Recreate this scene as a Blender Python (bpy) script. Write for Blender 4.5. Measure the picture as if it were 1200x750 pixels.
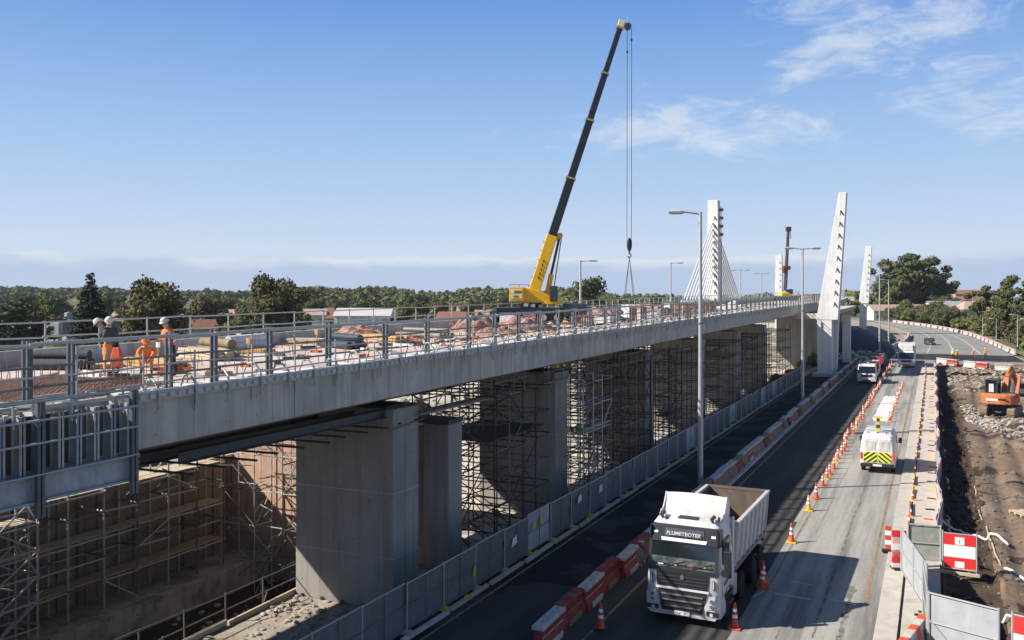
import bpy, bmesh, math, random
import numpy as np
from mathutils import Vector, Matrix, Euler
R = math.radians
rnd = random.Random(7)
for o in list(bpy.data.objects): bpy.data.objects.remove(o)
sc = bpy.context.scene
COL = sc.collection

# ------------------------------------------------------------------ camera
CA = R(25.2)
cam_d = bpy.data.cameras.new('camera'); cam = bpy.data.objects.new('camera', cam_d); COL.objects.link(cam)
cam.location = (0, 0, 11); cam.rotation_euler = (R(90), 0, CA)
cam_d.sensor_width = 36; cam_d.lens = 31.5; cam_d.shift_y = -0.025
cam_d.clip_start = 0.3; cam_d.clip_end = 20000
sc.camera = cam

# ------------------------------------------------------------------ light
SUN_AZ = R(34); SUN_EL = R(37)
sd = Vector((math.cos(SUN_AZ)*math.cos(SUN_EL), math.sin(SUN_AZ)*math.cos(SUN_EL), -math.sin(SUN_EL)))
sun_d = bpy.data.lights.new('sun', 'SUN'); sun_d.energy = 5.0; sun_d.angle = R(0.5); sun_d.color = (1, .945, .86)
sun = bpy.data.objects.new('sun', sun_d); COL.objects.link(sun)
sun.rotation_euler = sd.to_track_quat('-Z', 'Y').to_euler(); sun.location = (-60, -30, 60)
world = bpy.data.worlds.new('World'); sc.world = world; world.use_nodes = True
sc.view_settings.view_transform = 'Standard'; sc.view_settings.look = 'None'
sc.view_settings.exposure = 0.75; sc.view_settings.gamma = 1
def build_world():
    nt = world.node_tree; N = nt.nodes; L = nt.links; N.clear()
    out = N.new('ShaderNodeOutputWorld'); bg = N.new('ShaderNodeBackground'); bg.inputs[1].default_value = 0.068
    sky = N.new('ShaderNodeTexSky'); sky.sky_type = 'NISHITA'; sky.sun_disc = False
    sky.sun_elevation = SUN_EL; sky.sun_rotation = math.atan2(-sd.x, -sd.y)
    sky.altitude = 50; sky.air_density = 1.0; sky.dust_density = 0.2; sky.ozone_density = 2.0
    tc = N.new('ShaderNodeTexCoord')
    def math_(op, a, b=None, c=None, clamp=False):
        n = N.new('ShaderNodeMath'); n.operation = op; n.use_clamp = clamp
        for i, v in enumerate((a, b, c)):
            if v is None: continue
            if isinstance(v, (int, float)): n.inputs[i].default_value = v
            else: L.new(v, n.inputs[i])
        return n.outputs[0]
    def ramp(v, a, b):
        n = N.new('ShaderNodeMapRange'); n.interpolation_type = 'SMOOTHSTEP'
        L.new(v, n.inputs[0]); n.inputs[1].default_value = a; n.inputs[2].default_value = b
        return n.outputs[0]
    sep = N.new('ShaderNodeSeparateXYZ'); L.new(tc.outputs['Generated'], sep.inputs[0])
    z = sep.outputs[2]; zc = math_('MAXIMUM', z, 0.02)
    px = math_('DIVIDE', sep.outputs[0], zc); py = math_('DIVIDE', sep.outputs[1], zc)
    cmb = N.new('ShaderNodeCombineXYZ'); L.new(px, cmb.inputs[0]); L.new(py, cmb.inputs[1])
    def noise(vec, scale, detail=8, rough=.6, dist=0.0):
        n = N.new('ShaderNodeTexNoise'); L.new(vec, n.inputs['Vector']); n.inputs['Scale'].default_value = scale
        n.inputs['Detail'].default_value = detail; n.inputs['Roughness'].default_value = rough; n.inputs['Distortion'].default_value = dist
        return n.outputs[0]
    # azimuth around the view: 0 = camera forward, positive to the right
    az = math_('ARCTAN2', sep.outputs[0], sep.outputs[1])           # from +Y towards +X
    el = math_('ARCSINE', z)
    ec = N.new('ShaderNodeCombineXYZ'); L.new(az, ec.inputs[0]); L.new(math_('MULTIPLY', el, 2.6), ec.inputs[1])
    # wispy clouds higher up, to the right of the view
    n1 = noise(ec.outputs[0], 6.5, 9, .66, .7); n2 = noise(ec.outputs[0], 14.0, 9, .65, .8)
    mixn = math_('ADD', math_('MULTIPLY', n1, .60), math_('MULTIPLY', n2, .40))
    def blob(a0, e0, wa, we):
        da = math_('DIVIDE', math_('SUBTRACT', az, a0), wa); de = math_('DIVIDE', math_('SUBTRACT', el, e0), we)
        r2 = math_('ADD', math_('MULTIPLY', da, da), math_('MULTIPLY', de, de))
        return math_('POWER', 2.718, math_('MULTIPLY', r2, -1.0))
    m1 = blob(R(-3), R(15.5), R(12), R(6)); m2 = blob(R(-15), R(10), R(15), R(3.2)); m3 = blob(R(6), R(11), R(13), R(4.5)); m5 = blob(R(60), R(20), R(40), R(10))
    m = math_('MAXIMUM', math_('MAXIMUM', m1, m2), math_('MAXIMUM', m3, m5))
    thr = math_('SUBTRACT', .665, math_('MULTIPLY', m, .235))
    wisp = math_('SUBTRACT', mixn, thr)
    wisp = math_('MULTIPLY', ramp(wisp, -.02, 0.17), .60)
    # low band of flat cloud just over the horizon
    nb = noise(ec.outputs[0], 9.0, 7, .6, .3)
    top = math_('ADD', R(2.25), math_('MULTIPLY', math_('SUBTRACT', nb, .47), R(1.6)))
    d = math_('SUBTRACT', top, el)
    band = ramp(d, R(-.25), R(.35)); lit = math_('MULTIPLY', ramp(d, R(-.2), R(.1)), math_('SUBTRACT', 1, ramp(d, R(.1), R(.85))))
    sb = noise(ec.outputs[0], 4.0, 6, .55, .0)
    def mix(a, b, f):
        n = N.new('ShaderNodeMix'); n.data_type = 'RGBA'; L.new(a, n.inputs[6]) if not isinstance(a, tuple) else None
        if isinstance(a, tuple): n.inputs[6].default_value = a
        if isinstance(b, tuple): n.inputs[7].default_value = b
        else: L.new(b, n.inputs[7])
        L.new(f, n.inputs[0]) if not isinstance(f, (int, float)) else None
        if isinstance(f, (int, float)): n.inputs[0].default_value = f
        return n.outputs[2]
    cr = N.new('ShaderNodeValToRGB'); L.new(math_('DIVIDE', el, R(90), clamp=True), cr.inputs[0]); E = cr.color_ramp.elements
    stops = ((0,(.69,.76,.91)),(R(3)/R(90),(.60,.71,.90)),(R(9)/R(90),(.39,.58,.88)),(R(18)/R(90),(.155,.345,.77)),(.40,(.085,.165,.36)),(1,(.05,.095,.19)))
    E[0].position = 0; E[0].color = stops[0][1]+(1,); E[1].position = 1; E[1].color = stops[-1][1]+(1,)
    for p_, c_ in stops[1:-1]: e_ = E.new(p_); e_.color = c_+(1,)
    sc_ = N.new('ShaderNodeVectorMath'); sc_.operation = 'SCALE'; L.new(cr.outputs[0], sc_.inputs[0]); sc_.inputs['Scale'].default_value = 1/.115
    skycol = mix(sky.outputs[0], sc_.outputs[0], .93)
    c = mix(skycol, (7.0, 7.3, 7.8, 1), wisp)
    c = mix(c, (4.0, 4.95, 6.7, 1), math_('MULTIPLY', band, .85))
    c = mix(c, (6.6, 7.1, 7.7, 1), math_('MULTIPLY', lit, math_('MULTIPLY', ramp(sb, .38, .56), .8)))
    L.new(c, bg.inputs[0]); L.new(bg.outputs[0], out.inputs[0])
build_world()

# ------------------------------------------------------------------ helpers
class MB:
    def __init__(s): s.v = []; s.f = []; s.m = []
    def add(s, vs, fs, mi=0):
        b = len(s.v); s.v += [tuple(v) for v in vs]
        for f in fs: s.f.append(tuple(i+b for i in f)); s.m.append(mi)
    def box(s, c, d, rz=0, mi=0, mat=None):
        x, y, z = d[0]/2, d[1]/2, d[2]/2
        vs = [Vector(p) for p in ((-x,-y,-z),(x,-y,-z),(x,y,-z),(-x,y,-z),(-x,-y,z),(x,-y,z),(x,y,z),(-x,y,z))]
        if mat is not None: vs = [mat @ v for v in vs]
        elif rz: q = Matrix.Rotation(rz, 3, 'Z'); vs = [q @ v for v in vs]
        C = Vector(c); vs = [v+C for v in vs]
        s.add(vs, [(0,3,2,1),(4,5,6,7),(0,1,5,4),(1,2,6,5),(2,3,7,6),(3,0,4,7)], mi)
    def bx(s, x0, x1, y0, y1, z0, z1, mi=0): s.box(((x0+x1)/2, (y0+y1)/2, (z0+z1)/2), (x1-x0, y1-y0, z1-z0), mi=mi)
    def tube(s, p, q, r, r2=None, n=8, mi=0, cap=True):
        p = Vector(p); q = Vector(q); r2 = r if r2 is None else r2; d = (q-p)
        if d.length < 1e-6: return
        d.normalize(); u = d.orthogonal().normalized(); w = d.cross(u)
        vs = []
        for c, rr in ((p, r), (q, r2)):
            for i in range(n):
                a = 2*math.pi*i/n; vs.append(c + u*math.cos(a)*rr + w*math.sin(a)*rr)
        fs = [(i, (i+1) % n, n+(i+1) % n, n+i) for i in range(n)]
        if cap: fs += [tuple(range(n))[::-1], tuple(range(n, 2*n))]
        s.add(vs, fs, mi)
    def path(s, pts, r, n=6, mi=0):
        for a, b in zip(pts[:-1], pts[1:]): s.tube(a, b, r, n=n, mi=mi)
    def beam(s, p, q, w, h, w2=None, h2=None, mi=0, side=None):
        p = Vector(p); q = Vector(q); d = (q-p).normalized(); w2 = w if w2 is None else w2; h2 = h if h2 is None else h2
        if side is None:
            up = Vector((0, 0, 1)) if abs(d.z) < .95 else Vector((0, 1, 0))
            u = d.cross(up).normalized()
        else: u = Vector(side).normalized()
        w_ = u.cross(d).normalized(); vs = []
        for c, a, b in ((p, w/2, h/2), (q, w2/2, h2/2)):
            vs += [c-u*a-w_*b, c+u*a-w_*b, c+u*a+w_*b, c-u*a+w_*b]
        s.add(vs, [(0,1,2,3),(7,6,5,4),(0,4,5,1),(1,5,6,2),(2,6,7,3),(3,7,4,0)], mi)
    def prism(s, pts, axis, a, b, mi=0):
        def P(u, v, t): return {'x': (t,u,v), 'y': (u,t,v), 'z': (u,v,t)}[axis]
        n = len(pts); vs = [P(u, v, a) for u, v in pts]+[P(u, v, b) for u, v in pts]
        s.add(vs, [tuple(range(n))[::-1], tuple(range(n, 2*n))]+[(i, (i+1) % n, n+(i+1) % n, n+i) for i in range(n)], mi)
    def loft(s, rings, mi=0, closed=True):
        n = len(rings[0]); vs = [p for r in rings for p in r]; fs = []
        for k in range(len(rings)-1):
            for i in range(n if closed else n-1):
                j = (i+1) % n; fs.append((k*n+i, k*n+j, (k+1)*n+j, (k+1)*n+i))
        if closed: fs += [tuple(range(n))[::-1], tuple(range((len(rings)-1)*n, len(rings)*n))]
        s.add(vs, fs, mi)
    def ico(s, c, r, sc_=(1,1,1), sub=1, jit=0, rg=rnd, mi=0):
        bm = bmesh.new(); bmesh.ops.create_icosphere(bm, subdivisions=sub, radius=1)
        vs = []
        for v in bm.verts:
            k = r*(1+rg.uniform(-jit, jit)); vs.append((c[0]+v.co.x*sc_[0]*k, c[1]+v.co.y*sc_[1]*k, c[2]+v.co.z*sc_[2]*k))
        s.add(vs, [tuple(v.index for v in f.verts) for f in bm.faces], mi); bm.free()
    def mesh(s, name, mats, smooth=False, bevel=0):
        me = bpy.data.meshes.new(name); me.from_pydata(s.v, [], s.f)
        for m in (mats if isinstance(mats, (list, tuple)) else [mats]): me.materials.append(m)
        me.polygons.foreach_set('material_index', s.m)
        bm = bmesh.new(); bm.from_mesh(me)
        if bevel:
            es = [e for e in bm.edges if len(e.link_faces) == 2 and e.calc_face_angle(0) > .5]
            bmesh.ops.bevel(bm, geom=es, offset=bevel, segments=2, profile=.5, affect='EDGES', clamp_overlap=True)
        bmesh.ops.recalc_face_normals(bm, faces=bm.faces); bm.to_mesh(me); bm.free()
        if smooth:
            me.polygons.foreach_set('use_smooth', [True]*len(me.polygons))
            try: me.set_sharp_from_angle(angle=R(38))
            except Exception: pass
        return me
    def build(s, name, mats, parent=None, smooth=False, bevel=0, loc=None, rz=0):
        return link(name, s.mesh(name, mats, smooth, bevel), parent, loc, rz)
def link(name, me, parent=None, loc=None, rz=0, rot=None, scale=None):
    o = bpy.data.objects.new(name, me); COL.objects.link(o)
    if parent is not None: o.parent = parent
    if loc is not None: o.location = loc
    if rot is not None: o.rotation_euler = rot
    elif rz: o.rotation_euler = (0, 0, rz)
    if scale is not None: o.scale = scale if not isinstance(scale, (int, float)) else (scale,)*3
    return o
def tag(o, label=None, cat=None, group=None, kind=None):
    if label: o['label'] = label
    if cat: o['category'] = cat
    if group: o['group'] = group
    if kind: o['kind'] = kind
    return o
def thing(name, label, cat, loc=(0,0,0), rz=0, group=None):
    return tag(link(name, None, None, loc, rz), label, cat, group)
def kids(o): return [c for c in bpy.data.objects if c.parent == o]
CH = {}
def tree_of(root):
    """(object, children) snapshot so that copies need no search of all data"""
    if root.name not in CH: CH[root.name] = [(c, tree_of(c)) for c in root.children]
    return CH[root.name]
def dup(root, loc, rz=0, label=None, group=None, scale=None):
    kt = tree_of(root)
    r = root.copy(); COL.objects.link(r); r.location = loc; r.rotation_euler = (0, 0, rz)
    if scale is not None: r.scale = scale if not isinstance(scale, (int, float)) else (scale,)*3
    if label: r['label'] = label
    if group: r['group'] = group
    def rec(par, lst):
        for c, sub in lst:
            d = c.copy(); COL.objects.link(d); d.parent = par; rec(d, sub)
    rec(r, kt); return r
_unit = {}
def unit(kind, mat):
    k = (kind, mat.name)
    if k not in _unit:
        m = MB()
        if kind == 'tube': m.tube((0,0,-.5), (0,0,.5), 1, n=7)
        elif kind == 'box': m.box((0,0,0), (1,1,1))
        _unit[k] = m.mesh('unit_'+kind, mat, smooth=(kind == 'tube'))
    return _unit[k]
def rod(name, p, q, r, mat, parent=None):
    p = Vector(p); q = Vector(q); d = q-p
    o = link(name, unit('tube', mat), parent, (p+q)/2); o.rotation_euler = d.to_track_quat('Z', 'Y').to_euler(); o.scale = (r, r, d.length)
    return o
def bar(name, p, q, w, h, mat, parent=None):
    p = Vector(p); q = Vector(q); d = q-p
    o = link(name, unit('box', mat), parent, (p+q)/2); o.rotation_euler = d.to_track_quat('Y', 'Z').to_euler(); o.scale = (w, d.length, h)
    return o
def block(name, c, d, mat, parent=None, rz=0):
    return link(name, unit('box', mat), parent, c, rz, scale=d)

# ------------------------------------------------------------------ materials
def mat(name, col, rough=.8, metal=0, var=.18, scale=3.0, bump=.0, bscale=None, col2=None, c2scale=1.2, c2lo=.5, c2hi=.62, spec=.4, streak=0.0, world_space=False, ior=None, emit=None, c2stretch=(1,1,1), shadefac=1):
    m = bpy.data.materials.new(name); m.use_nodes = True; nt = m.node_tree; N = nt.nodes; L = nt.links
    b = N['Principled BSDF']; b.inputs['Roughness'].default_value = rough; b.inputs['Metallic'].default_value = metal
    try: b.inputs['Specular IOR Level'].default_value = spec*(.35 if rough > .72 else 1)
    except Exception: pass
    tc = N.new('ShaderNodeTexCoord'); src = tc.outputs['Object']
    if world_space: g = N.new('ShaderNodeNewGeometry'); src = g.outputs['Position']
    else:
        oi = N.new('ShaderNodeObjectInfo'); ml = N.new('ShaderNodeMath'); ml.operation = 'MULTIPLY'; ml.inputs[1].default_value = 60
        L.new(oi.outputs['Random'], ml.inputs[0]); va = N.new('ShaderNodeVectorMath'); va.operation = 'ADD'
        L.new(src, va.inputs[0]); L.new(ml.outputs[0], va.inputs[1]); src = va.outputs[0]
    def noise(scl, det=6, st=None, rough_=.62):
        s_ = src
        if st:
            mp = N.new('ShaderNodeMapping'); mp.inputs['Scale'].default_value = st; L.new(src, mp.inputs[0]); s_ = mp.outputs[0]
        n = N.new('ShaderNodeTexNoise'); L.new(s_, n.inputs['Vector']); n.inputs['Scale'].default_value = scl; n.inputs['Detail'].default_value = det
        n.inputs['Roughness'].default_value = rough_
        return n.outputs[0]
    def mixc(a, b_, f, mode='MIX'):
        n = N.new('ShaderNodeMix'); n.data_type = 'RGBA'; n.blend_type = mode
        for i, v in ((6, a), (7, b_)):
            if isinstance(v, tuple): n.inputs[i].default_value = v if len(v) == 4 else v+(1,)
            else: L.new(v, n.inputs[i])
        if isinstance(f, (int, float)): n.inputs[0].default_value = f
        else: L.new(f, n.inputs[0])
        return n.outputs[2]
    def mr(v, a, b_, c=0, d=1):
        n = N.new('ShaderNodeMapRange'); L.new(v, n.inputs[0]); n.inputs[1].default_value = a; n.inputs[2].default_value = b_; n.inputs[3].default_value = c; n.inputs[4].default_value = d
        return n.outputs[0]
    lo = tuple(max(0, c*(1-var)) for c in col)+(1,); hi = tuple(min(1, c*(1+var)) for c in col)+(1,)
    c = mixc(lo, hi, mr(noise(scale), .3, .7))
    if col2: c = mixc(c, col2, mr(noise(c2scale, 7, c2stretch), c2lo, c2hi))
    if streak: c = mixc(c, tuple(x*.55 for x in col)+(1,), mr(noise(1.3, 6, (1.8, 1.8, .10)), .46, .70, 0, streak))
    L.new(c, b.inputs['Base Color'])
    if bump:
        bn = N.new('ShaderNodeBump'); bn.inputs['Strength'].default_value = 1; bn.inputs['Distance'].default_value = bump
        L.new(noise(bscale or scale*4, 5), bn.inputs['Height']); L.new(bn.outputs[0], b.inputs['Normal'])
    if emit: b.inputs['Emission Color'].default_value = emit+(1,); b.inputs['Emission Strength'].default_value = 1
    return m
K = {}
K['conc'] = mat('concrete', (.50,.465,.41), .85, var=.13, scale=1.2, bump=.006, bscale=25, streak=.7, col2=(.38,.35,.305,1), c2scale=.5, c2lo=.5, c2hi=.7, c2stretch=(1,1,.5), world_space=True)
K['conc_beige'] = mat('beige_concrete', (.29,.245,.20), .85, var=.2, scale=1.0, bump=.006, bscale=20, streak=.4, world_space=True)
K['conc_pier'] = mat('pier_concrete', (.32,.30,.265), .85, var=.14, scale=.7, bump=.006, bscale=22, streak=.6, col2=(.19,.18,.16,1), c2scale=.35, c2lo=.5, c2hi=.75, world_space=True)
K['conc_white'] = mat('white_concrete', (.64,.63,.61), .75, var=.08, scale=.8, bump=.004, streak=.4, world_space=True)
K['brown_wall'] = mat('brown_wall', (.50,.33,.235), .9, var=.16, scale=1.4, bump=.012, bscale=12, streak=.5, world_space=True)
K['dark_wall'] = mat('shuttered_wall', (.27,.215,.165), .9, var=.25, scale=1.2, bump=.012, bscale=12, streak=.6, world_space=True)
K['ledge'] = mat('ledge_concrete', (.42,.38,.33), .9, var=.2, scale=1.0, bump=.01, streak=.6, col2=(.24,.21,.18,1), c2scale=.9, world_space=True)
K['deck'] = mat('deck_pink', (.50,.37,.315), .85, var=.12, scale=2.5, bump=.01, col2=(.50,.475,.44,1), c2scale=.55, c2lo=.48, c2hi=.56, world_space=True)
K['deck_pale'] = mat('deck_pale', (.66,.63,.58), .85, var=.15, scale=2.5, bump=.01, col2=(.45,.42,.38,1), c2scale=1.5, world_space=True)
K['asph'] = mat('asphalt', (.055,.053,.050), .92, var=.14, scale=9, bump=.004, bscale=90, col2=(.08,.075,.068,1), c2scale=.5, c2lo=.45, c2hi=.62, c2stretch=(1.6,.14,1), world_space=True)  # base tone lowered so the shade on the left lane looks deeper
K['asph_pale'] = mat('worn_sunlit_asphalt', (.33,.31,.28), .85, var=.14, scale=6, bump=.004, bscale=80, col2=(.15,.143,.13,1), c2scale=.55, c2lo=.44, c2hi=.66, c2stretch=(2.2,.10,1), world_space=True)  # worn asphalt, its colour paled further where the lane lies in sun
K['asph_new'] = mat('new_asphalt', (.024,.023,.023), .92, var=.2, scale=5, bump=.004, bscale=80, col2=(.06,.057,.054,1), c2scale=.3, c2lo=.5, c2hi=.55, world_space=True)
K['asph_tar'] = mat('tar_seam', (.13,.125,.115), .92, var=.35, scale=7, col2=(.24,.225,.205,1), c2scale=2.2, c2lo=.45, c2hi=.6, world_space=True)
K['asph_far'] = mat('far_asphalt', (.24,.23,.215), .85, var=.1, scale=1, col2=(.2,.2,.2,1), c2scale=.1, world_space=True)
K['slab'] = mat('footpath_slab', (.44,.405,.355), .88, var=.12, scale=2.2, bump=.006, bscale=30, col2=(.34,.30,.25,1), c2scale=.9, c2lo=.55, c2hi=.75, world_space=True)
K['slab_bed'] = mat('joint_dirt', (.10,.085,.07), .95, var=.3, scale=5, world_space=True)
K['patch'] = mat('white_patch', (.60,.58,.55), .9, var=.12, scale=3, world_space=True)
K['sand'] = mat('sandy_ground', (.32,.275,.225), .95, var=.2, scale=1.2, bump=.03, bscale=7, col2=(.27,.22,.17,1), c2scale=.5, world_space=True)
K['sand_sunlit'] = mat('sunlit_sandy_ground', (.50,.45,.385), .95, var=.2, scale=1.2, bump=.03, bscale=7, col2=(.36,.30,.25,1), c2scale=.4, world_space=True)  # brighter copy of the sandy ground, sunlight painted in for the lit side
K['dirt'] = mat('excavated_soil', (.165,.118,.082), .95, var=.28, scale=2.2, bump=.035, bscale=9, col2=(.27,.215,.165,1), c2scale=.33, c2lo=.5, c2hi=.68, c2stretch=(2,.5,1), world_space=True)
K['dirt_dark'] = mat('dark_soil', (.065,.046,.034), .95, var=.3, scale=2.5, bump=.05, bscale=7, world_space=True)
K['grass'] = mat('rough_grass', (.09,.115,.045), .95, var=.35, scale=.15, col2=(.2,.17,.1,1), c2scale=.03, world_space=True)
K['line_y'] = mat('yellow_line', (.28,.19,.08), .7, var=.25, scale=3, col2=(.12,.11,.10,1), c2scale=1.5, world_space=True)
K['line_w'] = mat('white_line', (.42,.41,.385), .7, var=.15, scale=3, col2=(.3,.3,.29,1), c2scale=1.6, c2lo=.5, c2hi=.7, world_space=True)
K['galv'] = mat('galvanised_steel', (.42,.42,.41), .5, metal=.3, var=.15, scale=6, bump=.001)
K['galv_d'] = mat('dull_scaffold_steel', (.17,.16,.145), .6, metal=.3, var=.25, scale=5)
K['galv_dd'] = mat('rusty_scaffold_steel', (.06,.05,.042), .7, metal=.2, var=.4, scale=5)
K['steel_blue'] = mat('blue_grey_steel', (.125,.14,.155), .5, metal=.3, var=.2, scale=4, streak=.4)
K['form_steel'] = mat('pale_formwork_steel', (.33,.355,.385), .55, metal=.15, var=.2, scale=4, streak=.5)
K['steel_dark'] = mat('dark_steel', (.055,.065,.08), .5, metal=.35, var=.2, scale=4)
K['pole'] = mat('pole_steel', (.42,.42,.41), .5, metal=.3, var=.12, scale=2)
K['plank'] = mat('timber_plank', (.46,.38,.27), .85, var=.3, scale=6, bump=.002)
K['timber'] = mat('orange_timber', (.50,.30,.13), .85, var=.3, scale=6)
K['ply'] = mat('dark_plywood', (.07,.06,.05), .7, var=.3, scale=3)
K['white'] = mat('white_paint', (.58,.575,.56), .42, var=.1, scale=2, spec=.45, streak=.45, col2=(.45,.42,.37,1), c2scale=1.6, c2lo=.52, c2hi=.75)
K['white_dirty'] = mat('dusty_white_paint', (.52,.50,.47), .55, var=.14, scale=2.5, streak=.5)
K['black'] = mat('black_plastic', (.022,.023,.025), .45, var=.2, scale=5)
K['rubber'] = mat('tyre_rubber', (.025,.024,.023), .85, var=.3, scale=8)
K['glass'] = mat('dark_glass', (.012,.016,.02), .06, var=.3, scale=2, spec=.8)
K['dash_sheen'] = mat('dash_reflection_on_glass', (.06,.075,.075), .12, var=.8, scale=5, spec=.7, col2=(.16,.17,.16,1), c2scale=3)  # glass colour with the dash and a grey-green reflection painted in
K['chrome'] = mat('silver_trim', (.5,.5,.51), .25, metal=.8, var=.1)
K['lamp_glass'] = mat('lamp_glass', (.5,.52,.54), .15, var=.2, scale=12)
K['yellow'] = mat('crane_yellow', (.78,.44,.015), .4, var=.07, scale=2, streak=.25)
K['boom_black'] = mat('boom_black', (.028,.03,.034), .38, metal=.2, var=.2, scale=2)
K['orange'] = mat('cone_orange', (.56,.085,.035), .6, var=.25, scale=6, streak=.5)
K['dig_orange'] = mat('excavator_orange', (.50,.15,.05), .6, var=.2, scale=3, streak=.6)
K['red'] = mat('barrier_red', (.26,.028,.027), .7, var=.3, scale=4, streak=.6, col2=(.20,.12,.09,1), c2scale=2.2, c2lo=.52, c2hi=.72)
K['brightred'] = mat('sign_red', (.68,.035,.035), .45, var=.06, scale=4)
K['bar_white'] = mat('barrier_white', (.50,.48,.45), .65, var=.15, scale=4, streak=.6, col2=(.30,.26,.21,1), c2scale=2.2, c2lo=.52, c2hi=.7)
K['bar_tan'] = mat('weathered_barrier', (.24,.18,.12), .8, var=.25, scale=4, streak=.5)
K['bar_rust'] = mat('faded_red_barrier', (.16,.06,.04), .75, var=.3, scale=4, streak=.4)
K['refl'] = mat('reflective_white', (.78,.78,.76), .4, var=.05)
K['cone_yellow'] = mat('hazard_yellow', (.62,.46,.03), .55, var=.12, scale=5)
K['cloth'] = mat('grey_shade_cloth', (.155,.158,.165), .9, var=.14, scale=2.5, bump=.004, bscale=40, streak=.3)
K['cloth_pale'] = mat('pale_shade_cloth', (.36,.37,.385), .85, var=.12, scale=2.0, bump=.006, bscale=10, streak=.3)
K['pink_net'] = mat('pink_red_netting', (.30,.165,.135), .9, var=.5, scale=2.5, col2=(.42,.31,.26,1), c2scale=1.5, bump=.02, bscale=10)
K['net_fade'] = mat('faded_pink_netting', (.62,.40,.38), .85, var=.25, scale=1.5, col2=(.5,.1,.09,1), c2scale=1.2)
K['rebar'] = mat('rusty_rebar', (.19,.095,.065), .8, var=.3, scale=6)
K['skin'] = mat('skin', (.42,.24,.16), .6, var=.1)
K['hivis_o'] = mat('hi_vis_orange', (.85,.21,.03), .7, var=.12, scale=9)
K['hivis_y'] = mat('hi_vis_yellow', (.66,.70,.06), .7, var=.1, scale=9)
K['navy'] = mat('dark_clothing', (.03,.035,.05), .85, var=.25, scale=9)
K['char'] = mat('charcoal_jacket', (.07,.075,.08), .85, var=.25, scale=9)
K['leaf1'] = mat('leaves_olive', (.115,.120,.05), .8, var=.5, scale=.6, spec=.2, col2=(.17,.17,.06,1), c2scale=1.1, c2lo=.48, c2hi=.6)
K['leaf2'] = mat('leaves_dark', (.070,.082,.038), .8, var=.5, scale=.6, spec=.2, col2=(.12,.125,.05,1), c2scale=1.1, c2lo=.48, c2hi=.6)
K['leaf3'] = mat('leaves_bright', (.14,.155,.055), .8, var=.45, scale=.6, spec=.2, col2=(.21,.21,.08,1), c2scale=1.1, c2lo=.48, c2hi=.6)
K['leaf4'] = mat('needles_dark', (.045,.058,.036), .85, var=.4, scale=.8, spec=.2)
K['leaf5'] = mat('leaves_brownish', (.100,.088,.042), .8, var=.5, scale=.6, spec=.2, col2=(.16,.13,.06,1), c2scale=1.1, c2lo=.48, c2hi=.6)
K['bark'] = mat('bark', (.13,.10,.075), .9, var=.3, scale=3)
K['roof_red'] = mat('red_roof_tiles', (.24,.11,.08), .85, var=.2, scale=1.5)
K['roof_pink'] = mat('pale_terracotta_roof', (.38,.27,.23), .85, var=.15, scale=1.5)
K['roof_grey'] = mat('grey_roof', (.28,.28,.29), .8, var=.15, scale=1.5)
K['wall_cream'] = mat('cream_render', (.62,.58,.50), .85, var=.08)
K['wall_white'] = mat('white_render', (.72,.71,.68), .85, var=.06)
K['brick'] = mat('brick_render', (.42,.28,.21), .85, var=.12)
K['teal'] = mat('dark_teal_tarpaulin', (.03,.045,.06), .6, var=.2)
K['rope'] = mat('wire_rope', (.07,.07,.075), .6, metal=.4)
K['rubble'] = mat('grey_rubble', (.33,.30,.265), .92, var=.3, scale=1.5, bump=.02)
K['tarp_dark'] = mat('dark_tarpaulin', (.045,.047,.05), .7, var=.25, scale=.5, bump=.05, bscale=1.5)
K['tip_in'] = mat('rusty_bin_steel', (.15,.115,.09), .75, metal=.1, var=.3, scale=2, streak=.5)
K['road_red'] = mat('car_red', (.35,.03,.03), .35)

def text_part(name, body, size, m, parent, loc, rot, bold=.0, ext=.004, spacing=1.0):
    cu = bpy.data.curves.new(name, 'FONT'); cu.body = body; cu.size = size; cu.align_x = 'CENTER'; cu.extrude = ext; cu.offset = bold; cu.space_character = spacing; cu.resolution_u = 3
    tmp = bpy.data.objects.new('tmp_text', cu); COL.objects.link(tmp); dg = bpy.context.evaluated_depsgraph_get()
    me = bpy.data.meshes.new_from_object(tmp.evaluated_get(dg)); me.materials.clear(); me.materials.append(m)
    bpy.data.objects.remove(tmp); bpy.data.curves.remove(cu)
    return link(name, me, parent, loc, rot=rot)

def ztop(Y): return 8.38+.0078*(min(Y, 300)-12)
def xo(Y): return -.00055*max(0.0, Y-170)**2

# ================================================================== THE GROUND
from mathutils import noise as mn
def nz(x, y, s, seed=0.0): return mn.noise(Vector((x*s+seed, y*s-seed, seed)))
def grid(name, xs, ys, h, mats, pick=None, kind='structure', parent=None, smooth=True, edge=None):
    nx, ny = len(xs), len(ys)
    v = [(x, y, h(x, y)) for y in ys for x in xs]
    f = [(j*nx+i, j*nx+i+1, (j+1)*nx+i+1, (j+1)*nx+i) for j in range(ny-1) for i in range(nx-1)]
    me = bpy.data.meshes.new(name); me.from_pydata(v, [], f)
    for m in (mats if isinstance(mats, list) else [mats]): me.materials.append(m)
    if pick: me.polygons.foreach_set('material_index', [pick((xs[i]+xs[i+1])/2, (ys[j]+ys[j+1])/2) for j in range(ny-1) for i in range(nx-1)])
    me.polygons.foreach_set('use_smooth', [smooth]*len(f))
    try: me.set_sharp_from_angle(angle=R(50))
    except Exception: pass
    o = link(name, me, parent)
    if kind: o['kind'] = kind
    return o
def lin(a, b, n): return [a+(b-a)*i/n for i in range(n+1)]
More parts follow.
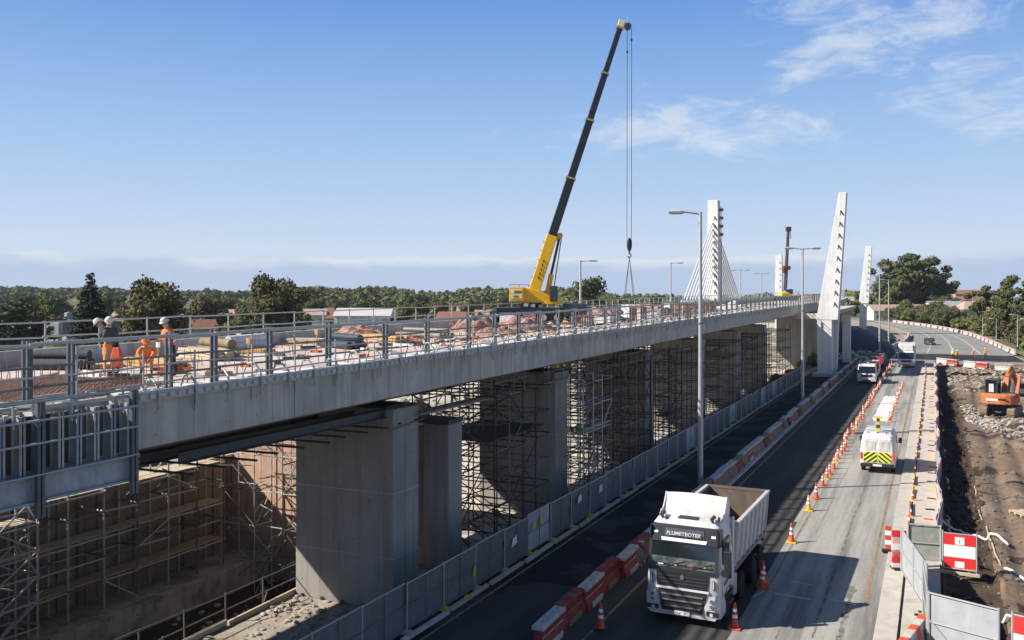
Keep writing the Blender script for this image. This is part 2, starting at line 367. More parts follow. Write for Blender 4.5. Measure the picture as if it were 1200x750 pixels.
def hill(X, Y):
    """gentle rise of the country left of the view, far away"""
    d = math.hypot(X, Y)
    k = max(0, min(1, (d-420)/700)); side = max(0, min(1, (-.30*Y-X+60)/260))
    return k*k*(3-2*k)*side*(9.5+5*nz(X, Y, .0021, 3.3))
def hg(X, Y):
    if -16.2 < X < 0.3 and Y < 175: return -.06
    if .3 <= X < 17 and 14 < Y < 158: return -1.6
    if -60 < X <= -16.2 and Y < 320:
        if Y < 38.0:
            if X > -22.6: return -.7
            if X > -32.4: return -4.2
            if X > -35.0: return -3.0
            if X > -41: return 1.9+.2*nz(X, Y, .4)
            return 1.9-(max(0, -41-X)/19)*.9+.2*nz(X, Y, .3)
        if X > -33: return -.7+.05*nz(X, Y, .5)
        k = min(1, (-33-X)/9); return -.7+1.9*k*k+.25*nz(X, Y, .3)
    base = -.12
    if X < -60: base = 1.0*max(0, 1+(X+60)/60)-.12
    if X > 17: base = .25*min(1, (X-17)/5)
    return base+hill(X, Y)
xs = lin(-1600,-300,24)+lin(-280,-80,20)+[-70,-60,-56,-52,-48,-45,-43,-41]+[-39.5,-38,-37,-36,-35.3,-35.02,-34.98,-34,-33.2,-32.42,-32.38,-31,-29,-27,-25,-23.5,-22.62,-22.58,-21,-19,-17.5,-16.25,-16.19,-12,-8,-4,-1,.27,.33,3,6,9,12,15,16.98,17.02,20,25,32,40,55]+lin(75,500,18)+[700,1000,1300,1600]
ys = [-600,-200,-80]+lin(-40,10,10)+[13.98,14.02]+lin(16,36,12)+[37.2,37.98,38.02,39]+lin(42,156,30)+[157.98,158.02,165,174.98,175.02,190,210,230,250,275,300,319,321]+lin(350,1500,28)+[1600]
# road centre beyond the works: left and right kerb as (Y, left X, right X)
RD = [(158,-7.5,13.5),(175,-7.0,14.0),(190,-6.0,12.6),(210,-5.2,11.8),(235,-4.6,10.6),(260,-5.0,9.0),(285,-6.4,6.4),(310,-8.8,2.6),(335,-12.0,-2.2),(360,-16.2,-8.4),(390,-22.5,-16.6),(430,-34,-29),(480,-52,-47)]
def rd(Y, t):
    for a, b in zip(RD[:-1], RD[1:]):
        if a[0] <= Y <= b[0]:
            k = (Y-a[0])/(b[0]-a[0]); l = a[1]+(b[1]-a[1])*k; r = a[2]+(b[2]-a[2])*k; return l+(r-l)*t
    return 0
def gpick(x, y):
    if -35.1 < x < -32.3 and y < 38: return 1
    if -32.5 < x < -22.5 and y < 38: return 2
    if -22.6 < x < -16 and y < 38: return 3
    if y > 158 and -34 < x < 14 and y < 420 and x < rd(min(470,y),1): return 3
    if -60 < x < -19.6 and 38 < y < 330: return 4
    if -42 < x < -16 and y < 330: return 3
    if -16.2 < x < 17 and y < 175: return 3
    return 0
grid('ground', xs, ys, hg, [K['grass'], K['ledge'], K['dirt_dark'], K['sand'], K['sand_sunlit']], gpick)

def strip(name, pts, z, m, kind='structure', parent=None):
    """pts: list of (Y, x0, x1)"""
    v = []; f = []
    for Y, a, b in pts: v += [(a, Y, z), (b, Y, z)]
    for i in range(len(pts)-1): f.append((2*i, 2*i+1, 2*i+3, 2*i+2))
    me = bpy.data.meshes.new(name); me.from_pydata(v, [], f); me.materials.append(m)
    o = link(name, me, parent)
    if kind: o['kind'] = kind
    return o
tag(strip('service_road', [(-30,-15.6,-11.2),(60,-15.6,-11.2),(125,-15.6,-11.2),(172,-15.6,-11.2)], -.004, K['asph_new']), kind='structure')
strip('carriageway', [(-30,-11.2,-1.75),(60,-11.2,-1.75),(158,-11.2,-1.75)], 0, K['asph'])
strip('carriageway_lane', [(-30,-5.95,-1.75),(38,-5.95,-1.75),(90,-5.95,-1.75),(158,-5.95,-1.75)], .005, K['asph_pale'])
strip('carriageway_bend', [(y, rd(y,0), rd(y,1)) for y in lin(158,478,64)], 0, K['asph_far'])
strip('dark_cross_band', [(166,-11,13.5),(183,-11,13)], .006, K['asph_new'])  # dark band laid across the far road
strip('service_road_patch', [(20,-14.4,-11.5),(25,-14.7,-11.4),(30.6,-14.2,-11.6),(31.5,-13.6,-12.1)], .001, K['asph'])
for nm, x, y0, y1, w, mk in (('yellow_line',-14.75,-20,118,.1,'line_y'),('yellow_line',-10.1,-20,150,.1,'line_y'),('yellow_line',-2.2,34,120,.11,'line_y'),('yellow_line',-5.62,33,60,.09,'line_y')):
    strip(nm, [(y, x-w/2, x+w/2) for y in lin(y0, y1, 12)], .010, K[mk])
for t in (.27,.5,.74):
    strip('white_line', [(y, rd(y,t)-.16, rd(y,t)+.16) for y in lin(186,420,50)], .006, K['line_w'])
# turn arrows and dashes left on the lane beside the lorry
for x0,y0,x1,y1,w in ((-5.3,33.9,-4.0,33.8,.13),(-3.4,34.1,-2.5,33.9,.12),(-4.9,35.6,-4.2,35.5,.09),(-5.95,33.2,-5.6,34.3,.10)):
    d = Vector((x1-x0, y1-y0, 0)).normalized(); n = Vector((-d.y, d.x, 0))*w/2
    me = bpy.data.meshes.new('white_mark'); me.from_pydata([(x0-n.x,y0-n.y,.011),(x1-n.x,y1-n.y,.011),(x1+n.x,y1+n.y,.011),(x0+n.x,y0+n.y,.011)], [], [(0,1,2,3)]); me.materials.append(K['line_w'])
    tag(link('white_mark', me), kind='structure')
# pale concrete patch and tar seams in the lane
mb = MB(); pv = []
for i in range(40):
    a = 2*math.pi*i/40; rx = .72*(1+.12*rnd.uniform(-1,1)); ry = 10.5*(1+.04*rnd.uniform(-1,1))
    cx = max(-1, min(1, math.cos(a)*1.35)); cy = max(-1, min(1, math.sin(a)*1.25)); pv.append((-4.15+cx*rx, 94.5+cy*ry, .014))
mb.add(pv, [tuple(range(40))]); tag(mb.build('concrete_patch', K['patch']), kind='structure')
for x0, yy0, yy1, w in ((-3.55,30,58,.10),(-2.75,27,36,.20),(-4.9,46,120,.035),(-3.0,62,84,.07),(-4.6,22,33,.06)):
    strip('tar_seam', [(y, x0+.10*nz(0,y,.35,2)+.05*nz(0,y,2.3,2)-w*(.4+.9*nz(3,y,1.8,5)), x0+.10*nz(0,y,.35,2)+.05*nz(0,y,2.3,2)+w*(.4+.9*nz(7,y,1.9,8))) for y in lin(yy0,yy1,90)], .009, K['asph_tar'])
strip('lane_edge_strip', [(y, -6.12+.04*nz(1,y,.5), -5.93) for y in lin(45,157,60)], .008, K['asph_pale'])  # widens the pale lane colour with an uneven left edge

# footpath: two rows of slabs with open joints and a service slot between them
fp = strip('footpath', [(18,-1.75,.28),(158,-1.75,.28)], .012, K['slab_bed'])
sl = []
for k in range(3):
    m = MB(); m.bx(-.34,.34,-1.47,1.47,0,.06); sl.append(m.mesh('slab_a', K['slab'], bevel=.012))
sb = []
for k in range(3):
    m = MB(); m.bx(-.60,.60,-1.47,1.47,0,.06); sb.append(m.mesh('slab_b', K['slab'], bevel=.012))
for i in range(46):
    y = 19.5+i*3.0
    for me, x in ((sl[i % 3], -1.40), (sb[i % 3], -.37)):
        o = link('slab', me, fp, (x, y, rnd.uniform(.02,.045))); o.rotation_euler = (rnd.uniform(-.002,.002), rnd.uniform(-.008,.008), rnd.uniform(-.004,.004))
# kerb between service road and lane sits under the barriers (a real step)
mb = MB(); mb.bx(-11.22,-10.55,44,158,-.05,.11); tag(mb.build('kerb', K['conc'], bevel=.02), kind='structure')

# ================================================================== EXCAVATION
def hd(X, Y):
    z = -.05+.10*nz(X, Y, .5)+.05*nz(X, Y, 1.7, 4)+.03*nz(X, Y, 4.0, 9)
    if X < 2.25+.12*nz(0, Y, .3): z += -.30+.13*nz(X, Y, 1.6, 7)+.10*nz(X, Y, 3.6, 2)
    for c, w in ((3.6,.35),(5.1,.35),(7.4,.4)): z -= .22*math.exp(-((X-c-.012*(Y-60)-.25*nz(0,Y,.08,c))/w)**2)
    if 36 < Y < 41 and X > .5: z += .30*math.exp(-((Y-37.9-.12*X)/.9)**2)*min(1, max(0,(X-1.2)))
    if Y > 108: z += .5*math.exp(-((X-4.5)/3)**2-((Y-122)/10)**2)+.25*nz(X, Y, .35, 6)*min(1,(Y-108)/6)
    if X > 9: z += .5*min(1, (X-9)/5)*(1+.7*nz(X, Y, .22, 3))
    if Y < 36.5: z += .12*nz(X, Y, 1.2, 12)
    e = min(1, (X-.3)/.3); return z*e+(-.06)*(1-e)
xs = lin(.32,3.0,18)+lin(3.2,9,24)+lin(9.5,17.1,15); ys = lin(13.9,60,184)+lin(60.5,110,90)+lin(111,158.1,40)
grid('excavated_soil', xs, ys, hd, [K['dirt'], K['dirt_dark']], lambda x, y: 1 if (x < 2.3 or (y < 37 and nz(x, y, .35, 5) > -.1) or nz(x, y, .22, 9) > .32) else 0)
# loose clods: soil and rubble
def clods(name, n, area, size, m, mk='stuff', zf=hd, dens=None):
    proto = []
    g = random.Random(len(name)*13+n)
    V = []; F = []
    bm = bmesh.new(); bmesh.ops.create_icosphere(bm, subdivisions=1, radius=1); bv = [v.co.copy() for v in bm.verts]; bf = [tuple(v.index for v in f.verts) for f in bm.faces]; bm.free()
    for i in range(n):
        x = g.uniform(area[0], area[1]); y = g.uniform(area[2], area[3])
        if dens and not dens(x, y, g): continue
        s = size[0]+(size[1]-size[0])*g.random()**2.5; z = zf(x, y); b = len(V)
        sx, sy, sz = g.uniform(.7,1.4), g.uniform(.7,1.4), g.uniform(.45,.9); a = g.uniform(0, 6.3); ca, sa = math.cos(a), math.sin(a)
        for v in bv:
            k = s*g.uniform(.72, 1.25); X = v.x*sx*k; Y = v.y*sy*k; V.append((x+X*ca-Y*sa, y+X*sa+Y*ca, z+v.z*sz*k+s*.12))
        F += [tuple(q+b for q in f) for f in bf]
    me = bpy.data.meshes.new(name); me.from_pydata(V, [], F); me.materials.append(m)
    return tag(link(name, me), kind='stuff')
clods('soil_clods', 1500, (.5,2.4,24,120), (.03,.17), K['dirt_dark'])
clods('soil_clods', 1300, (.8,9,22,60), (.02,.12), K['dirt'])
clods('soil_clods', 900, (2.4,14,60,150), (.05,.24), K['dirt'])
clods('concrete_rubble', 4200, (2.6,14,60,92), (.03,.22), K['rubble'], dens=lambda x, y, g: abs(y-(90-2.1*(x-2.5)))+abs(nz(x,y,.3)*4) < 3.8+.2*x)
clods('concrete_rubble', 500, (2.5,8,88,100), (.05,.2), K['rubble'])
clods('concrete_rubble', 1500, (1.5,12,112,150), (.05,.28), K['sand'])
clods('loose_soil', 1500, (-22.4,-17.2,20.5,28.2), (.02,.16), K['sand'], zf=lambda x,y:-.7, dens=lambda x,y,g: g.random() < math.exp(-((y-26.6)/1.0)**2)+.5*math.exp(-((x+20.5)/1.2)**2-((y-22.6)/1.6)**2)+.05)
clods('bright_rubble', 2600, (-45,-19,42,128), (.08,.6), K['rubble'], zf=hg, dens=lambda x,y,g: nz(x,y,.14,2) > -.05)
clods('pit_debris', 500, (-32,-23,10,38), (.03,.2), K['ledge'], zf=hg)

# ================================================================== PIT UNDER THE BRIDGE
def thing1(name, m, label, cat, mats, **kw):
    o = m.build(name, mats, **kw); return tag(o, label, cat)
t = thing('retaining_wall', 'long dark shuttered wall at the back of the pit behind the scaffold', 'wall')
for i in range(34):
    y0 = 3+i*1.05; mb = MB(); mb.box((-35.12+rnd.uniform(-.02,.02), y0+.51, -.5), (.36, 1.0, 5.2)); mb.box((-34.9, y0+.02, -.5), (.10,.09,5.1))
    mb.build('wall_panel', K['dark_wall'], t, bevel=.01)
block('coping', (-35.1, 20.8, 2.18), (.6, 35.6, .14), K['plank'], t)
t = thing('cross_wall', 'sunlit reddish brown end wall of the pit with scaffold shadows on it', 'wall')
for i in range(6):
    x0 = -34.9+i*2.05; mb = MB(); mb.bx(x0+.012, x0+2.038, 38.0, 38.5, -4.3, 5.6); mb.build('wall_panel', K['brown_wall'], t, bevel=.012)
t = thing('ledge_edge', 'stepped concrete ledge edge along the pit below the scaffold', 'concrete ledge')
for i in range(12):
    y0 = 2+i*3.0; mb = MB(); mb.bx(-32.72,-32.33, y0+.01, y0+2.99, -4.25, -2.93+.02*nz(0,y0,.7)); mb.build('ledge_block', K['ledge'], t, bevel=.03)
t = thing('pit_kerb', 'pale board edging on the lip between sandy ground and the pit', 'edging')
for i in range(7): bar('edge_board', (-22.58, 8+i*4.1, -.66), (-22.62+rnd.uniform(-.05,.05), 12+i*4.1, -.6+rnd.uniform(-.04,.04)), .12, .2, K['plank'], t)
t = thing('pit_handrail', 'thin steel tube handrail along the lip of the pit left of the big pier', 'handrail')
for i in range(15):
    y = 9+i*1.95; rod('post', (-22.85, y, -1.9), (-22.85+rnd.uniform(-.05,.05), y, .35), .028, K['galv_d'], t)
for z in (.3,-.25,-.8): 
    for i in range(7): rod('rail', (-22.85, 9+i*3.9, z+rnd.uniform(-.04,.04)), (-22.87, 12.9+i*3.9, z+rnd.uniform(-.04,.04)), .026, K['galv_d'], t)
for i in range(5): rod('brace', (-23.3, 10+i*5.1, -4.2), (-22.85, 11.5+i*5.1, -.2), .026, K['galv_d'], t)

# ================================================================== SCAFFOLDS
def scaffold(label, x, xs_, ys_, zb, zs, m1, m2, seed=1, boards=(), braces=.5, group=None, r=.03, jit=.05, boardmat='plank', loose=0):
    """birdcage of standards, ledgers, transoms; xs_, ys_ lists; zs heights of the ledgers"""
    g = random.Random(seed); t = thing('scaffold', label, 'scaffold', (xs_[0], ys_[0], zb), 0, group)
    X = [v-xs_[0] for v in xs_]; Y = [v-ys_[0] for v in ys_]; Z = [z-zb for z in zs]; top = Z[-1]
    for a in X:
        for b in Y:
            rod('standard', (a, b, 0), (a+g.uniform(-jit,jit)*.6, b, top+g.choice((0,.25,.5,.9))), r, g.choice((m1,m1,m2)), t)
    for z in Z:
        for a in X:
            for b, c in zip(Y[:-1], Y[1:]): rod('ledger', (a, b-.1, z+g.uniform(-jit,jit)), (a, c+.1, z+g.uniform(-jit,jit)), r*.9, g.choice((m1,m1,m2)), t)
        for b in Y:
            for a, c in zip(X[:-1], X[1:]): rod('transom', (a-.1, b, z+.06+g.uniform(-jit,jit)), (c+.1, b, z+.06+g.uniform(-jit,jit)), r*.9, g.choice((m1,m2)), t)
    for z0, z1 in zip([0]+Z[:-1], Z):
        for a in X:
            for b, c in zip(Y[:-1], Y[1:]):
                if g.random() < braces*.5:
                    if g.random() < .5: b, c = c, b
                    rod('brace', (a+.05, b, z0), (a+.05, c, z1), r*.8, g.choice((m1,m2)), t)
        for b in Y:
            for a, c in zip(X[:-1], X[1:]):
                if g.random() < braces*.5:
                    if g.random() < .5: a, c = c, a
                    rod('brace', (a, b+.05, z0), (c, b+.05, z1), r*.8, g.choice((m1,m2)), t)
    for (a0, a1, z) in boards:
        n = max(1, int(round((a1-a0)/.27)))
        for k in range(n):
            for b, c in zip(Y[:-1], Y[1:]):
                block('board', (a0-xs_[0]+(k+.5)*(a1-a0)/n, (b+c)/2, z-zb+.10+g.uniform(-.01,.01)), ((a1-a0)/n*.93, c-b-.02, .045), K[boardmat], t)
    for k in range(loose):
        a, b, z = g.uniform(X[0], X[-1]), g.uniform(Y[0], Y[-1]), g.uniform(0, top); d = Vector((g.uniform(-1,1), g.uniform(-1,1), g.uniform(-.4,.4)))*g.uniform(.6,1.4)
        rod('loose_tube', (a, b, z), (a+d.x, b+d.y, z+d.z), r*.8, g.choice((m1,m2)), t)
    return t
S1, S2, S3 = K['galv'], K['galv_d'], K['galv_dd']
scaffold('long walkway scaffold with timber decks along the dark retaining wall', 0, [-34.6,-33.4], [8+i*1.85 for i in range(16)], -3.0, [-1.75,-.7,.2,1.3,2.2,3.3,4.2], S1, S2, 3, boards=[(-34.5,-33.5,-1.75),(-34.5,-33.5,.2),(-34.5,-33.6,2.2)], braces=.4, r=.045, loose=30)
scaffold('square scaffold tower of bright tubes at the left edge of the picture', 0, [-33.0,-31.7], [20.4,22.1,23.8], -3.0, [-2.0,-1.0,0,1.0,2.0,3.2], S1, S1, 5, boards=[(-32.9,-31.8,2.0)], braces=1.3, r=.042, loose=40)
scaffold('scaffold standing against the brown end wall of the pit', 0, [-33.4,-31.2,-29.4,-27.6,-25.6], [35.6,36.9], -4.2, [-2.6,-.8,1.0,2.8,4.4], S1, S2, 8, boards=[], braces=.9, loose=60)
t = thing('tarpaulin', 'crumpled earth and sheeting piled on the bank above the pit wall', 'earth pile', (-39.5, 24, 1.85))
mb = MB()
for k in range(26): mb.ico((rnd.uniform(-2.5,2.8), rnd.uniform(-14,13), rnd.uniform(0,.5)), rnd.uniform(.3,.7), (1.2,1.6,.5), 2, .25)
mb.build('soil_heap', K['dirt'], t)
for k in range(16):
    y = rnd.uniform(-14,13); bar('loose_board', (rnd.uniform(-1,2.6), y, .5), (rnd.uniform(0,2.9), y+rnd.uniform(.8,3), rnd.uniform(.5,1.1)), .22, .05, K['plank'], t)
# birdcages between and round the piers
def cage(y0, y1, x0, x1, label, seed, zb=-.7, zt=6.4, dy=1.55, dx=1.7, mm=None, **kw):
    ny = max(1, int(round((y1-y0)/dy))); nx = max(1, int(round((x1-x0)/dx))); nzz = max(2, int(round((zt-zb)/1.2)))
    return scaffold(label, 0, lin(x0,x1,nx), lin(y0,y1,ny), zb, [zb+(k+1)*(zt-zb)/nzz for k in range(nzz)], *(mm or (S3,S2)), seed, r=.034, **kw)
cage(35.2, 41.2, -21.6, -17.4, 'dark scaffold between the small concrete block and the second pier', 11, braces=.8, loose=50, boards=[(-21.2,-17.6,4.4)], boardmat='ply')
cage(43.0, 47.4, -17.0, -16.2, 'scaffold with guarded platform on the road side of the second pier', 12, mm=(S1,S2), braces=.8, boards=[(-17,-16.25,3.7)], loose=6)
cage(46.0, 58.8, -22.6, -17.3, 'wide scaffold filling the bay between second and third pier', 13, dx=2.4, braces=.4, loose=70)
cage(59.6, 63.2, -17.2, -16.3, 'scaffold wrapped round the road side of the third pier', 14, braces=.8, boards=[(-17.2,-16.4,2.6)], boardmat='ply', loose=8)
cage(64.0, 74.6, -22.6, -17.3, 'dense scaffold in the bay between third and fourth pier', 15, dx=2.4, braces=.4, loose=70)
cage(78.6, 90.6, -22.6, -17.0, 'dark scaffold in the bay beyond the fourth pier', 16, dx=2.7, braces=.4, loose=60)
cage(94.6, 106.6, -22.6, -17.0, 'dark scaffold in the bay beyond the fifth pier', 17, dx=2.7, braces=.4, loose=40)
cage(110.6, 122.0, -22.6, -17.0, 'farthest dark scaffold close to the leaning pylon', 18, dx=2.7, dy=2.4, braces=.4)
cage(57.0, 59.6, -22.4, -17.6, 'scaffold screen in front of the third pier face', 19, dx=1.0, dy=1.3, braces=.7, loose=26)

# ================================================================== THE BRIDGE
XR, XL = -17.1, -30.1
br = thing('bridge', 'long unfinished concrete road bridge on piers with white cable stay pylons', 'bridge')
YS = lin(-30, 170, 40)+lin(176, 330, 22)
def sweep(name, prof, y0, y1, m, parent=br, step=None, bevel=0):
    """prof: list of (x, dz) relative to deck top; swept along the bridge"""
    mb = MB(); n = max(1, int(round((y1-y0)/(step or 8)))); rings = []
    for y in lin(y0, y1, n): rings.append([(px+xo(y), y, ztop(y)+dz) for px, dz in prof])
    mb.loft(rings); return mb.build(name, m, parent, bevel=bevel)
for i in range(24):
    y0 = -30+i*15.0; sweep('deck_slab', [(XL+.05,-.32),(XR-.42,-.32),(XR-.42,0),(XL+.05,0)], y0, y0+14.98, K['deck'])
Yp = 15.25
while Yp < 330:   # cast edge panels with an open joint between neighbours
    sweep('edge_panel', [(XR-.4,-1.08),(XR-.02,-1.10),(XR,-1.08),(XR,.02),(XR-.4,.02)], Yp, Yp+5.97, K['conc'], step=3); Yp += 6.0
sweep('edge_panel', [(XL,-.38),(XL+.4,-.38),(XL+.4,.04),(XL,.04)], -30, 330, K['conc'])
for i in range(6):
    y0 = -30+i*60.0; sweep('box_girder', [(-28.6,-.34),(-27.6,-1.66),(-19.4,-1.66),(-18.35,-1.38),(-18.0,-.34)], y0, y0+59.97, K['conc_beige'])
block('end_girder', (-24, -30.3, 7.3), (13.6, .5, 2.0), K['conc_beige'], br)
th_ = MB(); y_ = 16.0
while y_ < 100:
    for dz in (-.28,-.82):
        if rnd.random() < .55: th_.tube((XR-.01,y_,ztop(y_)+dz),(XR+.003,y_,ztop(y_)+dz),.017,n=8)
    y_ += 1.2
tag(th_.build('tie_holes', K['steel_dark'], br), kind='stuff')
for k_ in range(30):
    y_ = 17.25+k_*3.0; bar('form_joint', (XR+.0,y_,ztop(y_)-1.07), (XR+.0,y_,ztop(y_)-.0), .012, .008, K['conc_beige'], br)
# far side upstand wall
for i in range(44):
    y0 = -6+i*7.0; sweep('upstand', [(-29.75,.0),(-29.35,.0),(-29.4,.55),(-29.7,.55)], y0, y0+6.96, K['conc'], step=7)
# piers
PY = [28.0,43.6,60.0,76.2,92.0,107.8,146,164,182,200,220,240]
for i, y in enumerate(PY):
    x = xo(y); zt = ztop(y)-1.75
    p = link('pier', None, br, (x-20.25, y+.9, -.72))
    hgt = zt+.72
    mb = MB(); mb.box((0,0,hgt/2), (4.5,1.8,hgt)); mb.build('column', K['conc_pier'], p, bevel=.05)
    if i < 6:   # shutter lines as shallow proud bands, cap plate
        for zz in (1.95, 4.35): mb = MB(); mb.box((0,0,zz), (4.504,1.804,.025)); mb.build('shutter_joint', K['conc'], p)
        mb = MB(); mb.box((0,0,hgt-.0), (3.6,1.3,.14)); mb.build('bearing', K['steel_dark'], p)
    if i < 3:
        hm_ = MB()
        for zz in (.7,1.5,2.5,3.3,4.0,4.9,5.7):
            for xx in (-1.9,-1.1,-.4,.45,1.15,1.9):
                if rnd.random() < .6: hm_.tube((xx+rnd.uniform(-.04,.04),-.899,zz),(xx,-.9035,zz),.019,n=8)
            for yy in (-.5,.45): hm_.tube((2.249,yy,zz),(2.2535,yy,zz),.028,n=8)
        tag(hm_.build('tie_holes', K['steel_dark'], p), kind='stuff')
        for xx in (-.75,.75): mb = MB(); mb.box((xx,0,hgt/2), (.018,1.806,hgt-.01)); mb.build('panel_joint', K['conc_pier'], p)
    if i == 0:
        for k in range(5): block('shim', (-1.9+k*.93, -.92, .06), (.10,.10,.16), K['steel_dark'], p)
        mb = MB(); mb.box((-.15,-.902,2.6), (.03,.012,5.0)); mb.build('joint_line', K['ledge'], p)
t = thing('concrete_block', 'small pale concrete trestle just behind the big front pier', 'concrete pier', (-19.4, 33.6, -.7))
mb = MB(); mb.box((.3,0,3.1), (1.25,1.2,6.2)); mb.build('column', K['conc_pier'], t, bevel=.04)
mb = MB(); mb.box((-.55,.1,3.0), (.42,.9,6.0)); mb.build('column', K['conc_beige'], t, bevel=.03)
mb = MB(); mb.box((0,0,6.3), (1.9,1.3,.16)); mb.build('cap', K['steel_dark'], t)
# falsework beams slung below the girder over the first pier
t = thing('falsework', 'dark steel falsework beams slung under the girder above the first pier', 'falsework', (-20, 24, 6.2))
for i, (x, z) in enumerate(((1.6,.25),(.2,.1),(-1.4,.05),(-3.6,.05))):
    mb = MB(); L_ = 12.5
    mb.bx(x-.12,x+.12,-6,6.2,z+.27,z+.30); mb.bx(x-.12,x+.12,-6,6.2,z-.02,z+.01); mb.bx(x-.012,x+.012,-6,6.2,z+.01,z+.27)
    mb.build('beam', K['steel_dark'], t)
for i in range(11): rod('tube', (-4.6, -6+i*1.15, -.08), (2.1+.1*(i % 3), -6+i*1.15, .0), .035, K['galv_dd'], t)
rod('cable', (2.0,-2.2,-.42), (2.05,1,-.34), .022, K['galv_d'], t); rod('cable', (2.05,1,-.34), (2.1,6,-.02), .022, K['galv_d'], t)
for k in range(4):
    y0 = 34+k*12; t = thing('soffit_walkway', ['underslung tube walkway between first and second pier','underslung tube walkway between second and third pier','underslung tube walkway between third and fourth pier','underslung tube walkway beyond the fourth pier'][k], 'walkway', (-17.8, y0, ztop(y0)-2.15))
    for z in (0,.55): rod('rail', (0,-4.5,z), (0,5.5,z+.08), .035, K['galv_d'], t)
    for i in range(9): rod('hanger', (0,-4.4+i*1.2,-.05), (.02,-4.4+i*1.2,.95), .028, K['galv_d'], t)
    for s in range(3): block('board', (-.2-.27*s,.5,-.05), (.25,10,.045), K['plank'], t)
# ---- pylons (parts of the bridge)
def pylon(name_label, x, y, zb, zt, wb, wt, db, dt, lean, legs=None, notch_face=1, notches=9):
    """lean = shift of the top in x; notch cut-outs are real recess blocks along one edge"""
    p = link('pylon', None, br, (x, y, 0)); p['label'] = name_label
    mb = MB(); rings = []
    for k in range(9):
        f = k/8; z = zb+(zt-zb)*f; w = wb+(wt-wb)*f; d = db+(dt-db)*f; cx = lean*f
        rings.append([(cx-w/2,-d/2,z),(cx+w/2,-d/2,z),(cx+w/2,d/2,z),(cx-w/2,d/2,z)])
    mb.loft(rings); mb.build('mast', K['conc_white'], p, bevel=.04)
    # raised rib with slanted anchor slots
    H = zt-zb
    for k in range(notches):
        f = .10+.72*k/(notches-1); z = zb+H*f; w = wb+(wt-wb)*f; d = db+(dt-db)*f; cx = lean*f
        x1 = cx+w/2-.12; s = notch_face
        mb = MB(); mb.beam((x1-s*.46,-d/2-.02,z+.62), (x1-s*.04,-d/2-.02,z-.0), .10,.16, side=(0,1,0)); mb.build('anchor_slot', K['steel_dark'], p)
        mb = MB(); mb.beam((x1-s*.56,-d/2-.02,z+.10), (x1-s*.48,-d/2-.02,z+.70), .10,.10, side=(0,1,0)); mb.build('anchor_lip', K['conc_white'], p)
    mb = MB(); mb.loft([[(lean*f+s_*(wb+(wt-wb)*f)*.5-.12+a, -(db+(dt-db)*f)/2-.035+b, zb+H*f) for a, b in ((0,0),(.10,0),(.10,.05),(0,.05))] for f in (.04,.9) for s_ in (notch_face,)]); mb.build('rib', K['conc_white'], p)
    for q in (legs or ()):
        x0, x1, y0_, y1_, z0, z1, tx = q
        mb = MB(); mb.loft([[(x0,y0_,z0),(x1,y0_,z0),(x1,y1_,z0),(x0,y1_,z0)],[(x0+tx,y0_,z1),(x1+tx,y0_,z1),(x1+tx,y1_,z1),(x0+tx,y1_,z1)]]); mb.build('leg', K['conc_white'], p, bevel=.04)
    return p
pA = pylon('tall white pylon leaning over the road, standing on its own leg', -12.9, 127.5, 7.6, 24.6, 2.75, .95, 2.4, 1.6, 1.95, legs=[(-1.25,.62,-1.15,.9,-.2,7.95,-.02),(-.1,.95,1.2,3.0,-.2,7.9,.25)])
mb = MB(); mb.box((-.1,0,.2), (3.6,3.2,.5)); mb.build('plinth', K['conc'], pA, bevel=.04)
pB = pylon('slim white pylon on the far side of the bridge with a fan of white stays', -31.6, 142.3, 8.0, 25.9, 1.95, 1.6, 2.1, 1.7, .05, legs=[(-.9,.9,-1,1,-.9,8.1,0)], notches=11, notch_face=1)
for k in range(4): mb = MB(); mb.box((1.15,.3,20.5+1.3*k), (.6,.5,.45)); mb.build('bracket', K['galv_d'], pB)
rod('ladder', (1.1,.6,9), (1.05,.6,25), .06, K['galv_d'], pB)
pC = pylon('smaller far white pylon on the far side of the bridge', -40, 264, 8.0, 22.3, 2.1, 1.6, 2.2, 1.7, .1, legs=[(-.9,.9,-1,1,-.9,8.1,0)], notches=7)
pD = pylon('farther white pylon behind the leaning one, right of the bridge', -17.6, 268, 8.5, 24.4, 2.6, 1.5, 2.8, 1.9, 1.3, legs=[(-1.2,.6,-1.2,1.2,-.4,8.6,.2),(-5.4,-3.6,-8,-6,-.4,8.2,.1)], notches=8)
for s in (-1, 1):
    for k in range(10):
        z = 22.4-k*.95 if k < 9 else 13.6; dy = (20.6-k*1.75)*s; yy = 142.3+dy
        o = rod('stay_cable', (-31.6, 142.3+.7*s, z), (-31.4, yy, ztop(yy)+.2), .12, K['white'], br)
        mb = MB(); mb.tube((-31.4,yy,ztop(yy)), (-31.4+(-.0),yy-.12*s*dy/20.6*s,ztop(yy)+1.0), .2, n=8); mb.build('anchor', K['galv'], br)
# ledge between the two right hand pylons and corbels
sweep('cross_beam', [(-13.6,-.95),(-11.7,-.95),(-11.4,-.35),(-13.9,-.35)], 129.2, 157, K['conc'])
mb = MB(); mb.bx(-17.2,-13.6,126.9,128.2,7.7,8.4); mb.build('cross_beam', K['conc'], br, bevel=.04)
mb = MB(); mb.bx(-17.2,-11.8,154.2,155.8,7.8,8.6); mb.build('cross_beam', K['conc'], br, bevel=.04)
mb = MB(); mb.bx(-13.4,-12.2,154.4,156.0,-.1,7.9); mb.build('leg', K['conc_white'], br, bevel=.04)
sweep('cross_beam', [(-19.6,-1.1),(-15.0,-1.1),(-15.0,-.1),(-19.6,-.1)], 262, 273, K['conc'])

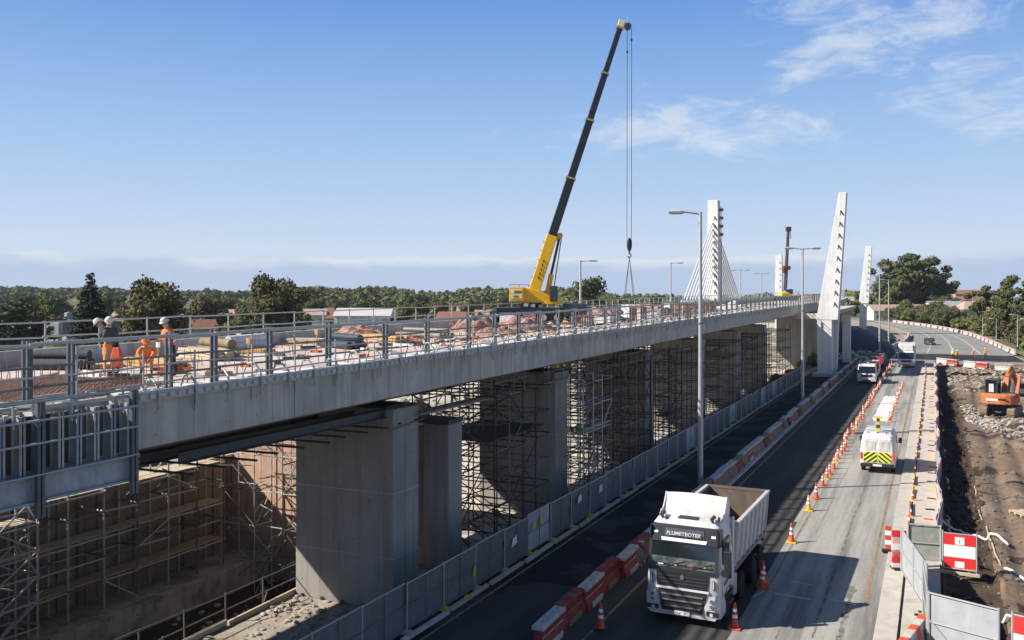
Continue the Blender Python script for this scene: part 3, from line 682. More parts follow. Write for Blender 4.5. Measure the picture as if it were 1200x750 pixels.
# ================================================================== EDGE EQUIPMENT OF THE DECK
# perforated steel waler along the top of the edge panels
t = thing('edge_waler', 'perforated steel edge waler running along the top of the bridge edge', 'edge waler')
y = 15.3
while y < 150:
    sweep('channel', [(XR-.02,.03),(XR+.10,.03),(XR+.10,.27),(XR-.02,.27)], y, y+2.38, K['galv'], t, step=2.4); y += 2.4
n = 0; y = 15.5; cb = MB(); cb.box((0,0,0), (.07,.17,.12)); cbm = cb.mesh('bolt_plate', K['white_dirty'], bevel=.01)
far = MB()
while y < 120:
    if y < 66: o = link('bolt_plate', cbm, t, (XR+.115, y, ztop(y)+.14))
    else: far.box((XR+.115, y, ztop(y)+.14), (.07,.22,.13))
    y += .30 if y < 40 else (.42 if y < 66 else .8)
tag(far.build('bolt_plates', K['white_dirty'], t), kind='stuff')
# curved bracket tubes that hold the waler: from the outer face up to the inner rail
g = random.Random(4); t = thing('edge_brackets', 'row of bent steel brackets clamping the bridge edge formwork', 'brackets')
bm_ = MB(); bm_.path([(0.14,0,-.25),(.16,0,.15),(.10,0,.42),(-.08,0,.60),(-.30,0,.58),(-.42,0,.30),(-.44,0,.0)], .032, n=6); brm = bm_.mesh('bracket', K['galv'], smooth=True)
y = 16.0; k = 0
while y < 150:
    o = link('bracket', brm, t, (XR, y, ztop(y))); o.rotation_euler = (0, 0, g.uniform(-.3,.3)); o.scale = (1,1,g.uniform(.8,1.15)); y += 1.2 if y < 60 else 1.6
# white formers / blocks lying along the edge, inside the waler
t = thing('edge_blocks', 'white formwork offcuts lying in a row along the near deck edge', 'formwork blocks')
y = 15.6
while y < 100:
    c = (XR-.62+g.uniform(-.12,.12), y, ztop(y)+.12); block('former', c, (g.uniform(.3,.8), g.uniform(.3,.9), g.uniform(.12,.30)), K['conc_white' if g.random() < .8 else 'galv'], t, g.uniform(-.4,.4)); y += g.uniform(.38,.7)
# guard rail, near side: heavy channel posts and tube rails
t = thing('guard_rail', 'heavy dark steel post and tube guard rail along the near deck edge', 'railing')
PYs = [3,5.2,7.4,9.6,11.4,12.95,14.05,16.9,18.4,20.6,23.4,26.7,29.6,33.0]
y = 33.0
while y < 165: y += 2.45; PYs.append(y)
pm = MB(); pm.bx(-.09,-.045,-.055,.055,0,1.62); pm.bx(.045,.09,-.055,.055,0,1.62); pm.bx(-.045,.045,-.02,.02,.15,1.5); pm.bx(-.13,.13,-.13,.13,0,.03)
pme = pm.mesh('post', K['steel_blue'])
pm = MB(); pm.bx(-.10,-.045,-.12,-.05,0,1.62); pm.bx(-.1,-.045,.05,.12,0,1.62); pm.bx(.045,.10,-.12,-.05,0,1.62); pm.bx(-.2,.2,-.14,.14,0,.03); pm2 = pm.mesh('post', K['steel_blue'])
GX = XR-.42
for i, y in enumerate(PYs):
    link('post', pm2 if 4 <= i <= 7 else pme, t, (GX+g.uniform(-.02,.02), y, ztop(y)))
    if i:
        y0 = PYs[i-1]
        for hh, r in ((1.52,.05),(1.06,.03),(.62,.03),(.2,.026)):
            j0, j1 = g.uniform(-.03,.03), g.uniform(-.03,.03)
            rod('rail', (GX+.13,y0-.1,ztop(y0)+hh+j0), (GX+.13,y+.1,ztop(y)+hh+j1), r, K['galv'] if hh > 1.3 else K['galv_d'], t)
# thinner scaffold handrail outside it
t = thing('edge_handrail', 'thin scaffold tube handrail outside the heavy guard rail', 'railing')
y = 10.0; last = None
while y < 80:
    xx = XR+.02+g.uniform(-.05,.05); top = ztop(y)+g.uniform(.9,1.5)
    rod('post', (xx, y, ztop(y)-.35), (xx+g.uniform(-.04,.04), y+g.uniform(-.05,.05), top), .024, K['galv'], t)
    y += g.uniform(1.6,2.1)
y = 8.0
while y < 80:
    for hh in (.42,.86):
        rod('rail', (XR+.03,y,ztop(y)+hh+g.uniform(-.03,.03)), (XR+.03,y+3.1,ztop(y+3)+hh+g.uniform(-.05,.05)), .022, K['galv'], t)
    y += 3.0
# inner debris mesh / rail of rebar near the camera
t = thing('rebar_mat', 'fine reinforcement mat lying on the deck at the left edge of the picture', 'rebar mat', (-20.5, 12, 8.62))
m = MB()
for i in range(34): m.tube((-2.8+i*.17,-6,0), (-2.8+i*.17,6,.02), .010, n=4, cap=False)
for i in range(70): m.tube((-3,-6+i*.172,.02), (3,-6+i*.172,.0), .010, n=4, cap=False)
tag(m.build('bars', K['rebar'], t), kind='stuff')
m = MB()
for i in range(60): m.tube((2.0,-6+i*.2,0), (2.02,-6+i*.2,.75+.1*math.sin(i)), .010, n=4, cap=False)
for z in (.2,.5,.72): m.tube((2.0,-6,z), (2.0,6,z), .010, n=4, cap=False)
tag(m.build('starter_bars', K['galv_d'], t), kind='stuff')
# far side guard rail
t = thing('far_guard_rail', 'thin grey tube guard rail along the far edge of the deck', 'railing')
y = 6.0; prev = None
fx = XL+.15
while y < 175:
    rod('post', (fx+xo(y),y,ztop(y)), (fx+xo(y)+g.uniform(-.03,.03),y,ztop(y)+1.55), .035, K['galv'], t)
    if prev is not None and y < 150:
        for hh in (1.5,.95): rod('rail', (fx,prev-.1,ztop(prev)+hh+g.uniform(-.03,.03)), (fx,y+.1,ztop(y)+hh+g.uniform(-.03,.03)), .032, K['galv'], t)
    prev = y; y += 2.4 if y < 70 else 1.9
fr = MB()
y = 166.0
while y < 320:
    fr.tube((GX+xo(y),y,ztop(y)), (GX+xo(y),y,ztop(y)+1.5), .05, n=5); fr.tube((fx+xo(y),y,ztop(y)), (fx+xo(y),y,ztop(y)+1.5), .045, n=5); 
    for x_ in (GX, fx):
        for hh in (1.5,.8): fr.tube((x_+xo(y),y,ztop(y)+hh), (x_+xo(y+3),y+3,ztop(y+3)+hh), .04, n=5)
    y += 3
t2 = thing('distant_guard_rail', 'distant stretch of guard rail on the curved end of the bridge', 'railing'); tag(fr.build('rails', K['galv'], t2), kind='stuff')

# ---- steel edge formwork at the near left
t = thing('edge_formwork', 'blue grey steel formwork cradle hanging on the bridge edge at far left', 'formwork', (XR, 15.1, 0))
def Zt(y): return ztop(y+15.1)
for i in range(5):
    y1 = -i*2.3; y0 = y1-2.28
    mb = MB(); mb.bx(.0,.22,y0,y1,Zt(y1)-1.72,Zt(y1)-1.12); mb.bx(.2,.34,y0,y1,Zt(y1)-1.72,Zt(y1)-1.67); mb.bx(.2,.34,y0,y1,Zt(y1)-1.17,Zt(y1)-1.12); mb.build('channel', K['form_steel'], t, bevel=.01)
for i in range(10):
    y = -i*1.15-.57; mb = MB(); mb.box((-.1,y,Zt(y)-.52), (.05,1.1,1.12)); mb.build('form_panel', K['ply'] if i % 3 else K['steel_blue'], t)
for i in range(26):
    y = -.05-i*.45; z = Zt(y); mb = MB()
    mb.bx(-.07,.20,y-.015,y+.015,z-1.12,z+.08); mb.bx(.18,.20,y-.07,y+.07,z-1.12,z+.08); mb.bx(-.07,-.05,y-.07,y+.07,z-1.12,z+.08)
    mb.build('soldier', K['form_steel'] if i % 2 else K['galv'], t)
for y in (-.1,-2.5,-6.4,-10): 
    z = Zt(y); mb = MB(); mb.bx(.34,.44,y-.09,y-.02,z-2.0,z+.45); mb.bx(.34,.44,y+.02,y+.09,z-2.0,z+.45); mb.build('strongback', K['steel_blue'], t)
for hh, r in ((.42,.035),(.02,.03),(-.45,.026),(-1.1,.02)):
    for i in range(4): rod('rail', (.46,-i*3,Zt(-i*3)+hh), (.46,-i*3-3.05,Zt(-i*3-3)+hh), r, K['galv'], t)
for i in range(9):
    y = -.4-i*1.35; rod('post', (.40,y,Zt(y)-.1), (.38,y,Zt(y)+.5+.2*(i % 2)), .026, K['galv'], t)
for i in range(90):   # struts and ties lying on top
    y = -.3-g.random()*11; x0 = g.uniform(-1.4,.3); z = Zt(y)+g.uniform(.08,.3)
    if g.random() < .6: bar('tie_bar', (x0,y,z), (x0-g.uniform(.5,1.3),y+g.uniform(-.4,.4),z+g.uniform(-.05,.05)), .09, .09, K['form_steel' if g.random() < .4 else 'white_dirty'], t)
    else: bar('tie_bar', (x0,y,z), (x0+g.uniform(-.2,.2),y+g.uniform(.6,1.5),z), .08, .08, K['galv' if g.random() < .5 else 'white_dirty'], t)
mb = MB(); mb.box((.52,-4.1,Zt(-4.1)-1.05), (.12,.4,.3)); mb.build('clamp', K['steel_dark'], t)

# ================================================================== FENCES, BARRIERS, CONES, LAMPS
g = random.Random(21)
t = thing('site_hoarding', 'long grey cloth covered mesh fence between service road and bridge', 'fence', (-15.5, 0, 0))
y = 17.5; i = 0
while y < 121:
    w = 2.4; lean = g.uniform(-.03,.05); zt_ = 1.66+g.uniform(-.03,.03)
    white = abs(y-34.3) < 1.0
    p = link('panel', None, t, (g.uniform(-.03,.03), y, 0))
    # slightly sagging cloth, one closed thin sheet
    mb = MB(); n1, n2 = 7, 4; V = []; 
    for sgn in (0, 1):
        for a in range(n1):
            for b in range(n2): V.append((.012*sgn+.03*math.sin(a*1.7+i)*math.sin(b*1.1+.3)*(1 if 0 < a < n1-1 else .2)+lean*b/3, .03+(w-.06)*a/(n1-1), .10+(zt_-.12)*b/(n2-1)))
    F = []
    for a in range(n1-1):
        for b in range(n2-1):
            q = a*n2+b; F.append((q,q+n2,q+n2+1,q+1)); q += n1*n2; F.append((q,q+1,q+n2+1,q+n2))
    mb.add(V, F); cm = K['cloth_pale'] if (white or i in (18,24,30,33)) else K['cloth']
    c = mb.build('shade_cloth', cm, p, smooth=True)
    if white: c['label'] = 'white board panel'
    rod('rail', (.04+lean,0,zt_), (.04+lean,w,zt_), .024, K['galv'], p); rod('rail', (.05,0,.92), (.05+lean*.5,w,.92), .018, K['galv_d'], p); rod('rail', (.04,0,.12), (.04,w,.12), .02, K['galv_d'], p)
    rod('post', (.05,0,0), (.05+lean,0,zt_+.06), .028, K['galv'], p)
    if y < 80: rod('post', (.05,w*.5,.1), (.05+lean,w*.5,zt_), .014, K['galv_d'], p)
    mb = MB(); mb.box((.0,0,.06), (.62,.24,.13)); mb.build('foot_block', K['conc'] if g.random() < .7 else K['cone_yellow'], p, bevel=.02)
    y += w+.03; i += 1
t = thing('kerb_rail', 'low weathered timber edging with yellow clamps at the foot of the hoarding', 'edging', (-15.1, 0, 0))
for k in range(30):
    y = 24+k*3.1; bar('beam', (g.uniform(-.05,.05), y, .1), (g.uniform(-.05,.05), y+2.9, .1), .14, .12, K['plank' if k % 3 else 'conc'], t)
    if k % 2: block('clamp', (.0, y+1.2, .19), (.12,.2,.08), K['cone_yellow'], t)
for yy, zz, xx in ((29.9,1.15,.08),(33.9,1.15,.08),(26.2,.55,.08),(28.8,.85,.08),(35.9,1.2,.08),(40.6,1.25,.08),(44.4,1.1,.08)):
    pass
for k, (yy, zz, mk, lab) in enumerate(((34.9,1.15,'cone_yellow','small yellow sign on the white board panel of the hoarding'),(35.7,1.2,'cone_yellow','second small yellow sign on the white hoarding panel, further along'),(32.9,1.0,'refl','torn white sheet fixed to the grey hoarding before the white panel'),(40.3,1.2,'refl','white paper scrap on the hoarding just past the white panel'),(43.3,1.1,'refl','white paper scrap fixed further up the hoarding'),(29.4,.75,'cone_yellow','yellow sticker low on the near end of the hoarding'))):
    w_ = .22 if mk == 'cone_yellow' else .5
    mb = MB(); mb.add([(0,-w_/2,-.2),(0,w_/2,-.13),(0,w_/2*.9,.2),(0,-w_/2*.7,.12),(.01,-w_/2,-.2),(.01,w_/2,-.13),(.01,w_/2*.9,.2),(.01,-w_/2*.7,.12)], [(0,1,2,3),(7,6,5,4),(0,4,5,1),(1,5,6,2),(2,6,7,3),(3,7,4,0)])
    o = mb.build('sign', K[mk], None, loc=(-15.38, yy, zz)); tag(o, lab, 'sign')

# water filled / concrete barriers: prototypes
def barrier(name, label, cat, top, body, foot, L_=2.0, group=None, h=.78):
    t = thing(name, label, cat, (0,0,0), 0, group)
    pr = [(-.24,.0),(-.24,.2),(-.13,.42),(-.10,h-.08),(.10,h-.08),(.13,.42),(.24,.2),(.24,.0)]
    mb = MB(); mb.prism([(x,z) for x,z in pr], 'y', -L_/2+.006, L_/2-.006); mb.build('body', body, t, bevel=.02)
    mb = MB(); mb.box((0,0,h-.04), (.40,L_-.012,.14)); 
    o = mb.build('top_cap', top, t, bevel=.025)
    for k in (-.55,-.1,.35,.75):
        mb = MB(); mb.tube((0,k*L_/2,h+.025),(0,k*L_/2,h+.034),.035,n=8); mb.build('plug', K['black'], t)
    mb = MB(); mb.box((.22,.0,.10), (.12,L_*.55,.19)); mb.build('foot', foot, t, bevel=.02)
    mb = MB(); mb.box((.125,0,.40), (.03,L_*.9,.06)); mb.build('groove', foot, t, bevel=.01)
    return t
BG = 'barriers in a line between service road and lane'
bw = barrier('road_barrier', 'white topped plastic barrier', 'barrier', K['bar_white'], K['red'], K['bar_white'], group=BG)
brd = barrier('road_barrier', 'all red plastic barrier', 'barrier', K['red'], K['red'], K['bar_tan'], group=BG)
bt = barrier('road_barrier', 'tan barrier', 'barrier', K['bar_white'], K['bar_tan'], K['bar_tan'], group=BG)
brs = barrier('road_barrier', 'faded', 'barrier', K['bar_tan'], K['bar_rust'], K['bar_tan'], group=BG)
protos = [bw, brd, bt, brs]
ordn = ['first','second','third','fourth','fifth','sixth','seventh','eighth']
y = 26.2; i = 0; used = set(); cw = cr = 0
while y < 152:
    if y < 46: p = bw if i % 2 == 0 else brd
    else: p = (bt, bt, brs, bt, bt, bt, brs, bt, bw)[i % 9]
    if y < 46:
        if p is bw: lab = 'white topped red plastic barrier in the near line, %s white one from the front' % ordn[cw]; cw += 1
        else: lab = 'all red plastic barrier in the near line, %s red one from the front' % ordn[cr]; cr += 1
    elif y < 52: lab = 'weathered tan barrier beside the tall street lamp behind the tipper'
    else: lab = {bt: 'weathered tan barrier with pale top past the tall lamp', brs: 'faded red barrier past the tall lamp', bw: 'red barrier with whiter top past the tall lamp'}[p]+(', before the second lamp' if y < 91 else (', between second lamp and leaning pylon' if y < 124 else ', beyond the leaning pylon'))
    pos = (-11.05+g.uniform(-.07,.07)-(.12 if i % 2 else 0)*(y < 40), y, .0 if y < 43.5 else .11); rz = g.uniform(-.035,.035)
    if id(p) not in used: used.add(id(p)); p.location = pos; p.rotation_euler = (0,0,rz); p['label'] = lab; tree_of(p)
    else: dup(p, pos, rz, lab)
    y += 2.0; i += 1
# lane row beside kerb on the far roads
bfw = barrier('road_barrier', 'white', 'barrier', K['bar_white'], K['bar_white'], K['bar_white'], L_=2.4, group='barriers along the outer bend', h=.95)
bfr = barrier('road_barrier', 'red', 'barrier', K['net_fade'], K['red'], K['bar_white'], L_=2.4, group='barriers along the outer bend', h=.95)
def line_of(ps, pts, gap, labs, group, pat, firsts=set()):
    acc = 0; i = 0
    for (x0,y0),(x1,y1) in zip(pts[:-1], pts[1:]):
        L_ = math.hypot(x1-x0, y1-y0); ang = math.atan2(y1-y0, x1-x0)-math.pi/2; s = 0
        while s+gap < L_+.2:
            k = pat[i % len(pat)]; p = ps[k]; pos = (x0+(x1-x0)*(s+gap/2)/L_, y0+(y1-y0)*(s+gap/2)/L_, .0)
            if id(p) not in firsts: firsts.add(id(p)); p.location = pos; p.rotation_euler = (0,0,ang); p['label'] = labs[k]; p['group'] = group; tree_of(p)
            else: dup(p, pos, ang, labs[k], group)
            s += gap; i += 1
line_of([bfw, bfr], [(rd(y,1)+.4, y) for y in (186,200,215,230,245,260,275,290,305,320,340,360,385)], 2.45,
        ['white plastic barrier in the curved line round the outer bend','red plastic barrier in the curved line round the outer bend'], 'barriers along the outer bend', [0,0,1,0,0,0,1,0,0,1])
line_of([bfw, bfr], [(.5,157.2),(4.2,152.2),(8.0,147.4),(12.0,147.0)], 2.45,
        ['white plastic barrier in the row closing the far end of the excavation','red plastic barrier in the row closing the far end of the excavation'], 'barriers across the end of the excavation', [0,1,0,1,0,1,0])
line_of([bfw, bfr], [(13.2,150),(15.0,163),(16.0,182)], 2.45,
        ['white plastic barrier at the right side of the junction','red plastic barrier at the right side of the junction'], 'barriers right of the junction', [1,0,1,1])
line_of([bfw, bfr], [(-7.4,196),(-5.9,215),(-5.6,235),(-6.0,262)], 2.45,
        ['white barrier along the inner edge of the bend','red barrier along the inner edge of the bend'], 'barriers on the inner edge of the bend', [0,0,1])

# cones
def cone(base, col, label, h=.86, group='traffic cones along the lane divider'):
    t = thing('traffic_cone', label, 'traffic cone', (0,0,0), 0, group)
    mb = MB(); mb.box((0,0,.025), (.42,.42,.05)); mb.build('base', base, t, bevel=.015)
    mb = MB(); n = 14; prof = [(.145,.05),(.125,.08),(.093,.32),(.072,.52),(.05,.72),(.04,h-.02),(.018,h)]
    mb.loft([[(r*math.cos(2*math.pi*i/n), r*math.sin(2*math.pi*i/n), z) for i in range(n)] for r, z in prof]); mb.build('body', col, t, smooth=True)
    for z0, z1, r0, r1 in ((.36,.46,.088,.077),(.56,.66,.067,.056)):
        mb = MB(); mb.loft([[(r*math.cos(2*math.pi*i/n), r*math.sin(2*math.pi*i/n), z) for i in range(n)] for r, z in ((r0+.006,z0),(r1+.006,z1))]); mb.build('sleeve', K['refl'], t, smooth=True)
    return t
c1 = cone(K['black'], K['orange'], 'orange cone with dark base standing alone left of the tipper lorry')
c1.location = (-9.9, 27.9, .01)
c2 = cone(K['orange'], K['orange'], 'orange cone with two white bands right beside the lorry front'); c2.location = (-5.92, 29.8, .01)
dup(c2, (-5.8, 34.3, .01), .3, 'orange cone with white bands beside the tipper rear wheels, taller of the pair')
dup(c2, (-5.78, 34.42, .16), .1, 'second cone stacked on the cone beside the tipper rear wheels')
c3 = cone(K['cone_yellow'], K['orange'], 'orange cone on a yellow base just past the tipper'); c3.location = (-5.7, 41.2, .01)
c4 = cone(K['cone_yellow'], mat('faded_cone', (.78,.30,.04), .6), 'short yellowish cone between two orange cones', h=.8); c4.location = (-5.75, 47.6, .01)
dup(c2, (-5.72, 50.6, .01), .5, 'orange cone just beyond the yellowish cone')
y = 54.3; i = 0
while y < 152:
    src = (c2, c3, c2, c2, c4)[i % 5]
    lab = 'orange cone in the dense row left of the white van' if y < 66 else (('orange cone in the dense row just past the van' if y < 84 else ('orange cone in the dense row left of the white patch' if y < 104 else 'orange cone in the dense row before the flatbed truck')) if y < 118 else 'distant orange cone in the row beside the two white trucks')
    if src is c4 and y >= 56: pass
    if y < 56: lab = 'first orange cone of the dense row, nearest the camera'
    if src is c4 and y >= 56: lab = lab.replace('orange cone','yellowish cone')
    if src is c3 and y >= 56: lab = lab.replace('orange cone','yellow based cone')
    dup(src, (-5.85+g.uniform(-.16,.16), y, .01), g.uniform(0,1.5), lab, scale=(.82,.82,g.uniform(.78,.98))); y += 1.75+g.uniform(-.3,.3); i += 1
c5 = cone(K['cone_yellow'], K['orange'], 'small cone with yellow base in the row beside the white patch', group='cones beside the white concrete patch'); 
for i in range(17):
    pos = (-3.45+g.uniform(-.08,.08), 84+i*2.2, .01)
    if i == 0: c5.location = pos; tree_of(c5)
    else: dup(c5, pos, g.uniform(0,1), None, 'cones beside the white concrete patch', scale=(1,1,g.uniform(.35,1)))
# delineators, feet and rails on the footpath slot
t0 = thing('delineator', 'small orange and white delineator on a yellow foot in the footpath slot', 'delineator', (-1.05, 46, .05), .1, 'delineators along the footpath slot')
mb = MB(); mb.box((0,0,.04), (.24,.5,.08)); mb.build('foot', K['cone_yellow'], t0, bevel=.02)
mb = MB(); mb.box((0,0,.34), (.07,.16,.52)); mb.build('board', K['orange'], t0, bevel=.015)
mb = MB(); mb.box((0,0,.42), (.075,.165,.13)); mb.build('stripe', K['refl'], t0)
y = 48.2
while y < 150:
    dup(t0, (-1.05+g.uniform(-.06,.06), y, .05), g.uniform(-.5,.5), 'small orange white delineator in the footpath slot, '+('right of the white van' if y < 66 else ('just past the van' if y < 82 else ('level with the white patch' if y < 108 else ('level with the excavator end' if y < 128 else 'at the far end of the path')))), scale=(.8,.8,g.uniform(.35,.95))); y += g.uniform(2.0,4.2)
y = 45; gd = K['bar_rust']
t = thing('slot_rail', 'loose striped rails lying along the slot in the footpath', 'rail')
while y < 140:
    bar('rail', (-1.05,y,.22), (-1.07+g.uniform(-.05,.05),y+2.6,.22+g.uniform(-.05,.05)), .06, .10, (K['bar_white'],K['cone_yellow'],K['red'],K['plank'])[g.randrange(4)], t); y += g.uniform(2.8,4.6)
t = thing('fence_feet', 'orange and dark rubber feet scattered under the pink netting fence', 'fence feet')
y = 43
while y < 150:
    block('foot', (-.12+g.uniform(-.12,.05), y, .09), (.42,.16,.08), (K['orange'],K['black'],K['cone_yellow'],K['rubber'])[g.randrange(4)], t, g.uniform(-.3,.3)); y += g.uniform(1.8,2.8)
for lab, x, y, rz in (('tilted orange and white marker board standing at the kerb opposite the sign', -1.75, 41.3, .1),):
    t = thing('marker_board', lab, 'marker board', (x, y, .04), rz)
    mb = MB(); mb.box((0,0,.05), (.5,.3,.1)); mb.build('base', K['rubber'], t, bevel=.02)
    for k, m_ in enumerate(('orange','refl','orange','refl','orange')): mb = MB(); mb.box((0,-.02,.22+.2*k), (.24,.06,.197)); mb.build('stripe', K[m_], t, bevel=.008)
# pink net fence along the excavation edge
t = thing('net_fence', 'wavy pink and red netting fence along the excavation edge', 'fence')
y = 40.6; X0 = .22
for i in range(46):
    w = 2.4; p = link('panel', None, t, (X0, y, 0)); n1, n2 = 7, 4; V = []
    for sgn in (0,1):
        for a in range(n1):
            for b in range(n2):
                yy = y+w*a/(n1-1); V.append((.02*sgn+.13*math.sin(yy*.55)+.05*math.sin(yy*2.3+b), w*a/(n1-1), .05+1.0*b/(n2-1)+.03*math.sin(yy*1.4)*(b == 3)))
    F = []
    for a in range(n1-1):
        for b in range(n2-1):
            q = a*n2+b; F.append((q,q+n2,q+n2+1,q+1)); q += n1*n2; F.append((q,q+1,q+n2+1,q+n2))
    mb = MB(); mb.add(V, F); mb.build('netting', K['net_fade'] if i % 3 else K['cloth_pale'], p, smooth=True)
    rod('post', (.05+.13*math.sin(y*.55),0,0), (.05+.13*math.sin(y*.55),0,1.15), .025, K['galv'], p); rod('rail', (.04+.13*math.sin(y*.55),0,1.07), (.04+.13*math.sin((y+w)*.55),w,1.07), .018, K['galv'], p)
    y += w

def fence_panel(name, label, cat, a, b, h, infill, frame=K['galv'], n=1, brace=True, mid=True, z0=.0):
    ax, ay = a; bx_, by = b; L_ = math.hypot(bx_-ax, by-ay); rz = math.atan2(by-ay, bx_-ax)
    t = thing(name, label, cat, (ax, ay, z0), rz)
    for k in range(n):
        x0 = L_*k/n; x1 = L_*(k+1)/n
        mb = MB(); mb.box(((x0+x1)/2, 0, .12+(h-.16)/2), (x1-x0-.06,.012,h-.18)); mb.build('panel', infill, t)
        rod('rail', (x0,-.03,h), (x1,-.03,h), .03, frame, t); rod('rail', (x0,-.03,.1), (x1,-.03,.1), .024, frame, t)
        if mid: rod('rail', (x0,-.035,h*.52), (x1,-.035,h*.52), .02, frame, t)
        if brace: rod('brace', (x0+.05,-.05,h*.55), (x0+(x1-x0)*.5,-.05,.1), .018, frame, t)
    for k in range(n+1):
        x = L_*k/n; rod('post', (x,-.03,0), (x,-.03,h+.05), .04, frame, t)
        mb = MB(); mb.box((x,0,.05), (.24,.6,.10)); mb.build('foot', K['conc'] if k % 2 else K['rubber'], t, bevel=.02)
    return t
fence_panel('cloth_fence', 'pale grey cloth fence panels slanting down from the sign board to the corner', 'fence', (-1.12,38.6), (-.18,33.9), 1.72, K['cloth_pale'], n=2, brace=False)
fence_panel('cloth_fence', 'grey green cloth fence panel across the footpath beside the red and white sign', 'fence', (-.95,40.35), (.26,40.5), 1.55, mat('green_cloth',(.30,.31,.27),.9,var=.2), n=1)
fence_panel('cloth_fence', 'near grey fence panel with diagonal brace at bottom right', 'fence', (-.12,30.35), (1.72,29.55), 1.85, K['cloth_pale'], n=1)
fence_panel('cloth_fence', 'narrow upright fence panel end on, left of the near braced panel', 'fence', (-.3,33.5), (-.15,30.45), 1.9, K['cloth'], n=1, brace=False)
# striped sign boards
def board(label, loc, rz, w, h, lean=0, full=True):
    t = thing('sign_board', label, 'sign board', loc, rz)
    zs = [(.10,.40,'brightred'),(.40,.72,'refl'),(.72,1.0,'brightred')]
    for a, b, m_ in zs: mb = MB(); mb.box((0,-.02,h*(a+b)/2), (w-.08,.03,h*(b-a)-.006)); mb.build('board', K[m_], t, bevel=.004)
    for a, b in ((.74,.94),(.14,.30)): mb = MB(); mb.box((0,-.04,h*(a+b)/2), (w*.28,.012,h*(b-a))); mb.build('plate', K['refl'], t)
    for s in (-1,1): rod('post', (s*w/2,0,0), (s*w/2,0,h+.12), .035, K['galv'], t)
    rod('rail', (-w/2,0,h+.03), (w/2,0,h+.03), .025, K['galv'], t); rod('rail', (-w/2,-.03,h*.1), (w/2,-.03,h*.1), .03, K['galv'], t)
    bar('sole', (-w/2-.1,-.25,.05), (w/2+.1,-.3,.05), .12, .1, K['plank'], t); rod('stay', (w/2-.1,0,h*.9), (w/2-.05,.9,.0), .022, K['galv'], t); rod('stay', (-w/2+.1,0,h*.9), (-w/2+.1,.9,.0), .022, K['galv'], t)
    # small figure print on the upper plate
    text_part('numeral', '1', .2, K['black'], t, (0,-.049,h*.78), (R(90),0,0))
    return t
board('red and white striped sign board with white plates on the edge of the excavation', (.93, 39.55, .0), -.02, 1.2, 1.5)
board('red and white sign board cut off by the bottom right corner of the picture', (2.75, 29.1, .05), -.35, 1.5, 1.75)
# orange white barrier at the very bottom and the narrow red gate
t = thing('road_barrier', 'faded orange and white plastic barrier end at the bottom edge of the picture', 'barrier', (-.62, 29.6, .04), -.2)
mb = MB(); mb.prism([(-.24,0),(-.2,.3),(-.12,.8),(.12,.8),(.2,.3),(.24,0)], 'y', -1.6, 1.6); mb.build('body', K['bar_white'], t, bevel=.03)
for yy in (-.9,.35,1.45): mb = MB(); mb.prism([(-.255,0),(-.215,.3),(-.135,.83),(.135,.83),(.215,.3),(.255,0)], 'y', yy-.22, yy+.22); mb.build('band', K['orange'], t, bevel=.03)
mb = MB(); mb.tube((0,1.6,.62),(0,1.85,.62),.16,n=12); mb.build('coupling', K['orange'], t, smooth=True)
t = thing('post_guard', 'upright pinkish red striped board at the left end of the slanting fence', 'barrier board', (-1.25, 38.9, .04), .3)
for k, m_ in enumerate(('brightred','net_fade','refl','net_fade','brightred','refl')): mb = MB(); mb.box((0,0,.12+.26*(5-k)), (.55,.09,.255)); mb.build('stripe', K[m_], t, bevel=.01)
mb = MB(); mb.box((0,0,.04), (.6,.4,.08)); mb.build('base', K['rubber'], t)

# street lamps
def lamp(label, x, y, h, arms, z0=0, rz=0, r0=.15, r1=.085, group='street lamps', al=1.6):
    t = thing('street_lamp', label, 'street lamp', (x, y, z0), rz, group)
    mb = MB(); mb.tube((0,0,0),(0,0,h*.32), r0, r0*.95, n=12); mb.tube((0,0,h*.32),(0,0,h), r0*.78, r1, n=12); mb.build('pole', K['pole'], t, smooth=True)
    mb = MB(); mb.box((0,0,.25), (.42,.42,.5)); mb.build('base', K['steel_dark'], t, bevel=.03)
    mb = MB(); mb.tube((0,0,h*.60),(0,0,h*.605), r0*1.02, n=12); mb.build('collar', K['galv_d'], t)
    for s in arms:
        mb = MB(); mb.tube((0,0,h-.12),(s*al*.5,0,h-.02), .05, n=8); mb.build('arm', K['pole'], t, smooth=True)
        mb = MB(); pts = [(-.5,.0),(-.42,-.09),(.35,-.12),(.5,-.06),(.52,.02),(.3,.1),(-.3,.09)]
        rings = [[(s*(al*.5+.5+px*(1 if True else 1)), yy, h+pz*k) for px, pz in pts] for yy, k in ((-.17,.5),(-.1,1),(.1,1),(.17,.5))]
        mb.loft(rings); hd_ = mb.build('lamp_head', K['white_dirty'], t, smooth=True)
        mb = MB(); mb.box((s*(al*.5+.55),0,h-.12), (.6,.22,.05)); mb.build('lens', K['lamp_glass'], hd_)
    return t
lamp('tall grey street lamp rising behind the tipper lorry with one arm to the left', -11.75, 49.6, 15.6, (-1,), rz=CA)
lamp('tall grey street lamp with two arms standing beside the leaning pylon', -11.75, 92.6, 15.6, (-1,1), rz=CA)
lamp('tall grey street lamp before the big dark trees, nearer one', -9.0, 178, 16, (1,), r0=.17, rz=CA)
lamp('tall grey street lamp before the big dark trees, farther one', -8.2, 196, 14, (-1,), r0=.17, rz=CA)
lamp('tall lamp on the far side of the bridge just right of the yellow crane', -33, 86.7, 14.5, (1,), rz=CA, r0=.17, r1=.11)
lamp('lamp on the far side of the bridge between crane hook and cable stays', -33, 121.8, 15.4, (1,), rz=CA, r0=.17, r1=.11)
lamp('lamp on the far side of the bridge right of the cable stays', -33.5, 174, 15.7, (-1,1), rz=CA, r0=.18, r1=.12)
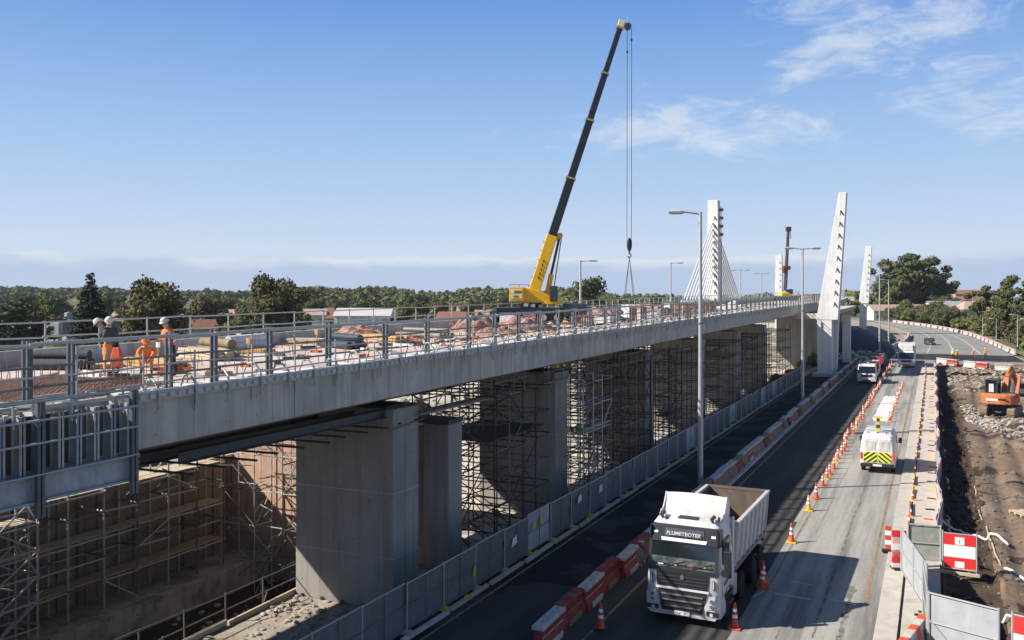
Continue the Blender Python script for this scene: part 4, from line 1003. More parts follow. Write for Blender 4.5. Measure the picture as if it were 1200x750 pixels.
lamp('faint lamp on the far side of the bridge left of the small far pylon', -36, 212, 15.9, (-1,1), rz=CA, r0=.18, r1=.12)
for k, (y, s) in enumerate(((232,-1),(205,-1),(258,1),(189,-1))):
    lamp(('short pale lamp behind the outer barrier of the bend','pale street lamp at the right end of the outer bend','far short lamp post beyond the outer bend','curved lamp post nearest the right edge of the picture')[k], rd(y,1)+2.2+(k % 2), y, (5.5,7,5,6.5)[k], (s,), rz=CA, r0=.11, r1=.07, al=1.2)

# ================================================================== VEHICLES
def wheel(parent, x, y, r=.5, w=.32, rim=K['galv_d'], dual=False):
    s = 1 if x > 0 else -1
    t = link('wheel', None, parent, (x, y, r))
    mb = MB(); n = 22; prof = [(r*.55,-w/2),(r*.9,-w/2),(r,-w/2+.05),(r,w/2-.05),(r*.9,w/2),(r*.55,w/2)]
    mb.loft([[(px, rr*math.cos(2*math.pi*i/n), rr*math.sin(2*math.pi*i/n)) for i in range(n)] for rr, px in prof]); mb.build('tyre', K['rubber'], t, smooth=True)
    mb = MB(); mb.loft([[(s*px, rr*math.cos(2*math.pi*i/n), rr*math.sin(2*math.pi*i/n)) for i in range(n)] for rr, px in ((r*.56,w*.42),(r*.5,w*.30),(r*.22,w*.26),(r*.2,w*.42))]); mb.build('rim', rim, t, smooth=True)
    for k in range(8):
        a = k*math.pi/4; mb = MB(); mb.tube((s*w*.28,math.cos(a)*r*.34,math.sin(a)*r*.34),(s*w*.36,math.cos(a)*r*.34,math.sin(a)*r*.34),.03,n=6)
        if r > .45: mb.build('wheel_nut', K['chrome'], t)
    return t
def panel_yz(mb, x, pts, th=.02):   # flat plate in the side plane
    mb.prism(pts, 'x', x-th/2, x+th/2)
T = thing('tipper_lorry', 'white tipper lorry with curved roof deflector and empty grey bin facing the camera', 'lorry', (-7.56, 29.35, 0), R(-1.2))
# cab shell: rings from the bottom up (front is -y)
def cabring(z, w, y0, y1, r=.16):
    w2 = w/2; return [(-w2+r,y0,z),(w2-r,y0,z),(w2-r*.3,y0+r*.3,z),(w2,y0+r,z),(w2,y1,z),(-w2,y1,z),(-w2,y0+r,z),(-w2+r*.3,y0+r*.3,z)]
mb = MB(); mb.loft([cabring(.95,2.44,.06,2.15),cabring(1.25,2.48,.03,2.15),cabring(1.78,2.48,.04,2.15),cabring(2.05,2.46,.08,2.15),cabring(2.78,2.36,.26,2.15,.14),cabring(3.22,2.26,.42,2.15,.16),cabring(3.36,2.1,.62,2.1,.2)])
mb.build('cab', K['white'], T, smooth=True, bevel=.015)
mb = MB(); mb.loft([cabring(.30,2.36,.14,1.1),cabring(.36,2.48,.02,.9),cabring(.72,2.50,-.03,.85),cabring(.98,2.48,.03,.6)]); mb.build('bumper', K['white'], T, smooth=True)
def front_pane(name, z0, z1, w0, w1, m, out=.02, y0=None, y1=None, th=.03, parent=T, x=0, bevel=.0):
    def fy(z):
        P = [(.30,.0),(.72,-.03),(1.25,.03),(1.78,.04),(2.05,.08),(2.78,.26),(3.22,.42),(3.36,.62)]
        for (a, ya), (b, yb) in zip(P[:-1], P[1:]):
            if a <= z <= b: return ya+(yb-ya)*(z-a)/(b-a)
        return .62
    ya = fy(z0)-out; yb = fy(z1)-out; mb = MB()
    mb.add([(x-w0/2,ya,z0),(x+w0/2,ya,z0),(x+w1/2,yb,z1),(x-w1/2,yb,z1),(x-w0/2,ya+th,z0),(x+w0/2,ya+th,z0),(x+w1/2,yb+th,z1),(x-w1/2,yb+th,z1)], [(0,1,2,3),(7,6,5,4),(0,4,5,1),(1,5,6,2),(2,6,7,3),(3,7,4,0)])
    return mb.build(name, m, parent, bevel=bevel)
ws = front_pane('windscreen', 1.86, 2.66, 2.26, 2.14, K['glass'], .02)
front_pane('dash_reflection', 1.87, 2.20, 2.2, 2.15, K['dash_sheen'], .026, th=.03)  # paler pane over the lower windscreen, imitating dash and reflected light
front_pane('windscreen_surround', 1.74, 1.88, 2.42, 2.40, K['black'], .035, th=.06)
for s in (-1,1): front_pane('pillar_trim', 1.86, 2.7, .10, .10, K['black'], .03, x=s*1.13)
front_pane('dashboard_edge', 1.88, 2.0, 2.1, 2.1, K['boom_black'], .024)
for s in (-.55,.35): rod('wiper', (s,.02,1.90), (s+.62,.06,2.12), .016, K['black'], T)
v = front_pane('sun_visor', 2.66, 3.22, 2.30, 2.20, K['boom_black'], .05, th=.10, bevel=.02)
for s in (-1,1):
    mb = MB(); mb.loft([[(s*1.13,.18,z),(s*1.19,.30,z),(s*1.19,.75,z),(s*1.11,.75,z)] for z in (2.62,3.16)]); mb.build('visor_end', K['boom_black'], T, bevel=.02)
front_pane('name_frame', 2.86, 3.12, 1.36, 1.30, K['steel_dark'], .065)
front_pane('visor_strip', 2.72, 2.82, 1.5, 1.56, K['refl'], .075)
ang = math.atan2(.44, .16)
text_part('lettering', 'FLUMETBOTEK', .165, K['bar_white'], T, (0,.16,2.93), (R(90-18),0,0), bold=.004, ext=.004, spacing=1.08)
for s in (-1,1): front_pane('marker_lamp', 2.93, 3.0, .14, .14, K['refl'], .062, x=s*.98)
mb = MB(); mb.loft([[(-.36,.70,3.355),(.36,.70,3.355),(.33,.95,3.40),(-.33,.95,3.40)],[(-.36,.70,3.39),(.36,.70,3.39),(.33,.95,3.43),(-.33,.95,3.43)]]); mb.build('roof_hatch', K['black'], T)
mb = MB(); mb.loft([cabring(3.355,2.08,.64,2.1,.2),cabring(3.40,1.96,.9,2.08,.2)]); mb.build('roof', K['white'], T, smooth=True)
for s in (-1,1): 
    mb = MB(); mb.tube((s*.86,.62,3.37),(s*.86,.62,3.47),.05,n=8); mb.tube((s*.86,.45,3.5),(s*.86,.85,3.5),.05,.07,n=8); mb.build('horn', K['steel_dark'], T, smooth=True)
    mb = MB(); mb.tube((s*1.0,.95,3.3),(s*1.0,.95,3.5),.045,n=10); mb.build('beacon', K['orange'], T, smooth=True)
# deflector: concave curved sheet with thickness and side cheeks
def dsurf(u, v): # u -1..1 across, v 0..1 from bottom front up and back
    return Vector((u*(1.02+.08*v), 1.02+.75*v**.75+.14*u*u*(1-v), 3.38+.66*v**1.35-.05*u*u))
mb = MB(); nu, nv = 15, 8; V = []
for k in (0,1):
    for i in range(nu):
        for j in range(nv):
            p = dsurf(-1+2*i/(nu-1), j/(nv-1)); V.append((p.x, p.y+.03*k, p.z+(-.015*k)))
F = []
for i in range(nu-1):
    for j in range(nv-1):
        q = i*nv+j; F.append((q,q+nv,q+nv+1,q+1)); q += nu*nv; F.append((q,q+1,q+nv+1,q+nv))
for i in range(nu-1):
    for j in (0,nv-1): q = i*nv+j; F.append((q,q+nv,q+nv+nu*nv,q+nu*nv))
for j in range(nv-1):
    for i in (0,nu-1): q = i*nv+j; F.append((q,q+1,q+1+nu*nv,q+nu*nv))
mb.add(V, F); mb.build('roof_deflector', K['white'], T, smooth=True)
for s in (-1,1):
    pts = [(1.0,3.36),(1.15,3.52)]+[(1.02+.75*(j/6)**.75, 3.36+.66*(j/6)**1.35) for j in range(2,7)]+[(1.95,3.95),(2.12,3.75),(2.14,3.36)]
    mb = MB(); mb.prism(pts, 'x', s*1.07-.02, s*1.07+.02); mb.build('deflector_cheek', K['white'], T, bevel=.008)
for s in (-.6,0,.6): rod('strut', (s,1.9,3.4), (s,1.75,3.95), .02, K['galv_d'], T)
# grille
front_pane('grille', 1.24, 1.72, 1.72, 1.80, K['black'], .03, th=.05)
for z in (1.36,1.47,1.58): front_pane('grille_bar', z, z+.03, 1.6, 1.62, K['steel_dark'], .05)
mb = MB(); mb.tube((0,-.03,1.60),(0,.02,1.60),.075,n=16); mb.build('badge', K['chrome'], T)
front_pane('grille_trim', 1.17, 1.235, 1.80, 1.78, K['white'], .05, th=.06)
front_pane('lower_grille', .46, 1.12, 1.40, 1.66, K['black'], .03, th=.06)
for z in (.60,.80,.98):
    front_pane('grille_bar', z, z+.05, 1.24+.22*(z-.6)*2, 1.26+.22*(z-.6)*2, K['chrome'], .06)
front_pane('bumper_lip', .31, .40, 2.2, 2.3, K['bar_white'], .02)
mb = MB(); mb.box((0,-.05,.42), (.52,.02,.12)); mb.build('number_plate', K['refl'], T)
text_part('number_plate_text', 'LBT 42', .10, K['black'], T, (0,-.063,.385), (R(90),0,0), ext=.002)
for s in (-1,1):
    mb = MB(); mb.loft([[(s*.74,-.06,.60),(s*1.12,-.02,.60),(s*1.20,.08,.62)],[(s*.86,-.02,1.16),(s*1.14,.02,1.16),(s*1.22,.12,1.14)]][::1]) if False else None
    mb = MB(); mb.add([(s*.78,-.07,.62),(s*1.10,-.05,.62),(s*1.24,.12,.64),(s*1.24,.14,1.14),(s*1.10,0,1.12),(s*.90,-.03,1.10),(s*.78,.1,.62),(s*.9,.1,1.1)], [(0,1,4,5),(1,2,3,4),(0,5,7,6)]); mb.build('headlight_housing', K['white_dirty'], T)
    mb = MB(); mb.add([(s*.84,-.085,.68),(s*1.08,-.07,.68),(s*1.20,.07,.70),(s*1.20,.08,1.06),(s*1.09,-.03,1.06),(s*.92,-.055,1.04),(s*.84,.0,.68),(s*.92,.0,1.04)], [(0,1,4,5),(1,2,3,4),(0,5,7,6)]); h_ = mb.build('headlight', K['lamp_glass'], T)
    for zz in (.78,.95): mb = MB(); mb.tube((s*1.0,-.10,zz),(s*1.0,-.06,zz),.065,n=12); mb.build('bulb', K['chrome'], h_)
    mb = MB(); mb.tube((s*.98,-.055,.50),(s*.98,-.02,.50),.06,n=12); mb.build('fog_lamp', K['lamp_glass'], T)
    mb = MB(); mb.box((s*1.02,-.02,.52), (.42,.03,.14)); mb.build('lamp_recess', K['black'], T, bevel=.01)
    mb = MB(); mb.box((s*1.05,-.0,1.46), (.09,.05,.30)); mb.build('corner_vent', K['steel_dark'], T, bevel=.02)
    mb = MB(); mb.box((s*1.05,-.03,1.46), (.045,.03,.24)); mb.build('vent_trim', K['white'], T, bevel=.01)
    # side window, door lines, handles, mirrors, steps
    mb = MB(); mb.prism([(.48,2.02),(1.42,1.98),(1.42,2.72),(.60,2.72)], 'x', s*1.225-.012, s*1.225+.012); mb.build('side_window', K['glass'], T)
    mb = MB(); mb.prism([(.40,1.95),(1.5,1.90),(1.5,2.80),(.55,2.80)], 'x', s*1.21-.018, s*1.21+.018); mb.build('window_frame', K['black'], T)
    for yy in (.42,1.52): bar('door_gap', (s*1.243,yy,.98), (s*1.238,yy+.01,1.9), .012, .012, K['black'], T)
    mb = MB(); mb.box((s*1.255,1.38,1.78), (.04,.2,.05)); mb.build('door_handle', K['black'], T, bevel=.01)
    for z_, h in ((2.28,.62),(1.86,.28)):
        mb = MB(); mb.box((s*1.46,.22,z_), (.24,.13,h)); mb.build('mirror', K['black'], T, bevel=.035)
    rod('mirror_arm', (s*1.2,.5,2.66), (s*1.46,.24,2.6), .022, K['black'], T); rod('mirror_arm', (s*1.22,.45,1.8), (s*1.46,.24,1.75), .022, K['black'], T)
    mb = MB(); mb.tube((s*1.42,.0,1.9),(s*1.42,.08,1.9),.13,n=14); mb.build('round_mirror', K['black'], T)
    for z_ in (.48,.80): mb = MB(); mb.box((s*1.17,1.75,z_), (.18,.5,.05)); mb.build('step', K['galv_d'], T)
    # wheel arch and side skirt
    mb = MB(); n = 12; pts = [(1.3+.66*math.cos(a), .5+.66*math.sin(a)) for a in [math.pi*k/n for k in range(n+1)]]+[(1.3+.58*math.cos(a), .5+.58*math.sin(a)) for a in [math.pi*(n-k)/n for k in range(n+1)]]
    mb.prism(pts, 'x', s*1.05-.16, s*1.05+.18); mb.build('wheel_arch', K['black'], T)
    mb = MB(); mb.prism([(.14,.34),(.66,.34),(.68,.95),(.1,.95)], 'x', s*1.235-.03, s*1.235+.015); mb.build('bumper_corner', K['white'], T, bevel=.01)
    mb = MB(); mb.bx(min(s*.95,s*1.22),max(s*.95,s*1.22),2.35,2.75,.45,1.2); mb.build('tank', K['galv'], T, bevel=.06)
    mb = MB(); mb.prism([(1.96,.95),(2.15,.95),(2.15,3.3),(1.96,3.3)], 'x', s*1.22-.03, s*1.22+.03); mb.build('side_fairing', K['white'], T, bevel=.015)
    bar('side_decal', (s*1.245,.62,1.35), (s*1.245,1.3,1.40), .012, .13, K['steel_blue'], T); 
    mb = MB(); mb.box((s*1.256,1.74,2.5), (.008,.12,.14)); mb.build('sticker', K['brightred'], T)
# interior hints behind the glass: pale papers on the dash
for x_, m_ in ((-.3,'refl'),(.25,'orange'),(.7,'cone_yellow'),(-.75,'refl')):
    mb = MB(); mb.box((x_,.045,1.975+.03*x_), (.18,.012,.035)); mb.build('dash_item', K[m_], ws, bevel=.004)
# chassis, axles, bin
for s in (-.42,.42): bar('chassis_rail', (s,.6,.85), (s,8.1,.85), .09, .28, K['steel_dark'], T)
for y_ in (1.3,3.55,5.5,6.85):
    for s in (-1,1): wheel(T, s*1.06, y_, .5, .32 if y_ < 4 else .42)
    rod('axle', (-1,y_,.5), (1,y_,.5), .07, K['steel_dark'], T)
for y_ in (5.5,6.85):
    for s in (-1,1):
        mb = MB(); n = 8; pts = [(y_+.62*math.cos(a), .5+.62*math.sin(a)) for a in [math.pi*(.2+.6*k/n) for k in range(n+1)]]+[(y_+.57*math.cos(a), .5+.57*math.sin(a)) for a in [math.pi*(.2+.6*(n-k)/n) for k in range(n+1)]]
        mb.prism(pts, 'x', s*1.06-.24, s*1.06+.22); mb.build('mudguard', K['black'], T)
bin_ = link('tipper_bin', None, T, (0,0,0))
Y0, Y1, ZB, ZT, WB, WT = 2.55, 8.35, 1.32, 2.92, 2.24, 2.5
def slab4(a, b, c, d, n, th, name, m):
    a, b, c, d = map(Vector, (a,b,c,d)); n = Vector(n)*th; mb = MB(); mb.add([a,b,c,d,a+n,b+n,c+n,d+n], [(0,1,2,3),(7,6,5,4),(0,4,5,1),(1,5,6,2),(2,6,7,3),(3,7,4,0)]); return mb.build(name, m, bin_)
for s in (-1,1):
    slab4((s*WB/2,Y0,ZB),(s*WB/2,Y1,ZB),(s*WT/2,Y1+.0,ZT),(s*WT/2,Y0,ZT),(-s,0,0),.03,'side_wall',K['white_dirty'])
    slab4((s*(WB/2-.035),Y0+.05,ZB+.1),(s*(WB/2-.035),Y1-.05,ZB+.1),(s*(WT/2-.035),Y1-.05,ZT-.02),(s*(WT/2-.035),Y0+.05,ZT-.02),(-s,0,0),.015,'lining',K['tip_in'])
    bar('top_rail', (s*WT/2,Y0,ZT+.02), (s*WT/2,Y1,ZT+.02), .13, .10, K['white_dirty'], bin_)
    bar('bottom_rail', (s*(WB/2+.02),Y0,ZB), (s*(WB/2+.02),Y1,ZB), .10, .14, K['galv_d'], bin_)
    for k in range(8):
        y_ = Y0+.12+k*(Y1-Y0-.24)/7; mb = MB(); mb.beam((s*(WB/2+.02),y_,ZB), (s*(WT/2+.02),y_,ZT), .09, .08, side=(0,1,0)); mb.build('rib', K['white_dirty'], bin_)
slab4((-WB/2,Y0,ZB),(WB/2,Y0,ZB),(WT/2,Y0,ZT+.05),(-WT/2,Y0,ZT+.05),(0,1,0),.05,'front_wall',K['white_dirty'])
slab4((-WB/2,Y1-.05,ZB),(WB/2,Y1-.05,ZB),(WT/2,Y1-.05,ZT-.02),(-WT/2,Y1-.05,ZT-.02),(0,1,0),.05,'tailgate',K['tip_in'])
bar('top_rail', (-WT/2,Y1,ZT+.02), (WT/2,Y1,ZT+.02), .13, .10, K['tip_in'], bin_); bar('top_rail', (-WT/2,Y0,ZT+.06), (WT/2,Y0,ZT+.06), .13, .08, K['white_dirty'], bin_)
mb = MB(); mb.bx(-WB/2,WB/2,Y0,Y1,ZB-.04,ZB+.06); mb.build('floor', K['tip_in'], bin_)
mb = MB()
for k in range(60): mb.ico((rnd.uniform(-.9,.9), rnd.uniform(Y1-2.2,Y1-.3), ZB+.08), rnd.uniform(.06,.2), (1,1,.5), 1, .3)
tag(mb.build('soil', K['dirt'], bin_), kind='stuff')
rod('ram', (0,2.42,1.1), (0,2.42,2.8), .11, K['galv'], T); block('ram_box', (0,2.36,1.9), (.9,.2,1.6), K['steel_dark'], T)
for s in (-1,1): mb = MB(); mb.box((s*.85,Y1+.05,.95), (.42,.06,.14)); mb.build('tail_light', K['red'], T); 
bar('rear_bar', (-1.1,Y1,.6), (1.1,Y1,.6), .1, .14, K['galv_d'], T)

# generic flat front truck / van
def small_truck(label, loc, rz, W=2.2, L_=6.5, H=2.35, box=None, cabcol=K['white'], boxcol=K['white'], bright=False):
    t = thing('truck', label, 'truck', loc, rz); w = W/2
    def ring(z, ww, y0, y1, r=.12): ww /= 2; return [(-ww+r,y0,z),(ww-r,y0,z),(ww,y0+r,z),(ww,y1,z),(-ww,y1,z),(-ww,y0+r,z)]
    mb = MB(); mb.loft([ring(.35,W*.97,.02,1.7),ring(.8,W,-.02,1.75),ring(1.25,W,.04,1.75),ring(H-.18,W*.92,.42,1.7),ring(H,W*.84,.62,1.6)]); mb.build('cab', cabcol, t, smooth=True, bevel=.02)
    y0, y1 = .05, .40; mb = MB(); z0, z1 = 1.30, H-.24
    mb.add([(-w*.9,.035,z0),(w*.9,.035,z0),(w*.82,.36,z1),(-w*.82,.36,z1),(-w*.9,.09,z0),(w*.9,.09,z0),(w*.82,.42,z1),(-w*.82,.42,z1)], [(0,1,2,3),(7,6,5,4),(0,4,5,1),(1,5,6,2),(2,6,7,3),(3,7,4,0)]); mb.build('windscreen', K['glass'], t)
    for s in (-1,1):
        mb = MB(); mb.prism([(.4,1.32),(1.35,1.32),(1.35,H-.32),(.62,H-.32)], 'x', s*w*.965-.015, s*w*.965+.015); mb.build('side_window', K['glass'], t)
        mb = MB(); mb.box((s*w*.78,-.02,.74), (.36,.08,.22)); mb.build('headlight', K['lamp_glass'], t, bevel=.03)
        mb = MB(); mb.box((s*(w+.17),.18,1.62), (.17,.1,.42)); mb.build('mirror', K['black'], t, bevel=.03); rod('mirror_arm', (s*w*.97,.3,1.7), (s*(w+.15),.2,1.75), .02, K['black'], t)
        for y_ in (.95, L_-1.3): wheel(t, s*(w-.2), y_, .4, .26)
    mb = MB(); mb.box((0,-.02,.98), (W*.6,.06,.28)); mb.build('grille', K['black'], t, bevel=.02)
    mb = MB(); mb.box((0,-.04,.45), (W*.97,.16,.26)); mb.build('bumper', K['white_dirty'], t, bevel=.03); mb = MB(); mb.box((0,-.125,.44), (W*.45,.02,.14)); mb.build('intake', K['black'], t)
    for s in (-.4,.4): bar('chassis_rail', (s,1,.62), (s,L_,.62), .1, .2, K['steel_dark'], t)
    if box: mb = MB(); mb.bx(-w*1.02,w*1.02,1.85,L_,.8,box); mb.build('box_body', boxcol, t, bevel=.04); mb = MB(); mb.bx(-w*.8,w*.8,1.0,1.84,H-.05,box-.1); mb.build('wind_deflector', boxcol, t, bevel=.1)
    else:
        mb = MB(); mb.bx(-w,w,1.85,L_,.78,.9); mb.build('flatbed', K['plank'], t)
        for s in (-1,1): mb = MB(); mb.bx(s*w-.03,s*w+.03,1.85,L_,.9,1.35); mb.build('drop_side', cabcol, t)
        for s in (-1,1): rod('headboard_post', (s*w*.9,1.9,.9), (s*w*.9,1.9,H+.1), .04, K['steel_dark'], t)
        mb = MB(); mb.bx(-w*.9,w*.9,1.87,1.93,1.4,H); mb.build('headboard', K['steel_dark'], t)
        mb = MB(); mb.bx(w*.1,w*.9,2.3,3.4,.9,2.3); mb.build('load', K['hivis_y'], t, bevel=.08); mb = MB(); mb.bx(-w*.8,0,2.6,5,.9,1.9); mb.build('load', K['bar_rust'], t, bevel=.08)
    block('roof_beacon', (0,.9,H+.06), (.9,.22,.12), K['galv'], t); block('beacon_lamp', (.1,.9,H+.17), (.2,.2,.14), K['white'], t)
    return t
small_truck('white flatbed truck coming towards the camera in the shaded lane beside the cones', (-7.45,118.2,.01), 0)
small_truck('white box truck standing on the lane right of the cones, far away', (-3.7,146.5,.01), 0, W=2.35, H=2.5, box=3.5, L_=7.5)
def car(label, loc, rz, col, W=1.8, L_=4.3, H=1.5):
    t = thing('car', label, 'car', loc, rz); w = W/2
    pr = [(0,.35),(.0,.75),(.9,.92),(1.45,H-.06),(2.0,H),(3.2,H-.02),(3.9,1.0),(4.25,.95),(4.3,.4)]
    mb = MB(); mb.prism([(y*L_/4.3,z) for y, z in pr], 'x', -w, w); mb.build('body', col, t, smooth=True, bevel=.08)
    mb = MB(); mb.add([(-w*.8,.93,.95),(w*.8,.93,.95),(w*.7,1.43,H-.1),(-w*.7,1.43,H-.1),(-w*.8,1.1,.9),(w*.8,1.1,.9),(w*.7,1.6,H-.12),(-w*.7,1.6,H-.12)], [(0,1,2,3),(7,6,5,4),(0,4,5,1),(1,5,6,2),(2,6,7,3),(3,7,4,0)]); mb.build('windscreen', K['glass'], t)
    for s in (-1,1):
        mb = MB(); mb.prism([(1.25,.97),(3.55,.98),(3.1,H-.12),(1.6,H-.12)], 'x', s*w-.015, s*w+.015); mb.build('side_window', K['glass'], t)
        mb = MB(); mb.box((s*w*.75,-.0,.68), (.36,.06,.14)); mb.build('headlight', K['lamp_glass'], t)
        for y_ in (.8,3.4): wheel(t, s*(w-.12), y_, .32, .22)
    return t
car('dark red pickup waiting behind the white flatbed truck', (-7.6,128.2,.01), 0, K['road_red'], W=2.0, H=1.9, L_=5.2)
car('pale car in the queue far behind the flatbed truck', (-7.9,137.5,.01), 0, K['white_dirty'])
car('second red car farther back in the queue', (-7.8,145.5,.01), 0, K['road_red'])
car('grey car farthest back in the queue', (-8.0,153.5,.01), 0, K['galv_d'])
car('dark car driving away on the bend beyond the junction', (-.5,214,.01), R(8), K['steel_dark'])
car('pale car parked left of the bend', (-9.5,205,.0), R(20), K['white_dirty'])
# road maintenance van seen from behind
V_ = thing('van', 'white van with yellow and black chevrons on its rear doors driving away', 'van', (-3.12, 59.3, .01), 0)
W = 1.98
def vr(z, w, y0, y1, r=.14): w /= 2; return [(-w+r,y0,z),(w-r,y0,z),(w,y0+r,z),(w,y1-r*2,z),(w-r*2,y1,z),(-w+r*2,y1,z),(-w,y1-r*2,z),(-w,y0+r,z)]
mb = MB(); mb.loft([vr(.38,W,.03,5.2),vr(.75,W+.03,0,5.35),vr(1.3,W+.02,.0,4.7),vr(1.95,W-.12,.07,4.15),vr(2.28,W-.24,.16,3.9),vr(2.42,W-.50,.32,3.6,.2)]); mb.build('body', K['white'], V_, smooth=True, bevel=.02)
for s in (-1,1):
    d = link('rear_door', None, V_, (0,0,0))
    mb = MB(); a, b = sorted((s*.02, s*.80)); mb.add([(a,-.012,.62),(b,-.012,.62),(b*.93 if s>0 else b,.06,2.12),(a if s>0 else a*.93,.06,2.12),(a,.03,.62),(b,.03,.62),(b*.93 if s>0 else b,.12,2.12),(a if s>0 else a*.93,.12,2.12)], [(0,1,2,3),(7,6,5,4),(0,4,5,1),(1,5,6,2),(2,6,7,3),(3,7,4,0)]); mb.build('door_skin', K['white'], d, bevel=.02)
    mb = MB(); a, b = sorted((s*.10, s*.70)); mb.add([(a,.0,1.38),(b,.0,1.38),(b*.97,.035,1.98),(a,.035,1.98),(a,.03,1.38),(b,.03,1.38),(b*.97,.065,1.98),(a,.065,1.98)], [(0,1,2,3),(7,6,5,4),(0,4,5,1),(1,5,6,2),(2,6,7,3),(3,7,4,0)]); mb.build('window_panel', K['bar_white'], d, bevel=.015)
    mb = MB(); mb.bx(min(s*.03,s*.80),max(s*.03,s*.80),-.028,-.008,.68,1.30); mb.build('chevron_panel', K['cone_yellow'] if False else K['hivis_y'], V_)
    for k in range(4):
        o_ = -.30+.27*k; pts = []
        # diagonal stripe clipped to the panel
        def clip(x): return x
        za, zb_ = .69, 1.29
        x_in = .05; x_out = .79
        def zline(x, off): return 1.05+off+.0-(x-.05)*.80
        poly = []
        for (xx, oo) in ((x_in,o_),(x_out,o_),(x_out,o_+.13),(x_in,o_+.13)): poly.append([xx, zline(xx, oo)])
        # Sutherland clip in z
        def cl(P, lim, keep_above):
            out = []
            for i in range(len(P)):
                A, B = P[i], P[(i+1) % len(P)]; ia = (A[1] >= lim) == keep_above or A[1] == lim; ib = (B[1] >= lim) == keep_above or B[1] == lim
                if ia: out.append(A)
                if ia != ib: tt = (lim-A[1])/(B[1]-A[1]); out.append([A[0]+(B[0]-A[0])*tt, lim])
            return out
        poly = cl(poly, za, True); poly = cl(poly, zb_, False) if poly else poly
        if len(poly) >= 3:
            mb = MB(); mb.prism([(s*p[0], p[1]) for p in poly], 'y', -.036, -.029); mb.build('chevron_stripe', K['black'], V_)
    mb = MB(); mb.box((s*.92,.0,1.05), (.13,.06,.42)); mb.build('tail_light', K['brightred'], V_, bevel=.02)
    mb = MB(); mb.box((s*1.17,3.75,1.55), (.2,.12,.34)); mb.build('mirror', K['black'], V_, bevel=.03); rod('mirror_arm', (s*.93,3.9,1.4), (s*1.15,3.78,1.45), .025, K['black'], V_)
    for y_ in (.95,4.4): wheel(V_, s*.86, y_, .34, .24)
    mb = MB(); mb.prism([(3.1,1.4),(4.2,1.4),(3.9,1.95),(3.1,1.98)], 'x', s*.985-.02, s*.985+.005); mb.build('side_window', K['glass'], V_)
mb = MB(); mb.box((0,-.04,.50), (W*.98,.16,.20)); mb.build('bumper', K['black'], V_, bevel=.03)
mb = MB(); mb.box((0,-.125,.52), (.5,.02,.11)); mb.build('number_plate', K['refl'], V_)
mb = MB(); mb.add([(-.82,4.75,1.3),(.82,4.75,1.3),(.75,4.17,1.92),(-.75,4.17,1.92),(-.82,4.6,1.25),(.82,4.6,1.25),(.75,4.0,1.9),(-.75,4.0,1.9)], [(0,1,2,3),(7,6,5,4),(0,4,5,1),(1,5,6,2),(2,6,7,3),(3,7,4,0)]); mb.build('windscreen', K['glass'], V_)
for x_ in (-.55,0,.5): mb = MB(); mb.tube((x_,.35,2.38),(x_,.35,2.5),.05,n=10); mb.build('roof_lamp', K['brightred'] if x_ else K['steel_dark'], V_)
bar('roof_bar', (-.8,1.2,2.5), (.8,1.2,2.5), .06, .05, K['galv'], V_); bar('roof_bar', (-.8,3.0,2.5), (.8,3.0,2.5), .06, .05, K['galv'], V_)
o = thing('cone_stack', 'yellow stack of hazard gear standing upright on the van roof', 'hazard gear', (-3.12, 60.1, 2.5))
for k in range(4): mb = MB(); mb.box((0,0,.1+.2*k), (.26-.03*k,.26,.19)); mb.build('band', K['cone_yellow'] if k % 2 == 0 else K['steel_dark'], o, bevel=.02)
block('cap', (0,0,.86), (.5,.3,.08), K['cone_yellow'], o)
for k, (x_, y_) in enumerate(((-3.0,72.8),)):
    t = thing('marker_post', 'short yellow marker with cross top standing on the lane in front of the van', 'marker', (x_-.3, y_, .01))
    block('post', (0,0,.45), (.14,.14,.9), K['cone_yellow'], t); block('top_plate', (0,0,.95), (.6,.1,.16), K['cone_yellow'], t); block('base', (0,0,.04), (.5,.4,.08), K['black'], t)

# excavator
E = thing('excavator', 'orange tracked excavator with its back to the camera on the churned soil', 'excavator', (5.6, 93.8, -.1), R(-14))
for s in (-1,1):
    tr = link('track', None, E, (s*1.12, 0, 0)); mb = MB(); n = 10
    pts = [(-1.5+.4*math.cos(a), .42+.4*math.sin(a)) for a in [math.pi/2+math.pi*k/n for k in range(n+1)]]+[(1.7+.4*math.cos(a), .42+.4*math.sin(a)) for a in [-math.pi/2+math.pi*k/n for k in range(n+1)]]
    mb.prism(pts, 'x', -.3, .3); mb.build('belt', K['bar_tan'], tr, bevel=.02)
    for k in range(14): mb = MB(); mb.box((0,-1.4+k*.235,.85), (.62,.1,.05)); mb.build('shoe', K['bar_tan'], tr)
    for k in range(4): mb = MB(); mb.box((0,-1.92+.02*k,.2+.15*k), (.62,.06,.07)); mb.build('shoe', K['bar_tan'], tr)
mb = MB(); mb.bx(-.8,.8,-1,1.2,.4,.9); mb.build('undercarriage', K['steel_dark'], E); mb = MB(); mb.tube((0,0,.9),(0,0,1.1),.6,n=16); mb.build('slew_ring', K['steel_dark'], E)
mb = MB(); n = 9; a_ = [math.pi*(1+k/n) for k in range(n+1)]; arc = [(1.42*math.cos(a), -1.2+.75*math.sin(a)) for a in a_]
mb.prism(arc+[(1.42,-.7),(-1.42,-.7)], 'z', 1.12, 2.05); mb.build('counterweight', K['dig_orange'], E, bevel=.1)
text_part('lettering', 'ZAXIS', .28, K['refl'], E, (-.25,-1.97,1.45), (R(90),0,0), bold=.01, ext=.01) if False else None
mb = MB(); mb.box((-.35,-1.955,1.55), (.95,.03,.20)); mb.build('decal', K['refl'], E)
mb = MB(); mb.box((.45,-1.93,1.62), (.7,.03,.16)); mb.build('decal', K['boom_black'], E)
